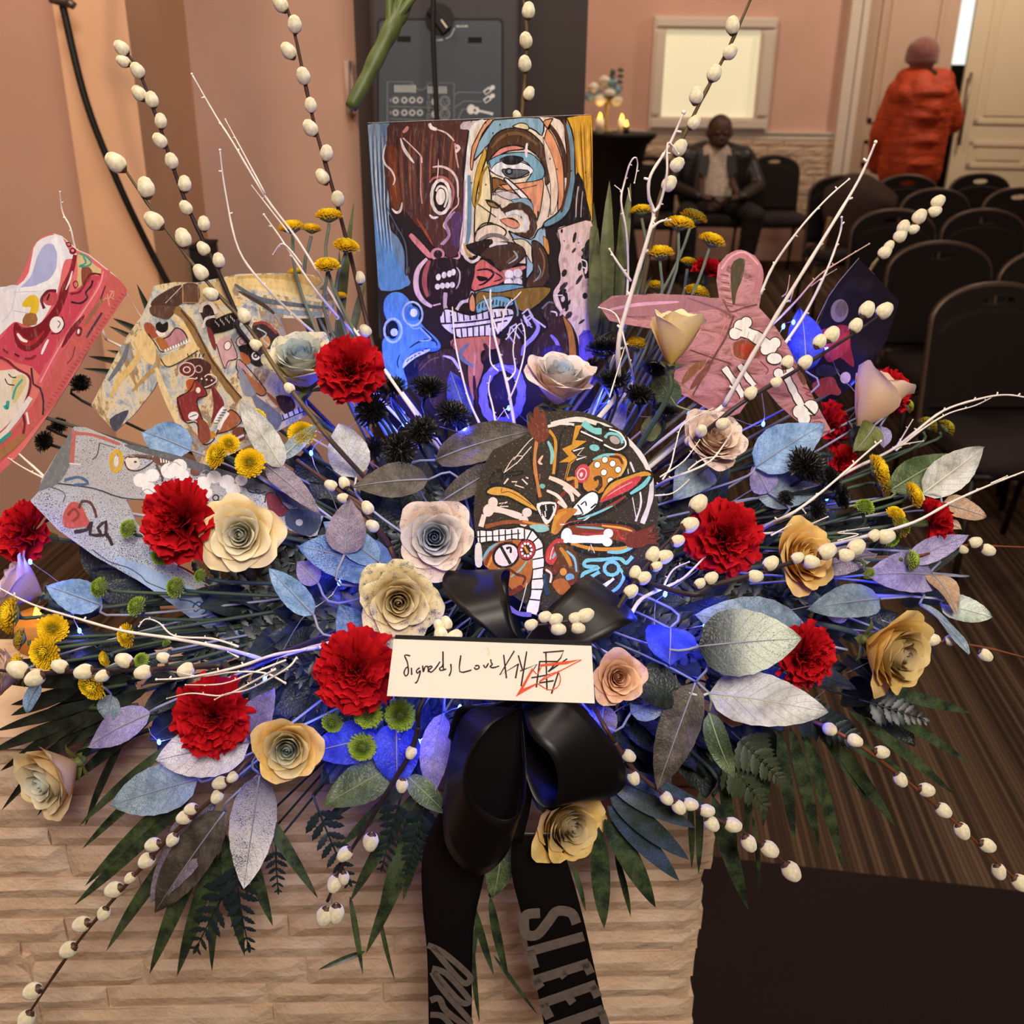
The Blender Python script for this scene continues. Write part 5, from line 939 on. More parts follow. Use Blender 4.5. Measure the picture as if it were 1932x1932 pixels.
B.poly('120f0d', [910,1150, 1050,1080, 1400,1075, 1640,1130, 1600,1180, 1640,1230, 1600,1330, 1480,1400, 1240,1400, 1060,1350, 960,1290]); B.poly('7a3218', [930,1160, 1060,1110, 1300,1100, 1500,1120, 1600,1180, 1560,1300, 1400,1250, 1100,1260, 980,1270]); B.line('c98a2c', 34, [1000,1280, 1200,1330, 1450,1330, 1590,1290], 4, .3); B.line('78c4c4', 34, [1330,1360, 1450,1360, 1560,1320], 4, .5); B.line('d8a040', 22, [1280,1120, 1450,1140, 1560,1170], 3, .5); B.line('b03038', 22, [1090,1190, 1250,1200, 1350,1160, 1420,1170, 1450,1230, 1520,1250], 3, .3); B.line('f4efea', 70, [980,1240, 1150,1245, 1340,1240], 3); B.ell('f4efea', 960, 1210, 50, 70, 10); B.ell('f4efea', 1340, 1190, 44, 42); B.ell('f4efea', 1330, 1270, 46, 40); B.line('78b8b4', 20, [1050,1130, 1200,1140, 1300,1150], 3, .6); B.poly('6b2a16', [1510,1200, 1600,1170, 1720,1130, 1770,1110, 1740,1180, 1810,1170, 1760,1220, 1820,1230, 1770,1260, 1800,1290, 1700,1290, 1640,1320, 1510,1310]); B.line('3a160c', 6, [1700,1200, 1790,1180], 0); B.line('3a160c', 6, [1700,1240, 1800,1235], 0)
# long row of teeth
B.line('0f0d0c', 130, [150,1220, 330,1210, 520,1190, 620,1210, 690,1300, 700,1480, 690,1700, 650,1900], 4); B.line('efe6e4', 96, [150,1220, 330,1210, 520,1190, 620,1215, 690,1310, 700,1480, 690,1700, 640,1920], 4); B.line('0f0d0c', 10, [110,1225, 330,1212, 540,1190], 3)
for i in range(8): B.line('0f0d0c', 12, [170+i*58,1165+i*-2, 172+i*58,1280-i*2], 0)
for i, (x0, y0, x1, y1) in enumerate([(590,1260,650,1150),(620,1300,710,1220),(640,1360,745,1320),(645,1430,750,1410),(645,1520,750,1500),(640,1610,745,1600),(630,1700,740,1700),(620,1790,720,1800)]): B.line('0f0d0c', 12, [x0, y0, x1, y1], 0)
B.poly('a8622c', [210,1480, 240,1370, 340,1270, 480,1250, 560,1260, 640,1330, 650,1500, 620,1640, 540,1700, 460,1700, 380,1600]); B.line('7a3018', 30, [220,1480, 270,1370, 370,1290, 470,1270], 4); B.line('6aa8c0', 26, [190,1440, 250,1340, 330,1280], 4, .5); B.line('c98f30', 26, [240,1500, 300,1390, 400,1320], 4, .5); B.ell('120f0d', 410, 1390, 135, 115, -35); B.ell('e8d6de', 410, 1390, 112, 92, -35); B.line('120f0d', 26, [350,1290, 450,1470], 0); B.line('120f0d', 20, [410,1330, 450,1320, 450,1370], 3); B.ell('120f0d', 595, 1340, 86, 98, 10); B.ell('b02838', 595, 1340, 78, 88, 10); B.ell('3a1814', 595, 1340, 52, 62, 10)
for k in range(10): a = k*.628; B.ell('f2ece4', 595+46*math.cos(a), 1340+58*math.sin(a), 12, 13, 0, 8)
B.line('c98a30', 20, [575,1310, 610,1370], 0); B.line('7fb0a8', 20, [450,1590, 540,1520, 600,1440], 3, .6); B.line('5a2412', 26, [420,1500, 500,1560, 580,1590, 560,1660], 4, .4); B.poly('6b2018', [440,1720, 540,1660, 560,1700, 450,1760]); B.line('c9c4bc', 9, [600,1640, 560,1800, 530,1900], 3); B.poly('d9d2cc', [130,1300, 180,1290, 190,1480, 130,1480])
B.poly('c23a3a', [770,1440, 780,1340, 850,1250, 920,1240, 930,1280, 880,1400, 830,1480]); B.line('78b8c4', 24, [890,1270, 870,1350, 830,1420], 4, .4); B.line('f0d0c8', 9, [810,1430, 830,1340, 870,1280], 3); B.line('6b2a18', 60, [760,1500, 840,1540, 900,1420], 4, .4); B.line('e9dcd0', 18, [770,1520, 820,1560, 810,1640], 3); B.poly('5a3418', [840,1300, 960,1290, 1060,1400, 1060,1600, 900,1680, 820,1660, 900,1500]); B.line('c08428', 40, [900,1320, 960,1400, 1000,1490], 4, .4); B.ell('d8903c', 930, 1540, 32, 34); B.ell('6aa8c0', 990, 1590, 40, 36); B.line('7fc0d0', 22, [960,1350, 1030,1420, 1050,1540], 4, .3); B.line('1a3a58', 40, [760,1560, 770,1680, 790,1750], 4); B.line('6b2a14', 50, [850,1640, 980,1640, 1060,1620], 3); B.poly('a8602c', [830,1640, 930,1600, 1000,1700, 900,1750])
B.line('78c4c4', 34, [1560,1400, 1500,1460, 1440,1420, 1280,1430, 1140,1440, 1130,1490, 1250,1500, 1110,1560, 1130,1610, 1260,1540], 5); B.ell('78c4c4', 1370, 1510, 66, 60, 0, 18, 32); B.line('78c4c4', 30, [1430,1500, 1480,1580, 1430,1680, 1340,1740], 4); B.line('120f0d', 30, [1240,1580, 1340,1640, 1420,1600], 4); B.line('e6e2dc', 9, [1260,1680, 1350,1620], 0); B.line('e6e2dc', 40, [1300,1680, 1390,1600], 3, .4); B.line('e9e4de', 7, [1160,1350, 1180,1290, 1215,1370], 0)
B.line('6a5fb8', 40, [430,1860, 520,1920, 640,1930], 3)
B.done('painted_picture')
# ---------------------------------------------------------------- dark printed card on the right
t = NT('dark_card_print'); t.set(.12, .5); t.col(H('17151a'))
CK = 432/1932
b = Board('dark_printed_card', 'glossy black printed card standing tilted behind the bone jacket', 'card', [(1620, 487), (1697, 568), (1672, 645), (1632, 700), (1600, 735), (1560, 770), (1512, 690), (1545, 610), (1565, 555)], 1610, 620, D0(1610, 620)+.05, (-.25, -1, .1), .003, (1500, 480, CK), plain('card_edge', '6a6566', .4), t.mat, paintmat('card_paint', .3, var=.3))
B = b
B.ell('7a6a60', 375, 475, 74, 98, 10, 22); B.ell('5f5048', 390, 460, 50, 70, 10); B.poly('8a2422', [180,660, 260,625, 440,600, 470,780, 500,930, 470,940, 380,870, 300,910, 245,860, 230,720]); B.poly('a83028', [250,780, 330,700, 450,660, 460,780, 400,850, 310,890]); B.poly('98382a', [140,1110, 210,1050, 320,1035, 360,1110, 390,1160, 360,1190, 300,1180, 210,1210]); B.poly('2a2426', [180,960, 260,930, 380,980, 300,1030, 190,1020]); B.ell('c8aca6', 425, 1040, 44, 50, 20, 14); B.line('8a8488', 5, [60,860, 280,360, 540,30], 3)
B.done('printed_picture')
# ---------------------------------------------------------------- diagram on the loudspeaker panel
GK = 310/1932
class SpArt(Board):
    def __init__(s): s.n = Vector((0, -1, 0)); s.p0 = sp(830, 150, -.0065); s.crop = (690, 0, GK); s.k = 0; s.v = []; s.f = []; s.c = []; s.artmat = paintmat('panel_ink', .5, var=.0)
B = SpArt(); s_ = B
B.line('6c7074', 16, [255,1440, 255,960, 545,965], 0); B.line('6c7074', 16, [545,965, 570,1020, 640,1060, 700,1040, 740,975], 3); B.line('6c7074', 16, [740,975, 1040,980, 1040,1440], 0)
for i in range(10): B.line('c4c6c8', 12, [345+i*26,1000, 348+i*26,1085 if i<8 else 1090], 0)
for i in range(9): B.line('c4c6c8', 12, [735+i*26,1015, 738+i*26,1100], 0)
for yy in (1178, 1325):
    for x in (352, 455, 547, 638): B.ell('c9cbcc', x, yy, 27, 28, 0, 16, 13); B.ell('7c8083', x, yy, 42, 42, 0, 8, 5)
    B.ell('9a9da0', 930, yy+18, 58, 64, 0, 22, 9); B.ell('8a8e92', 930, yy+18, 40, 46, 0, 20, 6); B.ell('8a8e92', 910, yy+10, 9, 9); B.ell('8a8e92', 950, yy+10, 9, 9); B.ell('8a8e92', 930, yy+42, 9, 9); B.line('9a9da0', 7, [725,yy+12, 755,yy+12, 755,yy+70, 725,yy+70, 725,yy+12], 0); B.line('8a8e92', 12, [728,yy-50, 752,yy-50], 0); B.line('8a8e92', 12, [728,yy-22, 752,yy-22], 0); B.line('8f9396', 6, [290,yy+72, 1000,yy+96], 0); B.ell('b9bcbe', 800, yy+18, 26, 42)
    B.line('a2a5a8', 10, [292,yy-20, 292,yy+20], 0)
B.line('8a9298', 7, [1050,1110, 1090,1085, 1370,1090], 0); B.line('8a9298', 7, [1050,1260, 1160,1190, 1370,1196], 0); B.line('8a9298', 7, [1080,1410, 1140,1285, 1190,1285], 0)
for yy in (0, 98):
    B.line('dcdcda', 56, [1395,1095+yy, 1465,1045+yy], 0); B.line('3f4851', 30, [1405,1092+yy, 1455,1055+yy], 0); B.ell('dcdcda', 1490, 1030+yy, 30, 26, -30)
B.ell('d8d8d6', 1240, 1285, 48, 58, 10); B.ell('d8d8d6', 1300, 1300, 36, 44, 10); B.ell('3f4851', 1283, 1297, 17, 18); B.line('d8d8d6', 24, [1320,1300, 1480,1335], 0); B.line('d8d8d6', 30, [1465,1335, 1498,1340], 0)
B.line('cfd2d4', 10, [940,455, 1000,420, 1045,330], 4)
def glyph(B, txt, x, y, w, h, col, lw):
    G = {'R': [[0,1,0,0,.9,.1,.9,.4,0,.5,1,1]], 'E': [[1,0,0,0,0,1,1,1],[0,.5,.8,.5]], 'L': [[0,0,0,1,1,1]], 'A': [[0,1,.5,0,1,1],[.2,.6,.8,.6]], 'S': [[1,.1,.3,0,0,.25,1,.7,.7,1,0,.9]], 'O': [[.5,0,0,.5,.5,1,1,.5,.5,0]], 'C': [[1,.1,.4,0,0,.5,.4,1,1,.9]], 'K': [[0,0,0,1],[1,0,.1,.5,1,1]]}
    for i, ch in enumerate(txt):
        for st_ in G[ch]: B.line(col, lw, [q for k in range(0, len(st_), 2) for q in (x+i*w*1.25+st_[k]*w, y+st_[k+1]*h)], 0)
glyph(B, 'RELEASE', 1065, 300, 16, 18, 'dfe1e2', 5); glyph(B, 'LOCK', 838, 460, 15, 18, 'dfe1e2', 5)
B.root = spk; me_root = B.root
B.artmat.name = 'panel_ink'
sd_ = B.p0.copy(); B.v = [tuple(Vector(v)+sd_-so) for v in B.v]; B.done('panel_print')
# ================================================================== the flower arrangement: bowl, flowers
GC = Vector((.0, 1.09, .93))
bw = thing('flower_bowl', 'black flower bowl on the stone ledge hidden under the flowers', 'bowl', (GC.x, GC.y, ZTOP+.013))
mb = MB(); mb.lathe([(.07, 0), (.1, .005), (.125, .06), (.13, .085), (.122, .085), (.1, .02), (.001, .015)], 28); link('bowl', mb.mesh('bowl'), plain('bowl_black', '0d0c0d', .4), bw)
mb = MB(); mb.lathe([(.115, .06), (.118, .1), (.1, .16), (.05, .2), (.001, .21)], 24); link('floral_foam', mb.mesh('foam'), plain('foam_green', '1d2a1c', .95, noise=200, var=.3), bw)
def core(k=1.0): return GC + Vector((rnd.uniform(-.07, .07)*k, rnd.uniform(-.06, .06)*k, rnd.uniform(-.03, .06)))
STEM = plain('flower_stem_green', '3f5034', .55, noise=60, var=.2); STEMD = plain('dark_stem', '1c2420', .6); STEMG = plain('grey_green_stem', '6d7a66', .6)
def stem(root, head, n, r=.0022, mat=None, back=.06, to=None, M=None):
    to = to or core(); head = Vector(head); a = head-Vector(n)*.008
    pts = catmull([a, a-Vector(n)*back*.5, (a-Vector(n)*back).lerp(to, .35), a.lerp(to, .75)+Vector((0, 0, -.01)), to], 4)
    mb = MB(); Mi = root.matrix_basis.inverted(); mb.tube([Mi @ Vector(p) for p in pts], r/root.matrix_basis.to_scale()[0], 6)
    return link('stem', mb.mesh('stem'), mat or STEM, root)
# ---------------------------------------------------------------- roses
def rose_set(op, N, sd):
    r_ = random.Random(sd); out = []
    for i in range(N):
        t_ = i/(N-1); a0 = i*2.3999+r_.uniform(-.2, .2)
        f0 = math.radians(10+54*t_**.9*(.45+.55*op)); f1 = math.radians(-14+(48*op+12)*t_**1.4); curl = math.radians((12+123*op)*t_**1.1+r_.uniform(-8, 12)*t_)
        L = .62+.34*t_+r_.uniform(-.03, .03); w0 = .30+.26*t_; nv, nu = 9, 10; rows = []; uv = []
        prof = []; rr, zz = .015, .0
        for j in range(nv+1):
            v = j/nv; ph = f0*(1-v)+f1*v + curl*max(0, (v-.68)/.32)**1.5
            prof.append((rr, zz)); rr += math.sin(ph)*L/nv; zz += math.cos(ph)*L/nv
        zt_ = .10*(1-t_)
        notch = r_.uniform(-.06, .1)
        for j in range(nv+1):
            v = j/nv; row = []
            W = w0*math.sin(min(1, v*1.15+.06)*math.pi/2)*(1-.62*max(0, (v-.62)/.38)**2.2)
            for k in range(nu+1):
                u = 2*k/nu-1; ve = v*(1-.10*u*u*(v > .4))
                jj = min(nv-1e-6, ve*nv); q = int(jj); fr_ = jj-q
                R_ = prof[q][0]*(1-fr_)+prof[q+1][0]*fr_; Z_ = prof[q][1]*(1-fr_)+prof[q+1][1]*fr_
                an = u*min(2.5, W/max(R_*.9, .07)); R2 = R_*(1+.09*u)+.012*math.sin(3*u+i)*v*t_; R2 += .05*t_*v*v*abs(u)**3
                Z2 = Z_+zt_+.018*t_*math.sin(5*u+i*1.3)*v
                if t_ > .5: Z2 += notch*.3*max(0, 1-abs(u)*2.5)*v**6*op
                row.append((R2*math.cos(a0+an), R2*math.sin(a0+an), Z2)); uv.append((k/nu, v))
            rows.append(row)
        mb = MB(); mb.grid(rows); out.append((mb.mesh('petal', uv=uv), t_))
    return out
ROSES = [rose_set(1.0, 28, 1), rose_set(.62, 25, 2), rose_set(.18, 17, 3), rose_set(.85, 27, 4)]
mb = MB(); rows = []; uvs = []
for j in range(6):
    v = j/5; rows.append([(.30*v+.05, (u-.5)*.16*math.sin(math.pi*min(1, v*.9+.15)), -.06+.10*math.sin(v*2.2)) for u in (0, .5, 1)])
mb.grid(rows); SEPAL = mb.mesh('sepal'); mb = MB(); mb.lathe([(.02, -.18), (.07, -.12), (.09, -.03), (.03, .04)], 12); HIP = mb.mesh('hip')
SEPM = plain('sepal_green', '5d6638', .6, noise=60, var=.2)
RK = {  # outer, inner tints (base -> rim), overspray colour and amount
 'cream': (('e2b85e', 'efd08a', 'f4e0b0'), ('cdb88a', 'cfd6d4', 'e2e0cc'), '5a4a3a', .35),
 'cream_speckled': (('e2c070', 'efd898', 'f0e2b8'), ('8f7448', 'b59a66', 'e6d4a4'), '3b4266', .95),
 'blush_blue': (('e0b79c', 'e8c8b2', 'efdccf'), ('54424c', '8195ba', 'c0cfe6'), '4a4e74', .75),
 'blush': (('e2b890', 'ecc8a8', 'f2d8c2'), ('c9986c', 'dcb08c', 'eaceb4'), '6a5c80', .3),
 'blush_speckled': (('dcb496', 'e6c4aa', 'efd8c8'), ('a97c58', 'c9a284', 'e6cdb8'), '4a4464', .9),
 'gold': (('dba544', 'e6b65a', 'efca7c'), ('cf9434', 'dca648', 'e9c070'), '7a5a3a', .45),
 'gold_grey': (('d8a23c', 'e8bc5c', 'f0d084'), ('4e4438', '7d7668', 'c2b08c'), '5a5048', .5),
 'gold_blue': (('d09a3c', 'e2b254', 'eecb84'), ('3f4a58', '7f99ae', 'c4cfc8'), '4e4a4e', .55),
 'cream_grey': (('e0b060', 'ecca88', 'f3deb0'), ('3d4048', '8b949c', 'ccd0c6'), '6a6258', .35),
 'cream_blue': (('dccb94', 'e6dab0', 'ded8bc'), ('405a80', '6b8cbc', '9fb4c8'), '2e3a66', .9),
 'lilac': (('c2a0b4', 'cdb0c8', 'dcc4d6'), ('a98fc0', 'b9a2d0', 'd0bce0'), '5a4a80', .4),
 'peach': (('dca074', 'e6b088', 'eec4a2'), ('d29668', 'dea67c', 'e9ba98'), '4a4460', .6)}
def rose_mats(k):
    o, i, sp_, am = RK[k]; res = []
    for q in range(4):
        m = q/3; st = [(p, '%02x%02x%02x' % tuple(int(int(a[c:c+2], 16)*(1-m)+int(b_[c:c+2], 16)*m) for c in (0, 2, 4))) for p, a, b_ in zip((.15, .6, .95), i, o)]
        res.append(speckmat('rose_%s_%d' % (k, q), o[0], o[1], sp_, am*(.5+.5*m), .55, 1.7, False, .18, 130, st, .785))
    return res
RM = {}
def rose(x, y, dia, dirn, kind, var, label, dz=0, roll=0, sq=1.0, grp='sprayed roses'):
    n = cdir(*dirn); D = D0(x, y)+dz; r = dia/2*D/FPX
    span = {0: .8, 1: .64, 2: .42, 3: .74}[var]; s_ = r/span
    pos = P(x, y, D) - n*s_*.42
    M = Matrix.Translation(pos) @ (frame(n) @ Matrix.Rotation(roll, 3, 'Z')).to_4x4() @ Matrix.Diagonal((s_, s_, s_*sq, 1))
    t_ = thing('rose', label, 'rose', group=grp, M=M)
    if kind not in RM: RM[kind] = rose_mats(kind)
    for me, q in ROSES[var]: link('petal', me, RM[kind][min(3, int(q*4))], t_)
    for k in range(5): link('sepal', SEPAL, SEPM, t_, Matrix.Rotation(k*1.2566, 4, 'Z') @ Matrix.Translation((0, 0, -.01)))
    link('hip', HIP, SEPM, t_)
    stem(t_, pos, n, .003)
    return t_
rose(455, 1010, 165, (.05, .05, 1), 'cream', 0, 'cream yellow open rose with pale blue heart right of the left red carnation', -.02, .4)
rose(820, 1015, 152, (.06, .1, 1), 'blush_blue', 3, 'blush rose with blue spiral heart left of the painted disc', -.02, 1.2)
rose(752, 1135, 172, (.12, -.05, 1), 'cream_speckled', 0, 'cream rose heavily speckled blue just above the white note card', -.02, 2.6)
rose(572, 690, 150, (.0, .85, .75), 'cream_blue', 1, 'cream and blue rose half hidden behind the upper left red carnation', .0, .8)
rose(1057, 722, 142, (.2, .8, .55), 'blush_blue', 1, 'blush and blue rose at the painting foot above the painted disc', -.03, 2.2)
rose(1273, 640, 100, (.12, 1, .25), 'cream', 2, 'cream yellow rosebud in front of the pink hooded jacket cut-out', -.09, .3)
rose(1345, 832, 135, (.2, .5, .8), 'blush_speckled', 3, 'blush speckled rose with drooping petals under the hooded jacket cut-out', -.02, 1.0)
rose(1648, 758, 112, (.45, .9, .2), 'blush', 2, 'pale peach rosebud in front of the right edge carnation', 0, 1.9)
rose(1512, 1052, 150, (.5, .2, .85), 'gold', 3, 'golden yellow rose right of the big red carnation', 0, .6)
rose(1680, 1228, 165, (.55, -.25, .8), 'gold_grey', 1, 'wilting yellow rose at the lower right above the carpet', 0, 2.9)
rose(1165, 1278, 108, (.1, .1, 1), 'peach', 3, 'small peach rose right of the white note card', 0, .5)
rose(1068, 1552, 165, (.45, -.15, .8), 'gold_grey', 3, 'golden rose with grey heart under the bow loops', .03, .2)
rose(543, 1412, 128, (.12, .0, 1), 'gold_blue', 1, 'yellow rose with dark blue heart between two red carnations bottom left', -.01, 1.4)
rose(102, 1465, 155, (-.5, -.3, .8), 'cream_grey', 1, 'cream rose with grey heart at the lower left corner over the stone', .01, 2.0)
rose(38, 1108, 125, (-.75, .35, .4), 'lilac', 1, 'lilac lit rose at the left edge below the red carnation', .02, .9)
rose(2, 1270, 120, (-.6, .1, .7), 'blush_speckled', 1, 'blush rose cut off by the left edge behind yellow mums', .03, 1.6)
rose(1382, 1325, 90, (.1, -.4, .8), 'gold', 1, 'golden rose peeping out under the big silvery leaf', .04, 2.2)
# ---------------------------------------------------------------- carnations
def carn_petal(sd):
    r_ = random.Random(sd); nv, nu = 7, 16; rows = []; uv = []; ph = r_.uniform(0, 6)
    for j in range(nv+1):
        v = j/nv; row = []
        for k in range(nu+1):
            u = 2*k/nu-1; wv = .06+.50*v**1.2
            x = v*(1-.10*u*u)+(.035*(k % 2) if j == nv else 0)*(1)
            amp = .13*v**1.6; z = amp*math.sin(4.2*u+ph)+.5*amp*math.sin(9.5*u+ph*2)+.05*v*v*(1-u*u)
            y = u*wv*(1-.12*math.cos(6*u+ph)*v)
            row.append((x+.05*math.sin(7*u+ph)*v*v, y, z)); uv.append((k/nu, v))
        rows.append(row)
    mb = MB(); mb.grid(rows); return mb.mesh('petal', uv=uv)
CP = [carn_petal(i) for i in range(6)]
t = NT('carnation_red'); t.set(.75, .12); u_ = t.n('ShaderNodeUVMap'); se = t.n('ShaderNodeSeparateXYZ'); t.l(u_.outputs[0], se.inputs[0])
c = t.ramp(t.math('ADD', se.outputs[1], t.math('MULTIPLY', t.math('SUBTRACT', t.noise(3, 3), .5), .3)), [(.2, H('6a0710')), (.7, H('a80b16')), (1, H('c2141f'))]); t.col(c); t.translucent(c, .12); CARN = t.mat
mb = MB(); mb.lathe([(.05, -.75), (.13, -.7), (.17, -.3), (.14, -.05)], 12); CALYX = mb.mesh('calyx')
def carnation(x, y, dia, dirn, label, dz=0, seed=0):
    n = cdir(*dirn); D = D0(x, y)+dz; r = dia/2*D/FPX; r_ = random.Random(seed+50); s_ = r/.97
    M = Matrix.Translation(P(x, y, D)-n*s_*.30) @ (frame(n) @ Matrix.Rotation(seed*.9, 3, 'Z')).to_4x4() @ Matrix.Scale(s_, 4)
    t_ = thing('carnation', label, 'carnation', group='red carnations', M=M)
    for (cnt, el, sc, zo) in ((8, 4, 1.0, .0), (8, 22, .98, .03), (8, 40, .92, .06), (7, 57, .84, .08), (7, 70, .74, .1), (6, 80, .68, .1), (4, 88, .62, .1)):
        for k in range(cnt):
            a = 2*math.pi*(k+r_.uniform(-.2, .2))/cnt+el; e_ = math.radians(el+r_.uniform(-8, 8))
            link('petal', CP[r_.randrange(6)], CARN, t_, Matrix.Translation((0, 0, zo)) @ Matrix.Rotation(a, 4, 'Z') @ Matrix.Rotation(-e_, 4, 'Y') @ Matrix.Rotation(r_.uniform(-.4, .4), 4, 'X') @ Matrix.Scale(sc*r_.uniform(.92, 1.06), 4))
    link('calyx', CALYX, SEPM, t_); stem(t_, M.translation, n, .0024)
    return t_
for i, a in enumerate([(660, 694, 122, (.1, .15, 1), 'red carnation at the lower left corner of the painting', -.04), (332, 980, 150, (-.45, .1, .8), 'red carnation lying over the jeans cut-out', -.04), (42, 1002, 125, (-.6, .2, .6), 'red carnation at the left edge beside the jeans waist', .02),
    (668, 1266, 155, (-.05, .05, 1), 'red carnation touching the left end of the white note card', -.02), (397, 1355, 145, (0, -.1, 1), 'red carnation at lower left beneath the white twigs', 0), (1370, 1014, 142, (.05, .1, 1), 'large red carnation right of the painted disc', -.01),
    (1522, 1238, 122, (.45, -.1, .8), 'red carnation between silvery leaf and wilting yellow rose', .01), (1686, 735, 88, (.8, .4, .2), 'red carnation behind the pale peach rosebud', .02), (1768, 985, 90, (.9, .1, .3), 'red carnation at the right among tan leaves', .01),
    (1572, 800, 90, (.8, .1, .4), 'red carnation behind the hooded jacket sleeve end', .06), (1338, 506, 58, (.3, .8, .4), 'red carnation behind the yellow mums beside the pink hood', .05), (1592, 872, 62, (.5, -.2, .7), 'small orange red carnation below the jacket sleeve by black mums', .04)]): carnation(*a, seed=i)
# ---------------------------------------------------------------- chrysanthemums
def floret_set(N, ln, wd, dome, out_, sd, fold=.3, drop=.25, jit=.1):
    r_ = random.Random(sd); mb = MB(); uv = []
    for k in range(N):
        q = math.sqrt((k+.6)/N); an = k*2.39996+r_.uniform(-.05, .05); rad = Vector((math.cos(an), math.sin(an), 0)); Z = Vector((0, 0, 1))
        tip = rad*q*(1+r_.uniform(-jit, jit)*.5)+Z*(dome*math.sqrt(max(0, 1-.93*q*q))-drop*q**4+r_.uniform(-jit, jit)*.4)
        d = (rad*(out_*q+.02)+Z*(1.05-.95*q)).normalized(); d = (d+Vector((r_.uniform(-jit, jit), r_.uniform(-jit, jit), r_.uniform(-jit, jit)))).normalized()
        sd_ = Z.cross(rad); sd_ = (sd_-d*sd_.dot(d)).normalized(); up = d.cross(sd_)
        if up.dot(rad) > 0: up = -up
        l = ln*(.6+.4*q)*r_.uniform(.9, 1.1); w_ = wd*(.55+.45*q); n0 = len(mb.v); b0 = tip-d*l
        for (tt, ww, uu) in ((0, .5, 0), (.55, .9, -.02), (.85, 1.0, .03), (1.0, .45, .12)):
            c_ = b0+d*l*tt+up*uu*l
            for sgn in (-1, 0, 1): mb.v.append(tuple(c_+sd_*w_*ww*.5*sgn+up*w_*fold*(abs(sgn)-.5))); uv.append((q, tt))
        for j in range(3):
            for c2 in range(2): a = n0+j*3+c2; mb.f.append((a, a+1, a+4, a+3)); mb.m.append(0)
    return mb.mesh('florets', uv=uv)
FL_BUT = floret_set(240, .42, .17, .5, 1.0, 1); FL_TIGHT = floret_set(200, .36, .16, .72, .8, 2, .3, .35); FL_SPIKE = floret_set(230, .62, .085, .42, 1.25, 3, .25, .1, .2)
mb = MB(); mb.lathe([(.08, -.45), (.3, -.36), (.62, -.2), (.55, -.05), (.25, .1), (.01, .14)], 14); MCUP = mb.mesh('receptacle')
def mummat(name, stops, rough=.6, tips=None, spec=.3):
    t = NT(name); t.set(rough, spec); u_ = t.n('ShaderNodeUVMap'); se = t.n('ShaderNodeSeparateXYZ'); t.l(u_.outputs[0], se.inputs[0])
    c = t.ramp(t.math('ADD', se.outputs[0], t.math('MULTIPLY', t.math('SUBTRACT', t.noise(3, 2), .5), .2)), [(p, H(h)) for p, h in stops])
    sh = t.ramp(se.outputs[1], [(.3, (.6, .6, .6, 1)), (.8, (1, 1, 1, 1))]); c = t.mix(1.0, c, sh, 'MULTIPLY'); t.col(c); t.translucent(c, .12) if spec < .35 else None; return t.mat  # shade between florets is multiplied into the colour, darker towards each base
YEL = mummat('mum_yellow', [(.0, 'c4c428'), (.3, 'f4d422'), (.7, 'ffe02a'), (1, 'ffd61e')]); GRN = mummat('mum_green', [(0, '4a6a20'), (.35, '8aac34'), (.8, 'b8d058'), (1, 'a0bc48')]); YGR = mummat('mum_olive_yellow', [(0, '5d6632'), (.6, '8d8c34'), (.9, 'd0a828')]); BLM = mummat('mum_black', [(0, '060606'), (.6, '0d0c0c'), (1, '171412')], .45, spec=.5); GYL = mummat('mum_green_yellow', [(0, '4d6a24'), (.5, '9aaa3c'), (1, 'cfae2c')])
MUMS = {'y': (FL_BUT, YEL, 'yellow_button_mum', 1.0), 'g': (FL_TIGHT, GRN, 'green_button_mum', 1.0), 'k': (FL_SPIKE, BLM, 'black_spider_mum', 1.05), 'o': (FL_BUT, YGR, 'yellow_button_mum', 1.0), 'h': (FL_TIGHT, GYL, 'green_button_mum', 1.0)}
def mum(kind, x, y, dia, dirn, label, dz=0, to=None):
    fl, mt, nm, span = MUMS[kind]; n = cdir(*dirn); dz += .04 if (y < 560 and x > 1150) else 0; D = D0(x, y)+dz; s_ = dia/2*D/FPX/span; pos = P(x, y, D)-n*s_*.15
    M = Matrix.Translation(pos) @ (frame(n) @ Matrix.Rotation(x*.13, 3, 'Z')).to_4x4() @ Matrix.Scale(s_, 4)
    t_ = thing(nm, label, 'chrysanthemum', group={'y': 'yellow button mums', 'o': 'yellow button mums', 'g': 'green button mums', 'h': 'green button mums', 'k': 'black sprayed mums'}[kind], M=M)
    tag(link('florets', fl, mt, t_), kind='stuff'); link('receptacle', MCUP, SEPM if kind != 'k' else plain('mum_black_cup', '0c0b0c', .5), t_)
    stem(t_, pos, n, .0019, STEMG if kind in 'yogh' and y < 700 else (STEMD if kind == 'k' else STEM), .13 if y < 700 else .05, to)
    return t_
Y_ = 'yellow button mum '
up = (.1, .9, .42); upl = (-.1, .9, .42)
VT = lambda x: P(x, 900, 1.2)
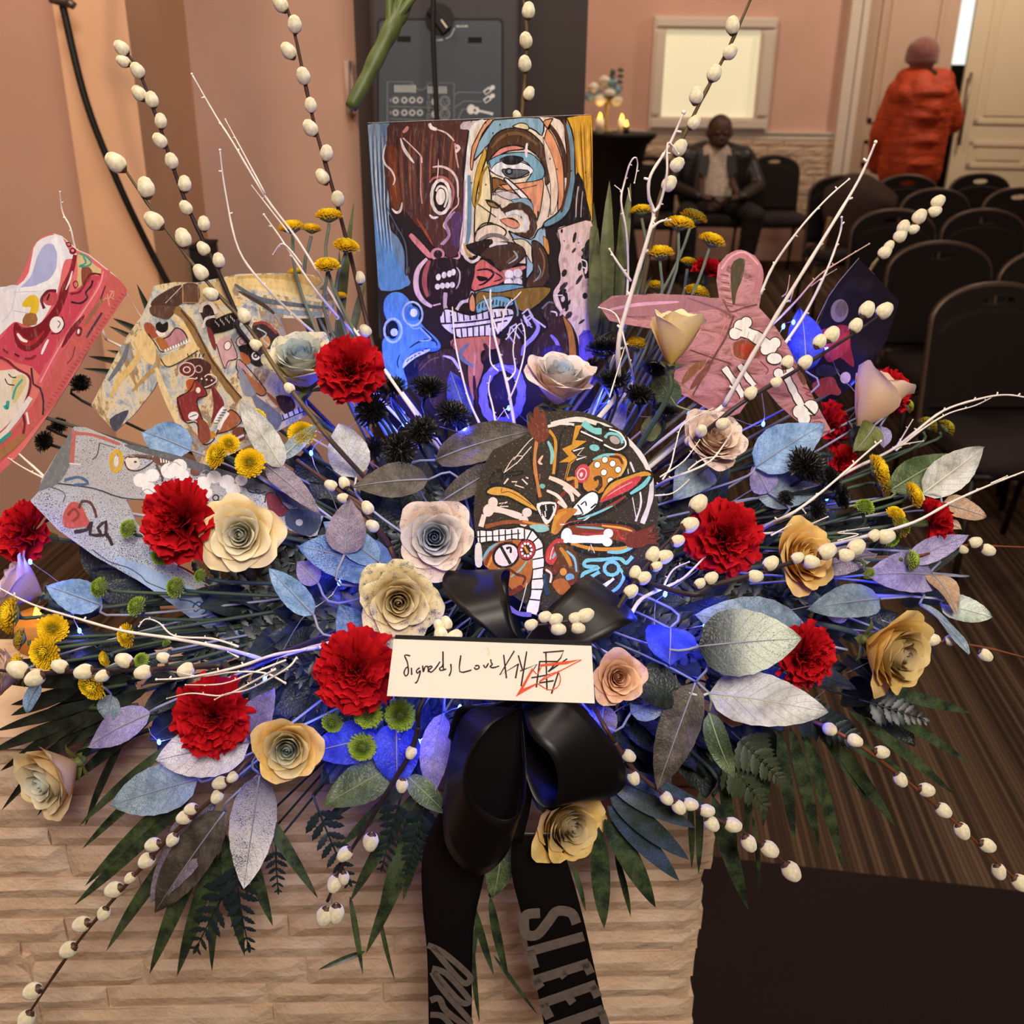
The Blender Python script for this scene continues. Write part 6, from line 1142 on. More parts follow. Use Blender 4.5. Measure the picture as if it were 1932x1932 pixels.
for a in [('y', 549, 425, 54, (-.1, .95, .3), Y_+'leftmost of the cluster left of the painting', .02), ('y', 588, 429, 40, (.1, .95, .3), Y_+'second from left in the cluster left of the painting', .04), ('y', 620, 403, 56, (0, .95, .3), Y_+'topmost of the cluster left of the painting', 0),
          ('y', 654, 461, 54, (.2, .85, .5), Y_+'touching the painting edge at mid height', 0), ('y', 617, 497, 52, (.05, .85, .55), Y_+'lowest big one left of the painting', -.02), ('y', 556, 512, 34, (-.2, .95, .2), Y_+'peeping over the jacket cut-out shoulder', .08), ('y', 643, 556, 26, (.1, .9, .4), Y_+'small one deep beside the painting edge', .06),
          ('y', 405, 858, 54, (-.55, .2, .8), Y_+'lower left of the pair at the jacket hem', -.05), ('y', 432, 836, 44, (.3, .4, .8), Y_+'upper right of the pair at the jacket hem', -.03), ('y', 470, 873, 60, (.05, .1, 1), Y_+'round one facing out below the jacket hem', -.04), ('y', 568, 816, 56, (.1, .45, .85), Y_+'above a blue bulb right of the jacket hem', 0), ('y', 484, 783, 40, (.3, .6, .6), Y_+'behind the long silver leaf on the jacket', .02),
          ('y', 14, 1160, 76, (-.75, .1, .6), Y_+'upper one at the left edge beside the lilac rose', 0), ('y', 100, 1185, 60, (.35, .35, .8), Y_+'upper of the large overlapping pair at far left', -.01), ('y', 80, 1232, 70, (-.3, -.05, 1), Y_+'lower of the large overlapping pair at far left', -.03), ('o', 35, 1205, 46, (-.9, .2, .35), 'speckled olive yellow button mum at the far left', .02), ('y', 30, 1258, 54, (-.75, 0, .6), Y_+'behind the first willow catkin at far left', .02),
          ('y', 235, 1200, 50, (-.55, -.05, .75), Y_+'alone on the long white twig left of the jeans leg', 0), ('y', 170, 1298, 62, (-.35, -.45, .8), Y_+'tilted downward at lower left', 0), ('y', 195, 1244, 32, (-.5, -.2, .6), Y_+'small dark one under the long stems at left', .04),
          ('y', 1210, 394, 46, (-.05, .97, .2), Y_+'highest of the cluster right of the painting, left side', .02), ('y', 1283, 418, 60, (.1, .93, .35), Y_+'large one in the middle of the right cluster', -.01), ('o', 1311, 406, 56, (.35, .9, .25), 'olive tinted yellow mum behind the right cluster', .03), ('y', 1345, 450, 56, (.3, .88, .35), Y_+'rightmost of the cluster right of the painting', -.01), ('y', 1246, 473, 56, (0, .92, .35), Y_+'on the thick white twig right of the painting', -.01),
          ('y', 1301, 492, 36, (.2, .9, .35), Y_+'small one half hidden behind the pink hood', .05), ('y', 1236, 536, 38, (0, .92, .35), Y_+'just above the pink jacket shoulder', .05), ('y', 1316, 547, 52, (.25, .88, .4), Y_+'left of the pink hood base', .0), ('y', 1202, 645, 46, (.1, .85, .45), Y_+'among black mums left of the cream rosebud', .05),
          ('y', 1662, 885, 66, (.75, .3, .45), Y_+'upper of the three at the right by the tan leaves', -.01), ('o', 1672, 912, 56, (.85, .1, .4), Y_+'half hidden second one under the upper right mum', .02), ('y', 1728, 932, 56, (.7, .35, .5), Y_+'in front of the right edge red carnation', -.01), ('y', 1692, 968, 40, (.2, .6, .6), Y_+'behind the green mums at right', .01)]: mum(*a)
G_ = 'green button mum '
for a in [('g', 241, 997, 40, (-.4, .3, .8), G_+'on the jeans left of the red carnation'), ('g', 302, 1050, 40, (-.1, -.3, .9), G_+'under the red carnation on the jeans', .02), ('g', 377, 1086, 30, (-.5, .2, .7), G_+'below the cream yellow rose'), ('g', 186, 1108, 44, (-.6, .2, .75), G_+'leftmost, above the blue leaf'), ('g', 330, 1108, 46, (-.55, .2, .8), G_+'on the jeans lower leg'), ('g', 257, 1143, 44, (-.5, .45, .7), G_+'left of the jeans lower leg'), ('g', 266, 1245, 32, (-.1, .4, .9), G_+'pale one among the long stems at left'), ('g', 314, 1213, 18, (-.2, .8, .5), 'tiny pale green mum bud among stems at left'),
          ('g', 694, 1347, 60, (-.05, .1, 1), G_+'left of the pair under the note card', -.01), ('g', 755, 1350, 64, (.05, .1, 1), G_+'right of the pair under the note card', -.01), ('g', 683, 1411, 58, (0, -.1, 1), G_+'lowest below the note card'), ('g', 626, 1364, 46, (-.2, -.3, .9), G_+'half closed, left of the pair under the card', .01),
          ('g', 1632, 955, 40, (.1, .7, .6), G_+'rolled one right of the black mums'), ('h', 1702, 992, 46, (.6, .3, .6), G_+'upper of the right edge cluster'), ('g', 1684, 1016, 36, (.4, -.2, .8), G_+'behind catkins at right', .02), ('g', 1722, 1057, 44, (.9, .0, .35), G_+'side view on a horizontal stem at right'), ('g', 1640, 1082, 26, (.3, -.4, .8), 'small green mum bud over the lilac leaf at right'), ('h', 1752, 800, 42, (.5, .8, .2), G_+'left one by the birch twig tips at right', .05), ('h', 1788, 806, 38, (.8, .6, .2), G_+'outer one by the birch twig tips at right', .05), ('h', 1715, 765, 30, (.9, .3, .3), 'yellowish green mum behind the pale peach rosebud', .06)]: mum(*a)
K_ = 'black spider mum '
for a in [('k', 700, 772, 84, (-.4, .3, .8), K_+'left of the black cluster under the red carnation'), ('k', 738, 728, 70, (-.1, .7, .6), K_+'upper left of the black cluster', .03), ('k', 808, 727, 84, (.1, .75, .5), K_+'top of the black cluster before the painting', .01), ('k', 856, 780, 84, (.3, .6, .7), K_+'rightmost of the black cluster'), ('k', 797, 810, 78, (.1, .5, .8), K_+'centre of the black cluster', -.02), ('k', 752, 846, 80, (0, .3, .9), K_+'lowest of the black cluster', -.01), ('k', 703, 845, 56, (-.4, .1, .8), K_+'lower left of the black cluster', .04),
          ('k', 1140, 652, 84, (-.1, .85, .35), K_+'highest at the right edge of the painting'), ('k', 1158, 712, 76, (-.1, .8, .5), K_+'below the highest, right of the blush rose'), ('k', 1207, 742, 72, (.1, .7, .6), K_+'left of the pink jacket front'), ('k', 1238, 692, 68, (.1, .85, .35), K_+'under the cream rosebud'), ('k', 1257, 772, 62, (.2, .85, .4), K_+'at the pink jacket hem'), ('k', 1112, 690, 50, (-.4, .6, .5), K_+'small one behind the blush and blue rose', .04),
          ('k', 1525, 876, 96, (.2, .55, .8), K_+'large one under the blue leaf at right'), ('k', 1572, 905, 66, (.6, .3, .6), K_+'right of the large one by the birch twig'), ('k', 1592, 938, 60, (.7, .1, .5), K_+'lower right one behind the birch twig', .02), ('k', 1545, 962, 48, (.4, .1, .8), K_+'small dark one above the golden rose', .02), ('k', 1482, 938, 36, (-.2, .4, .8), K_+'small bud left of the birch twig', .03),
          ('k', 152, 722, 46, (.2, .4, .6), K_+'beneath the sneaker sole', .08), ('k', 82, 832, 50, (-.3, .2, .8), K_+'between sneaker toe and jeans', .08), ('k', 112, 802, 36, (.4, .2, .8), K_+'small one above the jeans waist', .1), ('k', 1822, 900, 34, (.7, .3, .4), K_+'far right behind the silver leaf', .1)]: mum(*a)
# ================================================================== leaves, palms, ferns, willow, birch, lights, bow
LM = lambda k: {
 'silver': lambda: speckmat('leaf_silver', 'b4b4ac', 'd6d8d6', '4a5270', .15, .45, 25, True, .08), 'blue': lambda: speckmat('leaf_blue', '4a6ca8', '7ea2d4', '16205a', .55, .5, 25, True, .08),
 'skyblue': lambda: speckmat('leaf_sky', '6f95c0', '9cbce0', '20306a', .35, .5, 25, True, .08), 'bluegrey': lambda: speckmat('leaf_bluegrey', '73889a', '9db2be', '2a3a58', .4, .5, 25, True, .06),
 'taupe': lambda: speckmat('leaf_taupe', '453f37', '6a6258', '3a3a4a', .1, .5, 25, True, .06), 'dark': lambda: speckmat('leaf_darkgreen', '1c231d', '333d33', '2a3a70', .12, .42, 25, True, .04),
 'green': lambda: speckmat('leaf_green', '43542f', '6c7c52', '9aa6b0', .15, .42, 25, True, .1), 'lilac': lambda: speckmat('leaf_lilac', '8d84b4', 'b4acd4', '3a3c80', .45, .5, 25, True, .08),
 'white': lambda: speckmat('leaf_white', 'cdcade', 'efedf4', '3c3c70', .4, .5, 25, True, .06), 'tan': lambda: speckmat('leaf_tan', 'a98a70', 'c9aa8e', '3a4058', .4, .5, 25, True, .08),
 'pale': lambda: speckmat('leaf_palegreen', '93a596', 'c6d0c4', '26302e', .12, .4, 25, True, .06), 'royal_glow': lambda: speckmat('leaf_royal_glow', '2430b4', '3c54dc', '101450', .35, .5, 25, True, .08),  # the vivid royal blue holds LED glow mixed into the blue leaf paint
 'palespray': lambda: speckmat('leaf_pale_sprayed', '93a596', 'c6d0c4', '26302e', .3, .4, 25, True, .06, stops=[(.02, '14181a'), (.3, '5a6468'), (.5, 'aebab0'), (1, 'c9d4c4')]), 'whitespray': lambda: speckmat('leaf_white_sprayed', 'cdcade', 'efedf4', '2c2c60', .6, .5, 25, True, .06, stops=[(.05, '6a688c'), (.4, 'cfccdc'), (.7, 'f2f0f4')]), 'mauve': lambda: speckmat('leaf_mauve', '85788c', 'aaa0b0', '3a3448', .6, .5, 25, True, .06), 'olive': lambda: speckmat('leaf_olive', '59602e', '7c8450', '9a9a80', .1, .5, 25, True, .1)}[k]()
def leaf_mesh(bp, tp, wd, n, bend, fold, wave, org, seed, ser=.0, pw=.55):
    a = tp-bp; L = a.length; ax = a.normalized(); n = (n-ax*n.dot(ax)).normalized(); sd_ = ax.cross(n); nv, nu = 14, 8; rows = []; uv = []
    r_ = random.Random(seed); ph = r_.uniform(0, 6)
    pk = (pw/(pw+.9))**pw*(1-pw/(pw+.9))**.9
    for j in range(nv+1):
        v = j/nv; w_ = wd/2*(v**pw*(1-v)**.9)/pk; row = []
        c_ = bp+a*v+n*L*bend*4*v*(1-v)
        for k in range(nu+1):
            u = 2*k/nu-1; e_ = abs(u)
            s2 = w_*u*(1+(ser*((j % 2)-.5) if e_ == 1 else 0))
            row.append(c_+sd_*s2+n*(fold*w_*e_**1.4+wave*wd*math.sin(7*v+ph+u*2.0)*e_**1.5*(.5+.5*v)))
            uv.append((k/nu, v))
        rows.append(row)
    mb = MB(); mb.grid(rows); mid = [bp+a*v+n*(L*bend*4*v*(1-v)+.0006) for v in [i/10 for i in range(11)]]
    return mb.mesh('blade', origin=org, uv=uv), mid
def leaf(bx, by, tx, ty, wpx, kind, label, dz=(.01, .0), tilt=(0, .25, 1), bend=.08, fold=.16, wave=.09, grp='sprayed broad leaves', st=True, ser=.03, name='broad_leaf'):
    b_ = Q(bx, by, dz[0]); t_ = Q(tx, ty, dz[1]); mx = (bx+tx)/2; my = (by+ty)/2
    root = thing(name, label, 'leaf', b_, grp); me, mid = leaf_mesh(b_, t_, wpx*D0(mx, my)/FPX, cdir(*tilt), bend, fold, wave, b_, int(bx*7+by), ser)
    link('blade', me, LM(kind), root)
    vm = {'silver': 'c9c9bc', 'dark': '39453a', 'green': '8a966c', 'pale': 'b9c4b0'}.get(kind, '8f92a2')
    mb = MB(); mb.tube(mid, [.0011*(1-.85*i/10) for i in range(11)], 5)
    if st:
        c_ = core(); d_ = (b_-t_).normalized(); pp = catmull([b_, b_+d_*.03, (b_+d_*.05).lerp(c_, .5), c_], 4); mb.tube(pp, .0013, 5)
    link('midrib', mb.mesh('midrib', origin=b_), plain('midrib_'+vm, vm, .6), root)
    return root
for a in [
 (822, 868, 1012, 812, 82, 'taupe', 'large grey green leaf left of the painted disc pointing right', (.02, -.02), (0, .5, 1), .06),
 (808, 905, 662, 920, 72, 'taupe', 'dark taupe leaf lying level left of the big grey green leaf', (.01, 0), (0, .5, 1), .05),
 (672, 900, 640, 797, 78, 'silver', 'upright pale silver leaf below the black mum cluster', (.02, -.02), (0, .2, 1), .04),
 (835, 945, 1000, 850, 50, 'taupe', 'narrow dark leaf with pale edge just above the painted disc', (.03, .0), (.1, .4, 1), .04),
 (533, 882, 452, 755, 52, 'silver', 'long pointed silver leaf standing over the jacket cut-out', (.0, -.04), (.3, .1, 1), .03),
 (530, 865, 600, 800, 30, 'pale', 'small folded pale leaf right of the long silver leaf', (.01, .0), (.3, .1, 1)),
 (505, 880, 604, 968, 44, 'mauve', 'mauve grey leaf drooping onto the jeans leg', (.01, -.02), (.2, .3, 1), .04),
 (650, 1046, 662, 942, 76, 'mauve', 'mauve leaf with fine speckles left of the blue hearted blush rose', (.01, -.02), (0, .1, 1), .03),
 (745, 1075, 560, 1030, 100, 'blue', 'large deep blue leaf right of the cream yellow rose', (.04, .01), (-.1, .4, 1), .04),
 (715, 1060, 610, 985, 60, 'skyblue', 'light blue leaf above the large deep blue one', (.03, .0), (0, .4, 1), .04),
 (592, 1160, 508, 1072, 50, 'skyblue', 'small light blue leaf left of the speckled cream rose', (.01, -.01), (-.1, .3, 1), .05),
 (700, 1235, 640, 1140, 80, 'blue', 'blue leaf tucked behind the centre red carnation', (.05, .01), (0, .3, 1)),
 (1528, 1210, 1310, 1160, 120, 'bluegrey', 'big blue grey leaf rear of the pair right of the bow', (.03, .01), (0, .5, 1), .06, .1, .06),
 (1318, 1220, 1512, 1205, 128, 'palespray', 'big veined pale green leaf in front of the pair right of the bow', (.0, -.03), (0, .35, 1), .05, .08, .05),
 (1338, 1308, 1562, 1345, 104, 'silver', 'big silvery taupe leaf hanging over the carpet at lower right', (.02, -.01), (0, .4, 1), .07, .12, .07),
 (1312, 1288, 1240, 1490, 78, 'taupe', 'long grey leaf hanging down right of the bow', (.02, -.01), (-.3, .1, 1), .03),
 (1338, 1345, 1385, 1468, 48, 'green', 'small green and lilac leaf hanging below the silvery taupe leaf', (.02, -.01), (-.5, .1, 1)),
 (1265, 1185, 1262, 1258, 100, 'royal_glow', 'vivid blue lit leaf right of the note card top', (.02, .0), (0, .4, 1), .05),
 (1425, 882, 1556, 800, 92, 'skyblue', 'broad light blue leaf under the hooded jacket sleeve', (.03, .0), (0, .5, 1), .05),
 (1335, 880, 1270, 940, 80, 'bluegrey', 'dusky blue leaf right of the painted disc rim', (.04, .03), (0, .5, 1)),
 (1740, 932, 1856, 845, 70, 'silver', 'pale silver leaf pointing up at the far right', (.02, .0), (.2, .4, 1), .04),
 (1680, 925, 1796, 858, 64, 'green', 'grey green leaf beside the pale silver one at the far right', (.03, .02), (.1, .5, 1), .05),
 (1778, 950, 1860, 976, 52, 'tan', 'tan leaf at the far right behind the red carnation', (.02, .01), (.2, .4, 1), .04),
 (1780, 985, 1815, 1000, 26, 'tan', 'small tan leaf under the far right tan leaf', (.03, .02), (.2, .4, 1)),
 (1762, 1085, 1632, 1085, 84, 'lilac', 'round lilac blue leaf at right below the green mums', (.03, .0), (0, .4, 1), .05),
 (1712, 1060, 1828, 1010, 46, 'lilac', 'lilac leaf with curled tan tip at the far right', (.02, .0), (.1, .5, 1), .06),
 (1660, 1130, 1524, 1150, 70, 'bluegrey', 'speckled blue grey leaf right of the golden rose', (.03, .0), (0, .4, 1), .05),
 (1540, 1075, 1655, 1045, 56, 'mauve', 'mauve leaf behind the catkins right of the golden rose', (.03, .03), (0, .5, 1)),
 (1755, 1080, 1805, 1158, 58, 'tan', 'tan speckled leaf above the wilting yellow rose', (.03, .01), (.3, .2, 1)),
 (1775, 1140, 1872, 1165, 56, 'pale', 'pale grey leaf at the far right edge of the flowers', (.03, .01), (.2, .3, 1), .04),
 (1735, 1140, 1828, 1235, 42, 'bluegrey', 'twisted speckled grey leaf hanging at the far right', (.03, .0), (.5, .2, .8), .06, .2, .12),
 (372, 1470, 208, 1520, 96, 'bluegrey', 'broad blue grey leaf over the stone at lower left', (.03, .0), (-.1, .4, 1), .04, .1, .06),
 (405, 1520, 290, 1700, 90, 'mauve', 'dark mauve leaf rear of the pair hanging over the stone', (.03, .01), (-.2, .2, 1), .04),
 (425, 1530, 292, 1722, 84, 'taupe', 'dark grey leaf in front of the pair hanging over the stone', (.02, .0), (-.1, .2, 1), .03),
 (490, 1462, 460, 1676, 86, 'whitespray', 'white sprayed leaf hanging over the stone at lower left', (.02, -.01), (.2, .2, 1), .03, .1, .06),
 (470, 1400, 295, 1435, 112, 'white', 'wide white lilac leaf under the lower left carnation', (.03, .01), (0, .45, 1), .05, .1, .06),
 (470, 1395, 515, 1300, 74, 'lilac', 'violet leaf right of the lower left carnation', (.03, .01), (.1, .3, 1)),
 (735, 1450, 612, 1520, 80, 'green', 'glossy green leaf with pale edge below the green mums', (.02, -.01), (-.1, .4, 1), .05),
 (748, 1362, 750, 1488, 92, 'royal_glow', 'bright blue leaf below the pair of green mums', (.03, .0), (0, .3, 1), .04),
 (715, 1390, 585, 1420, 84, 'royal_glow', 'blue violet leaf left of the lowest green mum', (.03, .02), (0, .4, 1), .04),
 (838, 1345, 812, 1508, 60, 'lilac', 'purple leaf along the left side of the bow', (.04, .02), (-.3, .2, 1)),
 (768, 1465, 842, 1535, 46, 'green', 'small green leaf left of the lower bow loop', (.02, .01), (.2, .3, 1)),
 (948, 1585, 930, 1695, 56, 'green', 'grey green leaf hanging between the ribbon tails', (.05, .03), (.2, .1, 1)),
 (192, 1142, 88, 1105, 66, 'skyblue', 'light blue leaf beside the lilac rose at far left', (.03, .01), (-.1, .4, 1), .04),
 (1195, 1270, 1292, 1330, 84, 'dark', 'dark grey leaf right of the small peach rose', (.03, .02), (.1, .4, 1)),
 (1190, 1345, 1285, 1300, 60, 'bluegrey', 'dusky leaf under the small peach rose', (.04, .03), (.1, .3, 1)),
 (360, 850, 268, 815, 74, 'skyblue', 'round blue leaf between jacket and jeans cut-outs', (.05, .04), (0, .4, 1)),
 (1275, 765, 1230, 700, 52, 'green', 'green leaf left of the pink jacket front', (.02, .0), (-.2, .2, 1)),
 (1215, 830, 1268, 770, 44, 'olive', 'olive leaf standing below the pink jacket hem', (.04, .02), (-.2, .2, 1)),
 (1650, 802, 1612, 852, 52, 'olive', 'olive leaf hanging under the pale peach rosebud', (.0, -.01), (.1, .1, 1)),
 (1660, 805, 1668, 845, 36, 'lilac', 'small lilac petal leaf under the pale peach rosebud', (.01, .0), (.1, .1, 1)),
 (1430, 940, 1555, 920, 76, 'bluegrey', 'grey blue leaf behind the black mum stems at right', (.06, .05), (0, .5, 1)),
 (1450, 930, 1420, 880, 60, 'lilac', 'bluish leaf above the large red carnation', (.05, .04), (0, .4, 1)),
 (210, 1310, 205, 1365, 44, 'bluegrey', 'glittery blue grey leaf end below the tilted yellow mum', (.04, .03), (0, .3, 1)),
 (285, 1345, 165, 1410, 66, 'lilac', 'violet lit leaf above the lower left cream rose', (.04, .02), (-.1, .4, 1)),
 (75, 1290, 50, 1345, 34, 'skyblue', 'small blue leaf hanging at far left below the catkins', (.03, .02), (-.2, .2, 1)),
 (600, 1100, 560, 1060, 46, 'lilac', 'small violet leaf right below the cream yellow rose', (.06, .05), (0, .3, 1)),
 (1140, 1330, 1130, 1400, 60, 'mauve', 'speckled mauve leaf behind the right bow loop', (.06, .05), (0, .3, 1)),
 (1600, 1165, 1540, 1130, 50, 'mauve', 'mauve leaf between golden and wilting yellow roses', (.05, .04), (0, .3, 1)),
 (880, 790, 850, 700, 50, 'royal_glow', 'deep blue lit leaf behind the black mum cluster', (.1, .08), (0, .2, 1)),
 (1140, 830, 1180, 760, 46, 'lilac', 'violet leaf standing behind the black mums right of the disc', (.08, .06), (0, .2, 1)),
 (1520, 700, 1510, 580, 70, 'royal_glow', 'deep blue leaf lit by a bulb behind the jacket sleeve', (.06, .06), (0, .2, 1))]: leaf(*a)
# dark filler leaves deep inside
MARKS = [(455, 1010, 'cream yellow rose'), (820, 1015, 'blue hearted blush rose'), (752, 1135, 'speckled cream rose'), (1345, 832, 'drooping blush rose'), (1512, 1052, 'golden rose'), (1680, 1228, 'wilting yellow rose'), (1165, 1278, 'small peach rose'), (543, 1412, 'blue hearted yellow rose'), (102, 1465, 'lower left cream rose'), (38, 1108, 'lilac rose'), (332, 980, 'carnation on the jeans'), (668, 1266, 'carnation at the note card'), (397, 1355, 'carnation under the white twigs'), (1370, 1014, 'large red carnation'), (1522, 1238, 'lower right carnation'), (235, 1200, 'lone yellow mum'), (170, 1298, 'tilted yellow mum'), (725, 1350, 'pair of green mums'), (1418, 1205, 'big pale green leaf'), (1450, 1325, 'big silvery taupe leaf'), (990, 1400, 'black bow'), (928, 1266, 'white note card'), (1068, 980, 'painted disc'), (1720, 1060, 'right edge green mums'), (640, 1060, 'large deep blue leaf'), (1275, 1390, 'long grey hanging leaf'), (300, 1500, 'broad blue grey leaf')]
def near(x, y):
    m = min(MARKS, key=lambda k: (k[0]-x)**2+(k[1]-y)**2); dx, dy = x-m[0], y-m[1]
    if math.hypot(dx, dy) < 30: w_ = 'behind'
    elif abs(dx) > 2.2*abs(dy): w_ = 'left of' if dx < 0 else 'right of'
    elif abs(dy) > 2.2*abs(dx): w_ = 'above' if dy < 0 else 'below'
    else: w_ = ('upper ' if dy < 0 else 'lower ')+('left of' if dx < 0 else 'right of')
    return w_+' the '+m[2]
r2 = random.Random(21)
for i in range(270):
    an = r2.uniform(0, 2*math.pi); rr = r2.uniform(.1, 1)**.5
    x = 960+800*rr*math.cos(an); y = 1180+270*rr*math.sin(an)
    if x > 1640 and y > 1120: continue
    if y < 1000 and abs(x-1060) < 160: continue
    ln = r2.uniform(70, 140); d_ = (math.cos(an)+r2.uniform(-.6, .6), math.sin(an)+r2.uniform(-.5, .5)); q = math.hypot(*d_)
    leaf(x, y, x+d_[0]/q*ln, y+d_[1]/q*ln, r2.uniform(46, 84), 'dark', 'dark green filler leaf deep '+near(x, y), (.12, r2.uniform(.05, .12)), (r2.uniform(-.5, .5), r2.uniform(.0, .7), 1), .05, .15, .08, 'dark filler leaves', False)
# ---------------------------------------------------------------- palm fronds and strap leaves
PALM = speckmat('palm_green', '26331f', '4a5a30', '6a7aa0', .16, .38, 30, False, .12); PALMB = speckmat('palm_blue_dust', '2c3a30', '36464e', '5a6ab0', .35, .4, 30, False, .1); STRAP = speckmat('strap_olive', '4a5030', '666a40', '8a8a60', .0, .5, 20, False, .1); PALMD = speckmat('palm_dark', '131a14', '26301f', '3a4a70', .1, .4, 30, False, .05)
def frond(name, label, cx, cy, cdz, lv, mat, grp='palm fronds', cat='palm leaf'):
    b_ = Q(cx, cy, cdz); root = thing(name, label, cat, b_, grp)
    for i, l in enumerate(lv):
        bx, by, tx, ty, w_ = l[:5]; dz = l[5] if len(l) > 5 else cdz; bend = l[6] if len(l) > 6 else .03
        p = Q(bx, by, cdz); t_ = Q(tx, ty, dz); D = D0((bx+tx)/2, (by+ty)/2)
        me, mid = leaf_mesh(p, t_, w_*D/FPX, cdir(((i*37) % 7-3)*.12, .25, 1), bend, .18, .02, b_, i, 0, .6)
        link('leaflet', me, l[7] if len(l) > 7 else mat, root)
    mb = MB(); c_ = core(); mb.tube(catmull([Q(*lv[0][:2], cdz), b_, b_.lerp(c_, .5)+Vector((0, 0, .01)), c_], 4), .0022, 6); link('rachis', mb.mesh('rachis', origin=b_), STEM, root)
    return root
frond('palm_frond', 'green palm frond fanning over the stone below the lower left carnation', 400, 1440, .04,
 [(330, 1400, 150, 1558, 22), (330, 1440, 155, 1602, 20), (350, 1480, 160, 1672, 24, .02), (370, 1490, 140, 1708, 26, .02), (390, 1530, 200, 1795, 30, .02), (400, 1560, 282, 1838, 34, .02), (410, 1590, 334, 1842, 28, .02), (420, 1600, 400, 1835, 26, .02), (425, 1570, 462, 1805, 30, .02), (440, 1520, 515, 1748, 30, .02), (460, 1480, 600, 1695, 26, .03), (300, 1350, 148, 1415, 20)], PALM)
frond('palm_frond', 'dark palm frond at the left edge above the lower left rose', 180, 1330, .06,
 [(260, 1330, 60, 1440, 30), (280, 1300, 90, 1400, 30), (300, 1340, 130, 1480, 26), (190, 1330, 0, 1455, 26), (180, 1345, 2, 1530, 24), (160, 1350, -20, 1420, 26), (210, 1350, 70, 1540, 20), (200, 1320, -10, 1380, 24), (240, 1380, 160, 1560, 18), (150, 1300, 20, 1350, 26)], PALMD)
frond('palm_frond', 'palm frond hanging over the stone left of the ribbon tails', 800, 1490, .05,
 [(790, 1490, 660, 1702, 30, .03), (800, 1500, 715, 1725, 30, .03), (800, 1540, 690, 1800, 30, .03), (690, 1795, 600, 1830, 12, .02, -.05), (780, 1470, 640, 1600, 26), (740, 1450, 600, 1560, 24), (660, 1690, 685, 1840, 12, .02), (715, 1720, 745, 1850, 10, .02), (810, 1520, 760, 1700, 24, .04)], PALM)
frond('palm_frond', 'blue dusted palm frond fanning right of the ribbon tails', 1120, 1490, .04,
 [(1150, 1475, 1312, 1562, 40, .02, .04, PALMB), (1150, 1500, 1300, 1622, 42, .02, .04, PALMB), (1145, 1520, 1282, 1662, 40, .02, .03, PALMB), (1140, 1545, 1237, 1712, 44, .02, .03, PALM), (1130, 1560, 1140, 1752, 38, .02, .03, PALM), (1150, 1450, 1340, 1525, 34, .03, .03, PALMB)], PALM)
frond('palm_frond', 'dim green palm frond spreading over the carpet at lower right', 1450, 1370, .06,
 [(1470, 1370, 1500, 1590, 26), (1490, 1370, 1545, 1600, 28), (1510, 1370, 1590, 1640, 28), (1540, 1370, 1640, 1520, 24), (1560, 1380, 1690, 1560, 26), (1560, 1375, 1720, 1470, 24), (1600, 1340, 1800, 1500, 24), (1640, 1320, 1830, 1440, 22), (1660, 1300, 1830, 1345, 26), (1440, 1380, 1440, 1560, 24), (1420, 1380, 1400, 1600, 24), (1520, 1390, 1560, 1490, 20)], PALM)
frond('palm_frond', 'palm leaflets hanging past the stone corner at right', 1340, 1450, .06,
 [(1345, 1500, 1412, 1716, 34, .05), (1320, 1490, 1318, 1650, 16, .06), (1300, 1500, 1305, 1640, 14, .06), (1420, 1540, 1432, 1690, 12, .05), (1360, 1450, 1390, 1620, 24, .06)], PALM)
frond('palm_frond', 'thin palm leaflets hanging between and right of the ribbon tails', 940, 1560, .07,
 [(925, 1690, 960, 1850, 20, .07), (890, 1700, 932, 1840, 16, .07), (900, 1740, 880, 1870, 12, .07), (1080, 1630, 1105, 1720, 12, .06), (890, 1760, 905, 1930, 12, .07), (930, 1800, 1015, 1915, 8, .07), (1160, 1610, 1190, 1730, 14, .08)], PALM)
frond('strap_leaf_clump', 'olive strap leaves standing right of the painting', 1150, 640, .06,
 [(1130, 640, 1120, 380, 26, .06), (1140, 640, 1150, 340, 30, .07), (1150, 640, 1190, 345, 28, .08), (1165, 640, 1172, 385, 28, .07), (1120, 640, 1128, 430, 26, .05), (1185, 640, 1210, 480, 24, .08), (1160, 640, 1230, 520, 18, .08)], STRAP, 'strap leaves', 'leaves')
frond('strap_leaf_clump', 'dark green blades standing behind the yellow mums left of the painting', 640, 640, .08,
 [(620, 650, 590, 540, 18, .08), (640, 650, 668, 380, 18, .09), (660, 650, 690, 520, 16, .08), (600, 650, 560, 560, 18, .09), (650, 650, 640, 470, 14, .09)], STRAP, 'strap leaves', 'leaves')
frond('palm_frond', 'dark palm blades between sneaker and jacket cut-outs', 300, 640, .12,
 [(320, 660, 258, 535, 16, .12), (310, 650, 212, 600, 16, .12), (310, 670, 205, 615, 14, .12), (300, 690, 200, 660, 14, .12), (300, 700, 165, 672, 16, .12), (300, 720, 155, 695, 16, .12)], PALMD)
frond('palm_frond', 'dark palm blades over the ledge below the lilac rose', 220, 1290, .09,
 [(240, 1290, 20, 1330, 34), (250, 1280, 10, 1290, 34), (230, 1300, 40, 1370, 34), (260, 1310, 90, 1370, 34), (230, 1270, 30, 1245, 30), (260, 1260, 120, 1225, 30)], PALMD)
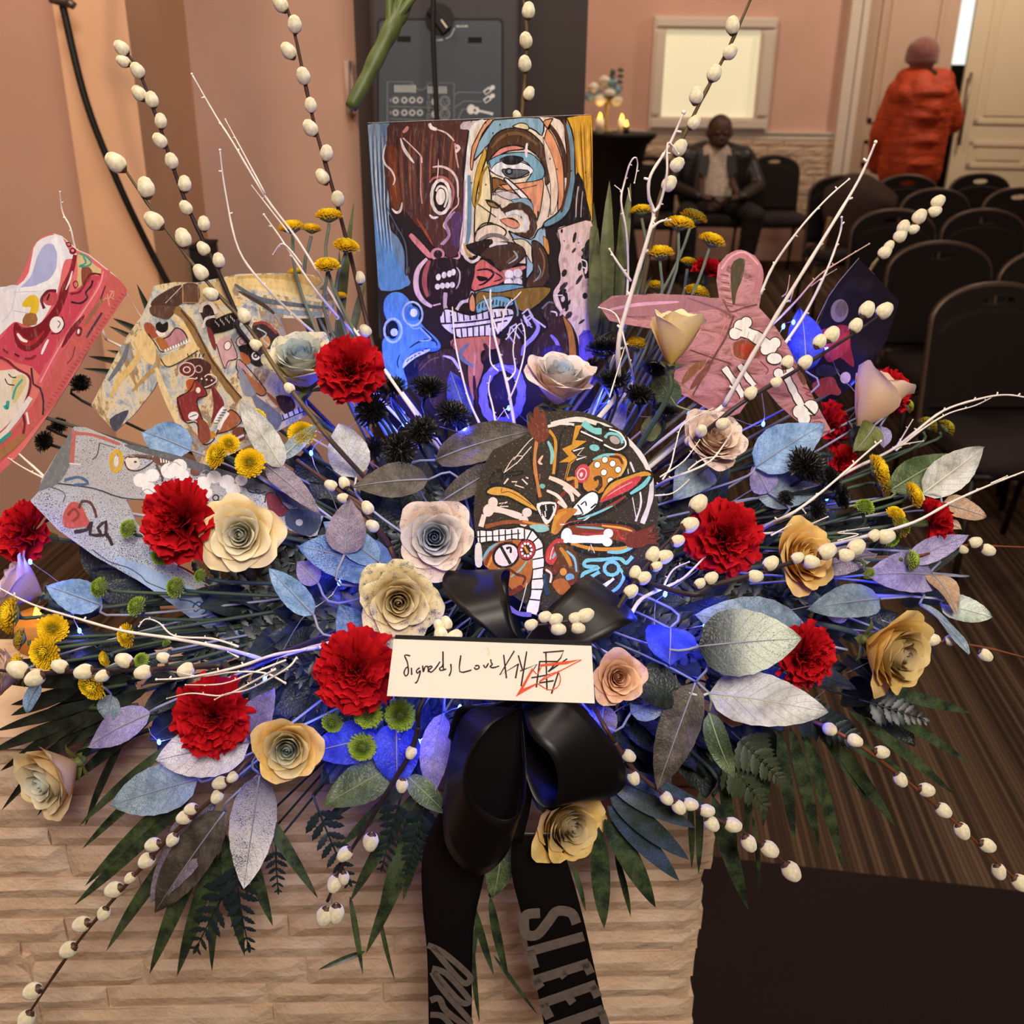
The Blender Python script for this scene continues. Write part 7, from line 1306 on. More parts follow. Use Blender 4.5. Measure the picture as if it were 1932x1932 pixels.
# ---------------------------------------------------------------- leatherleaf ferns
mb = MB(); N_ = 9; lv = []; rv = []
for j in range(N_+1):
    v = j/N_; w_ = .17*math.sin(math.pi*min(1, v*.95+.05))**.8*(1.18 if j % 2 else .82); lv.append((v, w_, .02*math.sin(3*v))); rv.append((v, -w_, .02*math.sin(3*v)))
mb.grid([[l, ((l[0]), 0, l[2]+.02), r] for l, r in zip(lv, rv)]); PINNA = mb.mesh('leaflet')
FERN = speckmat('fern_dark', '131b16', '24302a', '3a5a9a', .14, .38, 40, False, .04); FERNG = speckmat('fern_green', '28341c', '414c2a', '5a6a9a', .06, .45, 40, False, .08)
def fern(bx, by, tx, ty, wpx, label, dz=(.05, .02), n=9, mat=None, joined=False, tilt=(0, .2, 1), grp='leatherleaf ferns', bend=.06, link_core=True):
    mat = mat or FERN; b_ = Q(bx, by, dz[0]); t_ = Q(tx, ty, dz[1]); a = t_-b_; L = a.length; ax = a.normalized(); nn = cdir(*tilt); nn = (nn-ax*nn.dot(ax)).normalized(); sd_ = ax.cross(nn)
    root = thing('leatherleaf_fern', label, 'fern', b_, grp); wd = wpx*D0(bx, by)/FPX; r_ = random.Random(int(bx+by)); J = MB(); pv_ = PINNA.vertices; fv = [tuple(p.vertices) for p in PINNA.polygons]
    for i in range(n):
        v = .18+.8*i/(n-1); c_ = b_+a*v+nn*L*bend*4*v*(1-v); ln = wd*(1-v*.75)*(.9+.2*r_.random())
        for s_ in (-1, 1):
            d_ = (ax*.75+sd_*s_+nn*r_.uniform(-.3, .2)).normalized(); z_ = (nn-d_*nn.dot(d_)).normalized(); M = Matrix((d_, z_.cross(d_), z_)).transposed().to_4x4(); M.translation = c_-b_; M = M @ Matrix.Scale(ln, 4)
            if joined: J.add([M @ q.co for q in pv_], fv)
            else: link('leaflet', PINNA, mat, root, M)
    M = Matrix((ax, nn.cross(ax), nn)).transposed().to_4x4(); M.translation = a*.93; M = M @ Matrix.Scale(wd*.4, 4)
    if joined: J.add([M @ q.co for q in pv_], fv); tag(link('leaflets', J.mesh('leaflets'), mat, root), kind='stuff')
    else: link('leaflet', PINNA, mat, root, M)
    mb = MB(); pts = [b_+a*v+nn*L*bend*4*v*(1-v) for v in [k/8 for k in range(9)]]; mb.tube(pts, [.0012-.00008*k for k in range(9)], 5)
    if link_core: c_ = core(); mb.tube([b_, b_.lerp(c_, .5), c_], .0013, 5)
    link('rachis', mb.mesh('rachis', origin=b_), mat, root); return root
for a in [(450, 1640, 370, 1790, 70, 'dark fern tip hanging over the stone below the dark grey leaf', (.03, .0), 7), (440, 1600, 470, 1790, 64, 'dark fern tip hanging over the stone right of the dark grey leaf', (.03, .0), 8), (590, 1500, 660, 1665, 62, 'dark fern spray over the stone between white leaf and willow', (.04, .01), 8), (520, 1590, 525, 1680, 40, 'small dark fern tip beside the white leaf', (.04, .02), 6),
          (810, 1500, 770, 1640, 58, 'fine dark fern left of the ribbon tail', (.05, .03), 10), (760, 1490, 720, 1640, 50, 'fine dark fern behind the hanging willow branch', (.05, .03), 9), (1380, 1380, 1470, 1470, 66, 'dark feathery fern under the silvery taupe leaf', (.05, .03), 10, FERNG), (1360, 1420, 1440, 1520, 66, 'lower dark feathery fern at the stone corner', (.05, .03), 10, FERNG), (1620, 1320, 1745, 1358, 56, 'black serrated fern tip below the wilting yellow rose', (.05, .02), 9), (1480, 1330, 1620, 1400, 66, 'dark fern below the red carnation at lower right', (.06, .04), 10), (1180, 1330, 1200, 1300, 40, 'green fern tip beside the small peach rose', (.05, .03), 7, FERNG)]: fern(*a)
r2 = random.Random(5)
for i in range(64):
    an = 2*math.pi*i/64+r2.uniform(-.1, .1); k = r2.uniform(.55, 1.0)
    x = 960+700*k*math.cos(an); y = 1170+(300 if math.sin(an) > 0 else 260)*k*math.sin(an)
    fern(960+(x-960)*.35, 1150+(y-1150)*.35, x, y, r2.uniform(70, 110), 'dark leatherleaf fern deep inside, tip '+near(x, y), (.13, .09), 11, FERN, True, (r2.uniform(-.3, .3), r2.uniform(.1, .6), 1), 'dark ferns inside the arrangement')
# ---------------------------------------------------------------- pussy willow
t = NT('willow_catkin'); t.set(.95, .1, sheen=.6); t.b.inputs['Sheen Roughness'].default_value = .4
nz = t.noise(2.2, 3); c = t.ramp(nz, [(.35, H('d8cca4')), (.6, H('f0e9cf'))]); t.col(c); t.bump(t.noise(14, 4, .8), .35, .06); CATK = t.mat
mb = MB(); r_ = random.Random(3); prof = [(.04, -.5), (.3, -.42), (.42, -.15), (.4, .12), (.28, .38), (.12, .5), (.01, .53)]; mb.lathe(catmull(prof, 3), 16, closed=False)
mb.v = [tuple(Vector(v)*(1+.05*mnoise.noise(Vector(v)*6))) for v in mb.v]; CAT = mb.mesh('catkin')
mb = MB(); mb.lathe([(.07, -.62), (.2, -.5), (.33, -.36), (.3, -.28)], 10, closed=False); CUP = mb.mesh('bud_scale')
BARK = {'b': plain('willow_bark_brown', '4a3026', .5, noise=60, var=.25), 'g': plain('willow_bark_olive', '5a4a30', .5, noise=60, var=.25), 'd': plain('willow_bark_dark', '2e2226', .5, noise=60, var=.25), 'r': plain('willow_bark_rust', '6e3c22', .5, noise=60, var=.25)}
CUPM = plain('bud_scale_brown', '4e3424', .5)
def willow(label, pts, cats, bark='b', dz=0, r=.0024, tail=True, cs=28):
    P3 = [Q(p[0], p[1], dz+(p[2] if len(p) > 2 else 0)) for p in pts]; base = P3[-1]
    root = thing('pussy_willow_branch', label, 'willow branch', base, 'pussy willow branches')
    cm = catmull(P3, 6); mb = MB(); N_ = len(cm); rad = [r*(.55+.6*i/N_)+.0005*(1 if i % 5 == 0 else 0) for i in range(N_)]; mb.tube(cm, rad, 8)
    if tail: c_ = core(); d_ = (Vector(cm[-1])-Vector(cm[-4])).normalized(); mb.tube(catmull([base, base+d_*.03, base.lerp(c_, .5)+Vector((0, .03, -.01)), c_], 4), r*1.1, 7)
    link('stem', mb.mesh('stem', origin=base), BARK[bark], root)
    for i, c_ in enumerate(cats):
        x, y = c_[:2]; sz = c_[2] if len(c_) > 2 else cs
        k = min(range(N_), key=lambda j: (Vector(cm[j])-P(x, y, (Vector(cm[j])-C0).dot(F))).length)
        D = (Vector(cm[k])-C0).dot(F); p = P(x, y, D)-F*.003; a_ = Vector(cm[max(k-2, 0)])-Vector(cm[min(k+2, N_-1)]); a_ = a_.normalized()
        off = p-Vector(cm[k]); off = off.normalized()*.45 if off.length > .002 else Vector((0, 0, 0))
        d_ = (a_+off).normalized(); s_ = sz*D/FPX*1.04
        M = Matrix.Translation(p) @ frame(d_, F).to_4x4() @ Matrix.Scale(s_, 4)
        ck = link('catkin', CAT, CATK, root, Matrix.Translation(-base) @ M); link('bud_scale', CUP, CUPM, ck)
    return root
willow('tall willow branch rising over the peach pilaster at upper left', [(232, 92), (262, 135), (300, 235), (350, 380), (415, 520), (450, 600)], [(231, 93), (234, 118, 24), (261, 135), (264, 178), (288, 190), (305, 230, 26), (303, 267), (325, 305), (350, 348), (352, 393, 26), (386, 423, 26), (385, 470, 26), (414, 492, 26)], 'd', .0)
willow('willow branch with large catkins crossing the jacket cut-out', [(228, 308), (290, 400), (385, 525), (470, 620), (530, 710), (600, 800)], [(220, 308, 38), (277, 355, 36), (292, 418, 36), (347, 450, 34), (380, 515, 30), (399, 556, 28), (462, 597, 28), (484, 652, 24), (547, 733, 22)], 'g', -.06)
willow('tall willow branch left of the loudspeaker', [(528, -20), (555, 60), (592, 230), (640, 400), (690, 600), (710, 680)], [(530, 10, 30), (557, 48, 30), (545, 98, 30), (573, 145, 30), (587, 200, 26), (586, 243, 30), (617, 290, 28), (609, 335, 28), (638, 376, 28), (680, 525, 22), (690, 625, 24)], 'b', .02)
willow('thin willow branch beside the loudspeaker right edge above the painting', [(985, -20), (994, 60), (990, 150), (984, 230), (980, 330)], [(997, 22, 28), (992, 78, 28), (990, 122, 28), (998, 178, 24), (975, 220, 18)], 'g', .12)
willow('tall willow branch slanting right above the seated person', [(1420, -10), (1375, 90), (1310, 215), (1255, 340), (1230, 450), (1210, 560)], [(1381, 50, 30), (1377, 100, 28), (1347, 140, 30), (1313, 182, 30), (1309, 233, 26), (1282, 280, 30), (1277, 312, 28), (1262, 348, 30)], 'g', .03)
willow('short willow tip against the chairs at upper right', [(1768, 382), (1735, 412), (1690, 455), (1655, 490), (1640, 512)], [(1768, 382, 26), (1762, 400, 24), (1733, 410, 28), (1703, 430, 26), (1697, 446, 26), (1722, 434, 20), (1668, 477, 26), (1676, 465, 20)], 'g', .08)
willow('willow branch crossing the hooded jacket sleeve', [(1668, 588), (1610, 630), (1500, 700), (1400, 760), (1330, 815, .03), (1245, 880, .14)], [(1634, 585, 32), (1667, 587, 32), (1613, 615, 28), (1568, 632, 32), (1545, 645, 28), (1518, 684, 28), (1484, 684, 26), (1463, 722, 22), (1415, 742, 26), (1363, 800, 26), (1322, 813, 26), (1300, 832, 20)], 'd', -.085)
willow('willow branch in front of the golden rose at right', [(1680, 1005), (1590, 1045), (1500, 1060), (1430, 1082), (1340, 1105)], [(1670, 1012, 32), (1647, 1010, 24), (1614, 1032, 34), (1594, 1048, 30), (1559, 1040, 34), (1529, 1060, 30), (1503, 1052, 24), (1453, 1062, 30), (1424, 1087, 28), (1341, 1090, 26), (1320, 1100, 22)], 'd', -.05)
willow('willow branch with round catkins right of the painted disc', [(1318, 948), (1280, 1000), (1230, 1055), (1190, 1110), (1165, 1150)], [(1317, 950, 36), (1301, 990, 34), (1278, 1020, 26), (1231, 1046, 30), (1254, 1050, 30), (1238, 1068, 22), (1198, 1080, 26), (1214, 1090, 28), (1190, 1115, 28)], 'd', -.03)
willow('thin rusty willow tip at the right edge near the curled leaf', [(1950, 1033), (1860, 1030), (1805, 1030), (1750, 1040)], [(1838, 1023, 24), (1862, 1038, 26), (1815, 1037, 18)], 'r', .02, .0014)
willow('thin rusty willow tip right of the wilting yellow rose', [(1950, 1245), (1860, 1222), (1790, 1212), (1730, 1205)], [(1756, 1206, 28), (1793, 1207, 24), (1857, 1236, 26)], 'r', .02, .0014)
willow('long willow branch arching over the carpet to the right edge', [(1950, 1690), (1880, 1625), (1790, 1540), (1700, 1465), (1620, 1405), (1555, 1370, .03), (1500, 1350, .09)], [(1564, 1375, 28), (1611, 1396, 28), (1662, 1418, 28), (1697, 1470, 28), (1746, 1489, 30), (1778, 1528, 30), (1813, 1567, 32), (1861, 1594, 30), (1882, 1643, 30), (1924, 1665, 34)], 'r', .0, .002)
willow('willow branch hanging over the stone corner', [(1490, 1635), (1420, 1580), (1330, 1535), (1250, 1495), (1195, 1450), (1160, 1400)], [(1186, 1425, 26), (1195, 1467, 26), (1257, 1505, 26), (1280, 1522, 28), (1302, 1516, 28), (1333, 1528, 28), (1342, 1553, 30), (1382, 1555, 32), (1412, 1590, 32), (1451, 1601, 34), (1492, 1643, 38)], 'b', .0, .002)
willow('long willow branch reaching to the bottom left corner', [(30, 1950), (130, 1800), (220, 1690), (330, 1570), (420, 1490), (470, 1432, .02), (520, 1400, .09)], [(416, 1476, 28), (411, 1502, 26), (440, 1465, 22), (362, 1525, 26), (349, 1541, 30), (327, 1583, 26), (290, 1592, 30), (278, 1622, 32), (247, 1655, 22), (216, 1677, 34), (198, 1722, 28), (155, 1742, 34), (131, 1790, 34), (63, 1868, 36), (52, 1922, 36)], 'b', -.01)
willow('willow branch hanging down left of the ribbon tails', [(618, 1700), (650, 1625), (700, 1545), (745, 1470), (775, 1420), (790, 1370)], [(776, 1419, 24), (759, 1481, 26), (700, 1587, 34), (651, 1610, 30), (632, 1666, 32), (650, 1655, 24), (613, 1727, 36), (635, 1722, 36)], 'd', -.01)
willow('small willow cluster on the left bow loop above the card', [(842, 1165), (845, 1190), (842, 1205), (848, 1225)], [(830, 1180, 26), (842, 1175, 26), (832, 1196, 30), (858, 1202, 32)], 'd', -.07, .0016, False)
willow('willow tip lying across the right bow loop', [(1120, 1160), (1070, 1172), (1010, 1180), (985, 1190)], [(1002, 1178, 24), (1028, 1163, 24), (1048, 1168, 26), (1053, 1186, 28), (1090, 1184, 26), (1085, 1165, 24), (1105, 1160, 30)], 'd', -.07, .0016, False)
willow('willow branch lying level at the far left edge', [(-20, 1262), (60, 1270), (170, 1265), (300, 1262), (420, 1255)], [(36, 1262, 38), (68, 1279, 36), (115, 1256, 30), (160, 1267, 34), (195, 1275, 26), (236, 1245, 32), (272, 1268, 32), (310, 1240, 24), (353, 1264, 32)], 'd', -.02)
willow('short thick willow stem left of the blue hearted blush rose', [(560, 868), (625, 915), (690, 970), (735, 1030, .04)], [(625, 916, 24), (650, 911, 24), (648, 940, 22), (694, 958, 26), (703, 992, 26)], 'b', -.01, .003)
# ---------------------------------------------------------------- white birch twigs
BIRCH = plain('white_sprayed_twig', 'e9dfd6', .7, noise=90, var=.08, bump=.2); BIRCHP = plain('pinkish_twig', 'c9a596', .7, noise=90, var=.1, bump=.2)
def twig(label, lines, dz=0, r=.0021, mat=None, tail=True):
    first = lines[0]; base = Q(first[-2], first[-1], dz+(.09 if dz < -.01 and tail else 0)); root = thing('birch_twig', label, 'twig', base, 'white birch twigs'); mb = MB(); r_ = random.Random(int(first[0]*3+first[1]))
    for li, l in enumerate(lines):
        nl = len(l); pts = [Q(l[i], l[i+1], dz+.004*math.sin(i+li)+((.09 if i == nl-2 else .03 if i == nl-4 else 0) if (dz < -.01 and tail and li == 0) else 0)) for i in range(0, nl, 2)]; cm = catmull(pts, 5) if len(pts) > 2 else [pts[0], pts[0].lerp(pts[1], .5), pts[1]]; N_ = len(cm); rr = r*.8*(1 if li == 0 else .62)
        mb.tube(cm, [rr*(.45+.65*i/N_)*(1.18 if i % 4 == 0 else 1) for i in range(N_)], 6); mb.ball(cm[0], rr*.85, 6, 5)
        for i in range(3, N_-1, 4):
            p = Vector(cm[i]); q = p+(R*r_.uniform(-1, 1)+U*r_.uniform(-.3, 1)).normalized()*rr*2.2; mb.tube([p, q], [rr*.6, rr*.5], 5)
    if tail: c_ = core(); mb.tube([base, base.lerp(c_, .5)+Vector((0, .02, 0)), c_], r*.9, 6)
    link('branch', mb.mesh('branch', origin=base), mat or BIRCH, root); return root
twig('white birch twig with forked tip at upper left of the loudspeaker', [(362, 140, 405, 215, 440, 270, 500, 370, 560, 450, 610, 530, 660, 610, 720, 690), (425, 225, 460, 290, 500, 365), (475, 350, 510, 395, 545, 440)], .0)
twig('long thin white birch twig curving over the jacket shoulder', [(415, 283, 425, 360, 450, 470, 500, 540, 560, 600, 620, 650)], -.04)
twig('white birch twig between the jacket and the yellow mums', [(498, 405, 530, 450, 590, 540, 640, 600, 690, 650), (515, 480, 535, 460, 570, 500)], -.02)
twig('short pale birch twig rising behind the sneaker heel', [(113, 362, 118, 400, 133, 430, 143, 472, 170, 560, 200, 640)], .06, .0017)
twig('fine pinkish birch twig between sneaker and jacket', [(240, 555, 258, 585, 275, 610, 310, 660)], .1, .0012, BIRCHP)
twig('tall forked white birch twig right of the painting', [(1290, 212, 1262, 275, 1228, 330, 1224, 370, 1233, 400, 1225, 440, 1195, 540, 1172, 620, 1166, 670, 1170, 740), (1280, 290, 1260, 270, 1258, 330, 1245, 385, 1233, 400), (1265, 415, 1245, 418, 1228, 432), (1150, 470, 1165, 495, 1190, 530)], -.06, .0032)
twig('drooping white birch twig in front of the strap leaves', [(1197, 345, 1203, 310, 1198, 297, 1188, 310, 1178, 345, 1172, 380, 1182, 440, 1185, 520, 1178, 620), (1160, 350, 1175, 362), (1185, 355, 1190, 380)], .04, .0016)
twig('small curved white birch twig by the highest black mum', [(1130, 580, 1155, 588, 1168, 605, 1180, 650, 1190, 690, 1195, 720), (1180, 650, 1165, 700, 1150, 750)], -.05, .0016)
twig('thick straight white birch twig crossing the bone sleeve', [(1652, 268, 1620, 340, 1560, 440, 1480, 570, 1420, 670, 1366, 765), (1602, 338, 1560, 375, 1510, 430, 1460, 500, 1435, 555)], -.08, .003)
twig('white birch twig right of the pink hood', [(1588, 410, 1585, 440, 1560, 510, 1520, 590, 1480, 650)], -.005, .0022)
twig('pinkish birch twig above the dark printed card', [(1640, 460, 1590, 490, 1545, 520, 1500, 570, 1450, 620), (1578, 508, 1550, 525, 1530, 540), (1490, 520, 1485, 550, 1475, 560), (1500, 540, 1490, 570)], .03, .0016, BIRCHP)
twig('branching white birch twig standing before the painting middle', [(935, 475, 930, 510, 925, 560, 930, 620, 945, 680, 960, 740, 970, 800), (865, 480, 900, 530, 925, 590, 940, 630), (1000, 530, 975, 560, 955, 580, 945, 625), (955, 640, 985, 610, 990, 660, 975, 720, 960, 755), (975, 615, 968, 660, 972, 700, 955, 720), (925, 620, 925, 680, 940, 700)], .06, .0022)
twig('thin white birch twig at the left half of the painting', [(855, 475, 853, 560, 858, 640, 870, 700, 885, 755, 905, 800)], .06, .0016)
twig('small white birch twig low before the painted blue ring', [(925, 710, 922, 735, 930, 770, 937, 810), (950, 770, 960, 790)], .04, .0015)
twig('tangled white birch twigs by the drooping blush rose', [(1390, 800, 1365, 840, 1340, 870, 1300, 890, 1260, 905, 1235, 920), (1345, 770, 1290, 800, 1275, 840, 1265, 880, 1250, 905), (1380, 860, 1330, 865, 1300, 885), (1320, 830, 1290, 870, 1245, 900), (1300, 905, 1270, 930, 1235, 935)], -.06, .0018)
twig('long white birch twig with curved tip at the right edge', [(1945, 752, 1900, 745, 1850, 752, 1780, 775, 1720, 820, 1680, 850, 1600, 890, 1560, 915), (1880, 745, 1840, 765, 1790, 780, 1740, 810, 1690, 850), (1722, 792, 1705, 820, 1690, 845), (1742, 832, 1700, 840, 1670, 855)], .03, .0022)
twig('white birch twig crossing the black mums at right', [(1662, 832, 1640, 850, 1560, 920, 1500, 965, 1460, 985, 1432, 1003), (1520, 968, 1510, 955), (1492, 990, 1455, 1010)], -.04, .0022)
twig('straight white birch twig pointing to the right edge over the carnation', [(1945, 885, 1880, 910, 1800, 945, 1725, 985, 1640, 1010, 1560, 1030), (1900, 898, 1870, 912)], -.03, .0022)
twig('short white birch twigs above the golden rose', [(1562, 975, 1500, 1000, 1460, 1005), (1640, 995, 1580, 1005, 1620, 1008, 1580, 1020)], -.03, .0014)
twig('long pale birch twig sweeping across the lower left stems', [(-10, 1105, 60, 1140, 140, 1165, 230, 1190, 330, 1205, 430, 1225, 500, 1245), (262, 1182, 275, 1168, 300, 1175, 330, 1200, 400, 1205, 450, 1220), (430, 1230, 450, 1240)], -.04, .0022)
twig('tangle of white birch twigs above the lower left carnation', [(295, 1282, 340, 1280, 400, 1270, 460, 1255, 520, 1235, 600, 1222), (335, 1268, 380, 1276, 440, 1268, 500, 1270, 540, 1290), (315, 1318, 360, 1308, 420, 1312, 470, 1290, 520, 1262), (350, 1292, 420, 1290, 480, 1268, 540, 1245), (405, 1320, 430, 1308, 470, 1300, 540, 1262, 560, 1240)], -.05, .0019)
twig('two white birch twigs between sneaker toe and jeans waist', [(-5, 802, 30, 850, 82, 898, 130, 950), (-5, 850, 40, 880, 82, 902)], .05, .0022)
twig('violet lit birch twig right of the painted disc foot', [(1330, 1050, 1290, 1090, 1250, 1110, 1210, 1130, 1190, 1160), (1300, 1060, 1270, 1075, 1250, 1110)], -.0, .0024)
# ---------------------------------------------------------------- string of blue lights
BULB = emit('blue_led_bulb', '3c64ff', 14); WIRE = plain('silver_wire', 'c9c2b8', .35, metal=.8)
LED = [(57, 1060, .0, .05), (150, 1190, .06, .05), (300, 1400, .05, .05), (500, 1281, .02, .07), (640, 1100, .07, .07), (587, 855, .02, .07), (700, 790, .09, .28), (762, 800, .08, .34), (875, 816, .0, .1), (960, 770, .1, .12), (1080, 800, .09, .12), (1150, 760, .08, .12), (1300, 780, .08, .05), (1440, 800, .06, .05), (1478, 616, .03, .05), (1497, 608, .03, .05), (1560, 660, .05, .05), (1620, 760, .06, .04), (1560, 940, .08, .04), (1255, 1121, .0, .1), (1240, 1200, .03, .2), (1330, 1180, .05, .08), (1640, 1125, .04, .05), (1740, 1200, .04, .02), (1500, 1340, .05, .03), (1300, 1330, .06, .05), (1100, 1370, .05, .06), (868, 1335, .02, .2), (790, 1400, .05, .18), (700, 1440, .05, .1), (600, 1390, .05, .08), (480, 1360, .05, .05), (400, 1450, .05, .03)]
root = thing('fairy_light_string', 'string of tiny blue lights on silver wire woven through the flowers', 'string lights', Q(960, 1200, .1))
o_ = root.location.copy(); pts = []
for i, (x, y, dz, en) in enumerate(LED):
    p = Q(x, y, dz); pts.append(p)
    if i+1 < len(LED): q = Q(*LED[i+1][:3]); pts.append(p.lerp(q, .5)+F*.035+Vector((rnd.uniform(-.01, .01), 0, rnd.uniform(-.01, .01))))
    mb = MB(); mb.ball((0, 0, 0), (.0021, .0021, .0032), 8, 6); bo = link('bulb', mb.mesh('bulb'), BULB, root, Matrix.Translation(p-o_))
    l = bpy.data.lights.new('led_glow', 'POINT'); l.energy = en*2.0; l.color = (.03, .05, 1); l.shadow_soft_size = .003; lo = bpy.data.objects.new('led_glow', l); COL.objects.link(lo); lo.parent = bo; lo.location = (0, 0, .005)
mb = MB(); mb.tube(catmull(pts, 4), .00045, 5); link('wire', mb.mesh('wire', origin=o_), WIRE, root)
pz = PZ(78, 1215, ZTOP+.013)
candle(78, 1148, 1200, pz.y, .03, 'flameless candle glowing orange behind yellow mums at the far left', plain('amber_wax', 'c9873c', .5), ZTOP+.013, .4)
# ---------------------------------------------------------------- black bow with tails, card
SAT = NT('black_satin'); SAT.set(.42, .35); SAT.col(H('0b0a0c')); SAT.bump(SAT.noise(900, 1, stretch=(1, 1, .2)), .05, .0005); SAT = SAT.mat
bo_ = Q(985, 1290, -.01); bow = thing('ribbon_bow', 'large black satin ribbon bow with two lettered tails', 'bow', bo_)
def strip(name, A, Bq, par=bow, org=bo_, n=6, cols=6):
    a = catmull([P(x, y, D0(966, y)+d) for x, y, d in A], n); b_ = catmull([P(x, y, D0(966, y)+d) for x, y, d in Bq], n)
    mb = MB(); mb.grid([[p_.lerp(q_, k/cols) for k in range(cols+1)] for p_, q_ in zip(map(Vector, a), map(Vector, b_))]); o = link(name, mb.mesh(name, origin=org), SAT, par)
    md = o.modifiers.new('thick', 'SOLIDIFY'); md.thickness = .0006; return o
K = .0
# upper left loop: front face and the back face turning over
strip('loop', [(985, 1260, .0), (930, 1200, -.035), (870, 1150, -.05), (835, 1105, -.03), (850, 1075, .0), (900, 1100, .02), (975, 1240, .02)], [(1010, 1235, .0), (968, 1190, -.035), (955, 1130, -.05), (945, 1085, -.03), (962, 1076, .0), (960, 1130, .02), (985, 1230, .02)])
strip('loop', [(985, 1250, .0), (1090, 1225, -.035), (1180, 1180, -.045), (1200, 1165, -.02), (1140, 1110, .0), (1060, 1130, .02), (985, 1240, .02)], [(975, 1235, .0), (1020, 1170, -.035), (1075, 1110, -.045), (1098, 1090, -.02), (1110, 1092, .0), (1030, 1150, .02), (975, 1230, .02)])
# lower loops
strip('loop', [(985, 1335, -.01), (930, 1365, -.06), (888, 1420, -.075), (880, 1470, -.08), (902, 1520, -.08), (952, 1548, -.08), (988, 1520, -.075), (993, 1450, -.06), (985, 1345, -.01)], [(975, 1335, .0), (885, 1340, -.02), (848, 1420, -.03), (835, 1540, -.035), (850, 1612, -.04), (905, 1652, -.04), (962, 1600, -.03), (985, 1480, -.02), (985, 1350, .0)])
strip('loop', [(985, 1335, -.01), (1002, 1388, -.05), (1040, 1428, -.065), (1053, 1480, -.065), (1040, 1522, -.06), (1010, 1508, -.05), (988, 1440, -.03), (984, 1350, -.005)], [(985, 1322, .0), (1070, 1318, -.02), (1130, 1368, -.03), (1176, 1440, -.03), (1172, 1490, -.02), (1110, 1508, -.0), (1040, 1440, .01), (985, 1345, .01)])
strip('loop', [(985, 1310, .01), (920, 1330, .005), (865, 1335, .0), (845, 1390, .01)], [(1000, 1330, .01), (950, 1370, .005), (905, 1400, .01), (880, 1430, .02)])
strip('loop', [(980, 1325, .0), (905, 1370, -.005), (868, 1470, -.01), (875, 1570, -.015)], [(1004, 1325, .0), (1004, 1400, -.005), (1004, 1500, -.01), (985, 1590, -.015)])
strip('loop', [(985, 1325, .005), (990, 1400, .005), (1005, 1500, .005), (1040, 1530, .0)], [(1010, 1320, .005), (1090, 1380, .005), (1120, 1450, .005), (1130, 1490, .0)])
mb = MB(); mb.ball(bo_, (.022, .012, .02), 14, 10); link('knot', mb.mesh('knot', origin=bo_), SAT, bow)
SILV = plain('silver_letters', '9a8d86', .3, metal=.6, noise=120, var=.15)
def tail(edgeL, edgeR, dz, art):
    ns = len(edgeL); a = catmull([P(x, y, D0(966, y)+dz) for x, y in edgeL], 6); b_ = catmull([P(x, y, D0(966, y)+dz) for x, y in edgeR], 6)
    mb = MB(); mb.grid([[Vector(p_).lerp(Vector(q_), k/6)-F*.0008*math.sin(math.pi*k/6) for k in range(7)] for p_, q_ in zip(a, b_)]); o = link('tail', mb.mesh('tail', origin=bo_), SAT, bow)
    md = o.modifiers.new('thick', 'SOLIDIFY'); md.thickness = .0006
    for w_, pts in art:
        pts = [(1282-682+pts[i]*650/1932, 1282+pts[i+1]*650/1932) for i in range(0, len(pts), 2)]; w2 = w_*650/1932
        cm = catmull(pts, 5) if len(pts) > 2 else pts; L = []; N_ = len(cm)
        for i, p in enumerate(cm):
            q0 = cm[max(i-1, 0)]; q1 = cm[min(i+1, N_-1)]; dx, dy = q1[0]-q0[0], q1[1]-q0[1]; l_ = math.hypot(dx, dy) or 1
            row = []
            for k in (-1, -.33, .33, 1):
                x = p[0]-dy/l_*w2/2*k; y = p[1]+dx/l_*w2/2*k; row.append(P(x, y, D0(966, y)+dz-.003))
            L.append(row)
        mb = MB(); mb.grid(L); link('letter_stroke', mb.mesh('letter', origin=bo_), SILV, o)
tail([(845, 1500), (800, 1600), (797, 1700), (806, 1800), (809, 1940)], [(935, 1500), (920, 1600), (912, 1660), (893, 1760), (890, 1940)], .012,
     [(34, [615,1490, 700,1530, 840,1650, 850,1690, 800,1690, 640,1500]), (34, [640,1620, 720,1650, 830,1770, 845,1810, 790,1800, 650,1640]), (34, [640,1640, 700,1740, 840,1900, 850,1932]), (36, [630,1800, 680,1790, 720,1860, 850,1960]), (34, [630,1880, 700,1890, 760,1960])])
tail([(965, 1570), (966, 1650), (985, 1730), (1010, 1850), (1028, 1940)], [(1050, 1570), (1075, 1640), (1100, 1730), (1125, 1840), (1148, 1940)], .012,
     [(56, [1245,1310, 1170,1320, 1155,1370, 1170,1430, 1230,1430, 1290,1360, 1340,1300, 1420,1310, 1450,1370]), (54, [1170,1530, 1490,1440]), (54, [1185,1520, 1215,1620]), (54, [1205,1690, 1520,1590]), (50, [1215,1680, 1250,1730]), (44, [1360,1640, 1385,1670]), (50, [1500,1590, 1530,1650]), (54, [1245,1820, 1560,1710]), (54, [1260,1820, 1300,1900]), (46, [1400,1775, 1430,1815]), (50, [1540,1720, 1570,1780]), (54, [1290,1960, 1600,1850]), (44, [1590,1860, 1620,1960]), (44, [1450,1930, 1480,1980])])
CDK = 410/1932
b = Board('note_card', 'white rectangular note card signed in marker on the black bow', 'card', [(743, 1206), (1116, 1219), (1122, 1327), (730, 1313)], 928, 1266, D0(928, 1266)-.085, (.03, -1, .38), .0012, (720, 1180, CDK), plain('card_white_edge', 'e9e0d8', .6), plain('card_cream', 'f3e6da', .45, noise=8, var=.03), paintmat('marker_ink', .4, var=0))
B = b
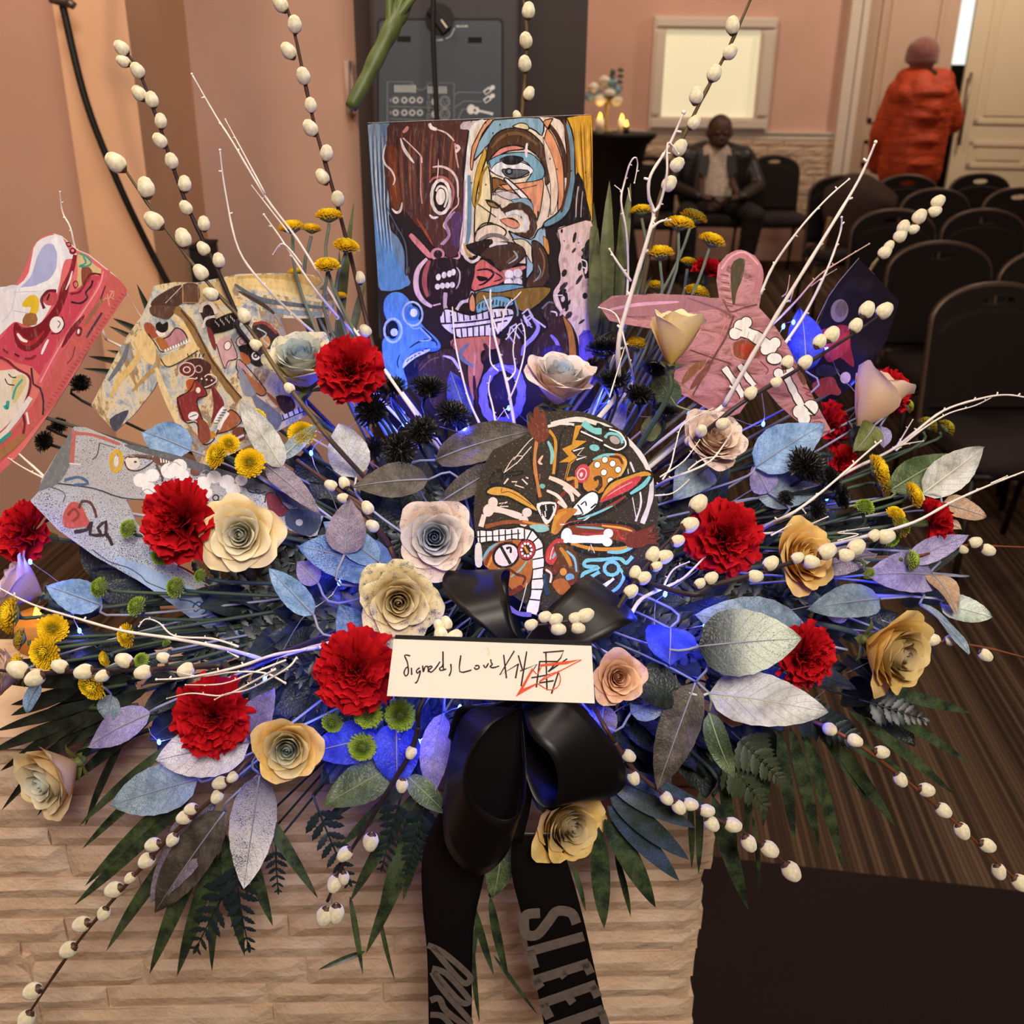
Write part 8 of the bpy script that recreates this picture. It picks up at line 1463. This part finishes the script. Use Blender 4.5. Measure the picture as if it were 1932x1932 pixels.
for l in ([255,270, 205,265, 230,330, 238,420, 215,448, 200,420, 215,380, 235,370], [265,375, 268,440], [340,375, 310,400, 320,425, 345,400, 335,450, 315,500, 295,512], [365,355, 370,415, 385,370, 410,365, 415,415], [405,375, 440,360, 445,375, 420,395, 440,415, 480,380, 520,320], [575,385, 530,400, 515,380, 545,350, 545,230, 545,300, 550,390], [615,340, 618,400, 600,450], [705,265, 695,410, 800,395], [830,360, 860,355, 865,380, 835,388, 825,370], [905,350, 925,375, 950,335], [970,300, 975,330, 985,345, 965,365, 990,375, 1045,360]): B.line('2b2228', 13, l, 3)
for l in ([1085,260, 1110,470], [1180,225, 1050,440, 1220,340], [1215,340, 1190,470], [1215,265, 1250,390], [1290,230, 1240,540], [1230,405, 1380,345, 1280,495], [1405,320, 1375,550], [1435,240, 1620,225, 1590,290, 1480,410], [1460,240, 1470,575], [1400,320, 1570,320], [1650,295, 1480,410], [1410,355, 1540,350], [1330,465, 1500,435], [1570,420, 1510,605], [1400,510, 1530,490]): B.line('2b2228', 13, l, 0)
B.poly('d9573a', [1190,635, 1340,370, 1345,400, 1260,560, 1380,510, 1370,530], 0); B.poly('d9573a', [1405,345, 1775,300, 1640,345, 1420,365], 0)
for l in ([1775,305, 1400,500], [1380,510, 1480,570, 1560,550, 1590,480, 1570,400], [1400,500, 1480,440, 1570,410], [1345,395, 1385,430, 1420,360]): B.line('d9573a', 10, l, 3)
B.line('e9d2b4', 10, [935,195, 955,230, 945,265], 3); B.done('handwriting')
mb = MB(); q = [b.pt(x, y)-b.n*.003 for x, y in ((745, 1199), (1117, 1211), (1118, 1225), (744, 1214))]; mb.prism([p-b.p0 for p in q], b.n*-.0008); link('backing', mb.mesh('backing', smooth=False), SAT, b.root)
# holders that carry the flat boards, hidden in the foliage
for nm, (x, y, D_), ob in (('painted_board', (905, 790, PY(905, 790, 1.2)), None),): pass
PICK = plain('clear_pick', '5a5a52', .3)
def pick(objname, x, y, Dp, dn):
    ob = bpy.data.objects[objname]; top = P(x, y, Dp); c_ = core(.6); mb = MB(); mb.tube([top, top.lerp(c_, .5), c_], .0022, 6); link('support_pick', mb.mesh('pick', origin=ob.location), PICK, ob)
for nm, x, y, off in (('jacket_cutout', 420, 800, .012), ('jeans_cutout', 400, 1000, .012), ('hooded_jacket_cutout', 1350, 730, .012), ('painted_disc', 1068, 1050, .02), ('dark_printed_card', 1570, 740, .008), ('sneaker_cutout', 60, 780, .012), ('painted_board', 905, 790, .012)):
    ob = bpy.data.objects[nm]; d = ray(x, y); nrm = {'jacket_cutout': (.12, -1, .25), 'jeans_cutout': (.1, -1, .45), 'hooded_jacket_cutout': (-.15, -1, .2), 'painted_disc': (.05, -1, .55), 'dark_printed_card': (-.25, -1, .1), 'sneaker_cutout': (.15, -1, .1), 'painted_board': (0, -1, 0)}[nm]
    nv_ = Vector(nrm).normalized(); pick(nm, x, y, (Vector(ob.location)-C0).dot(nv_)/d.dot(nv_)+off*.5, None)
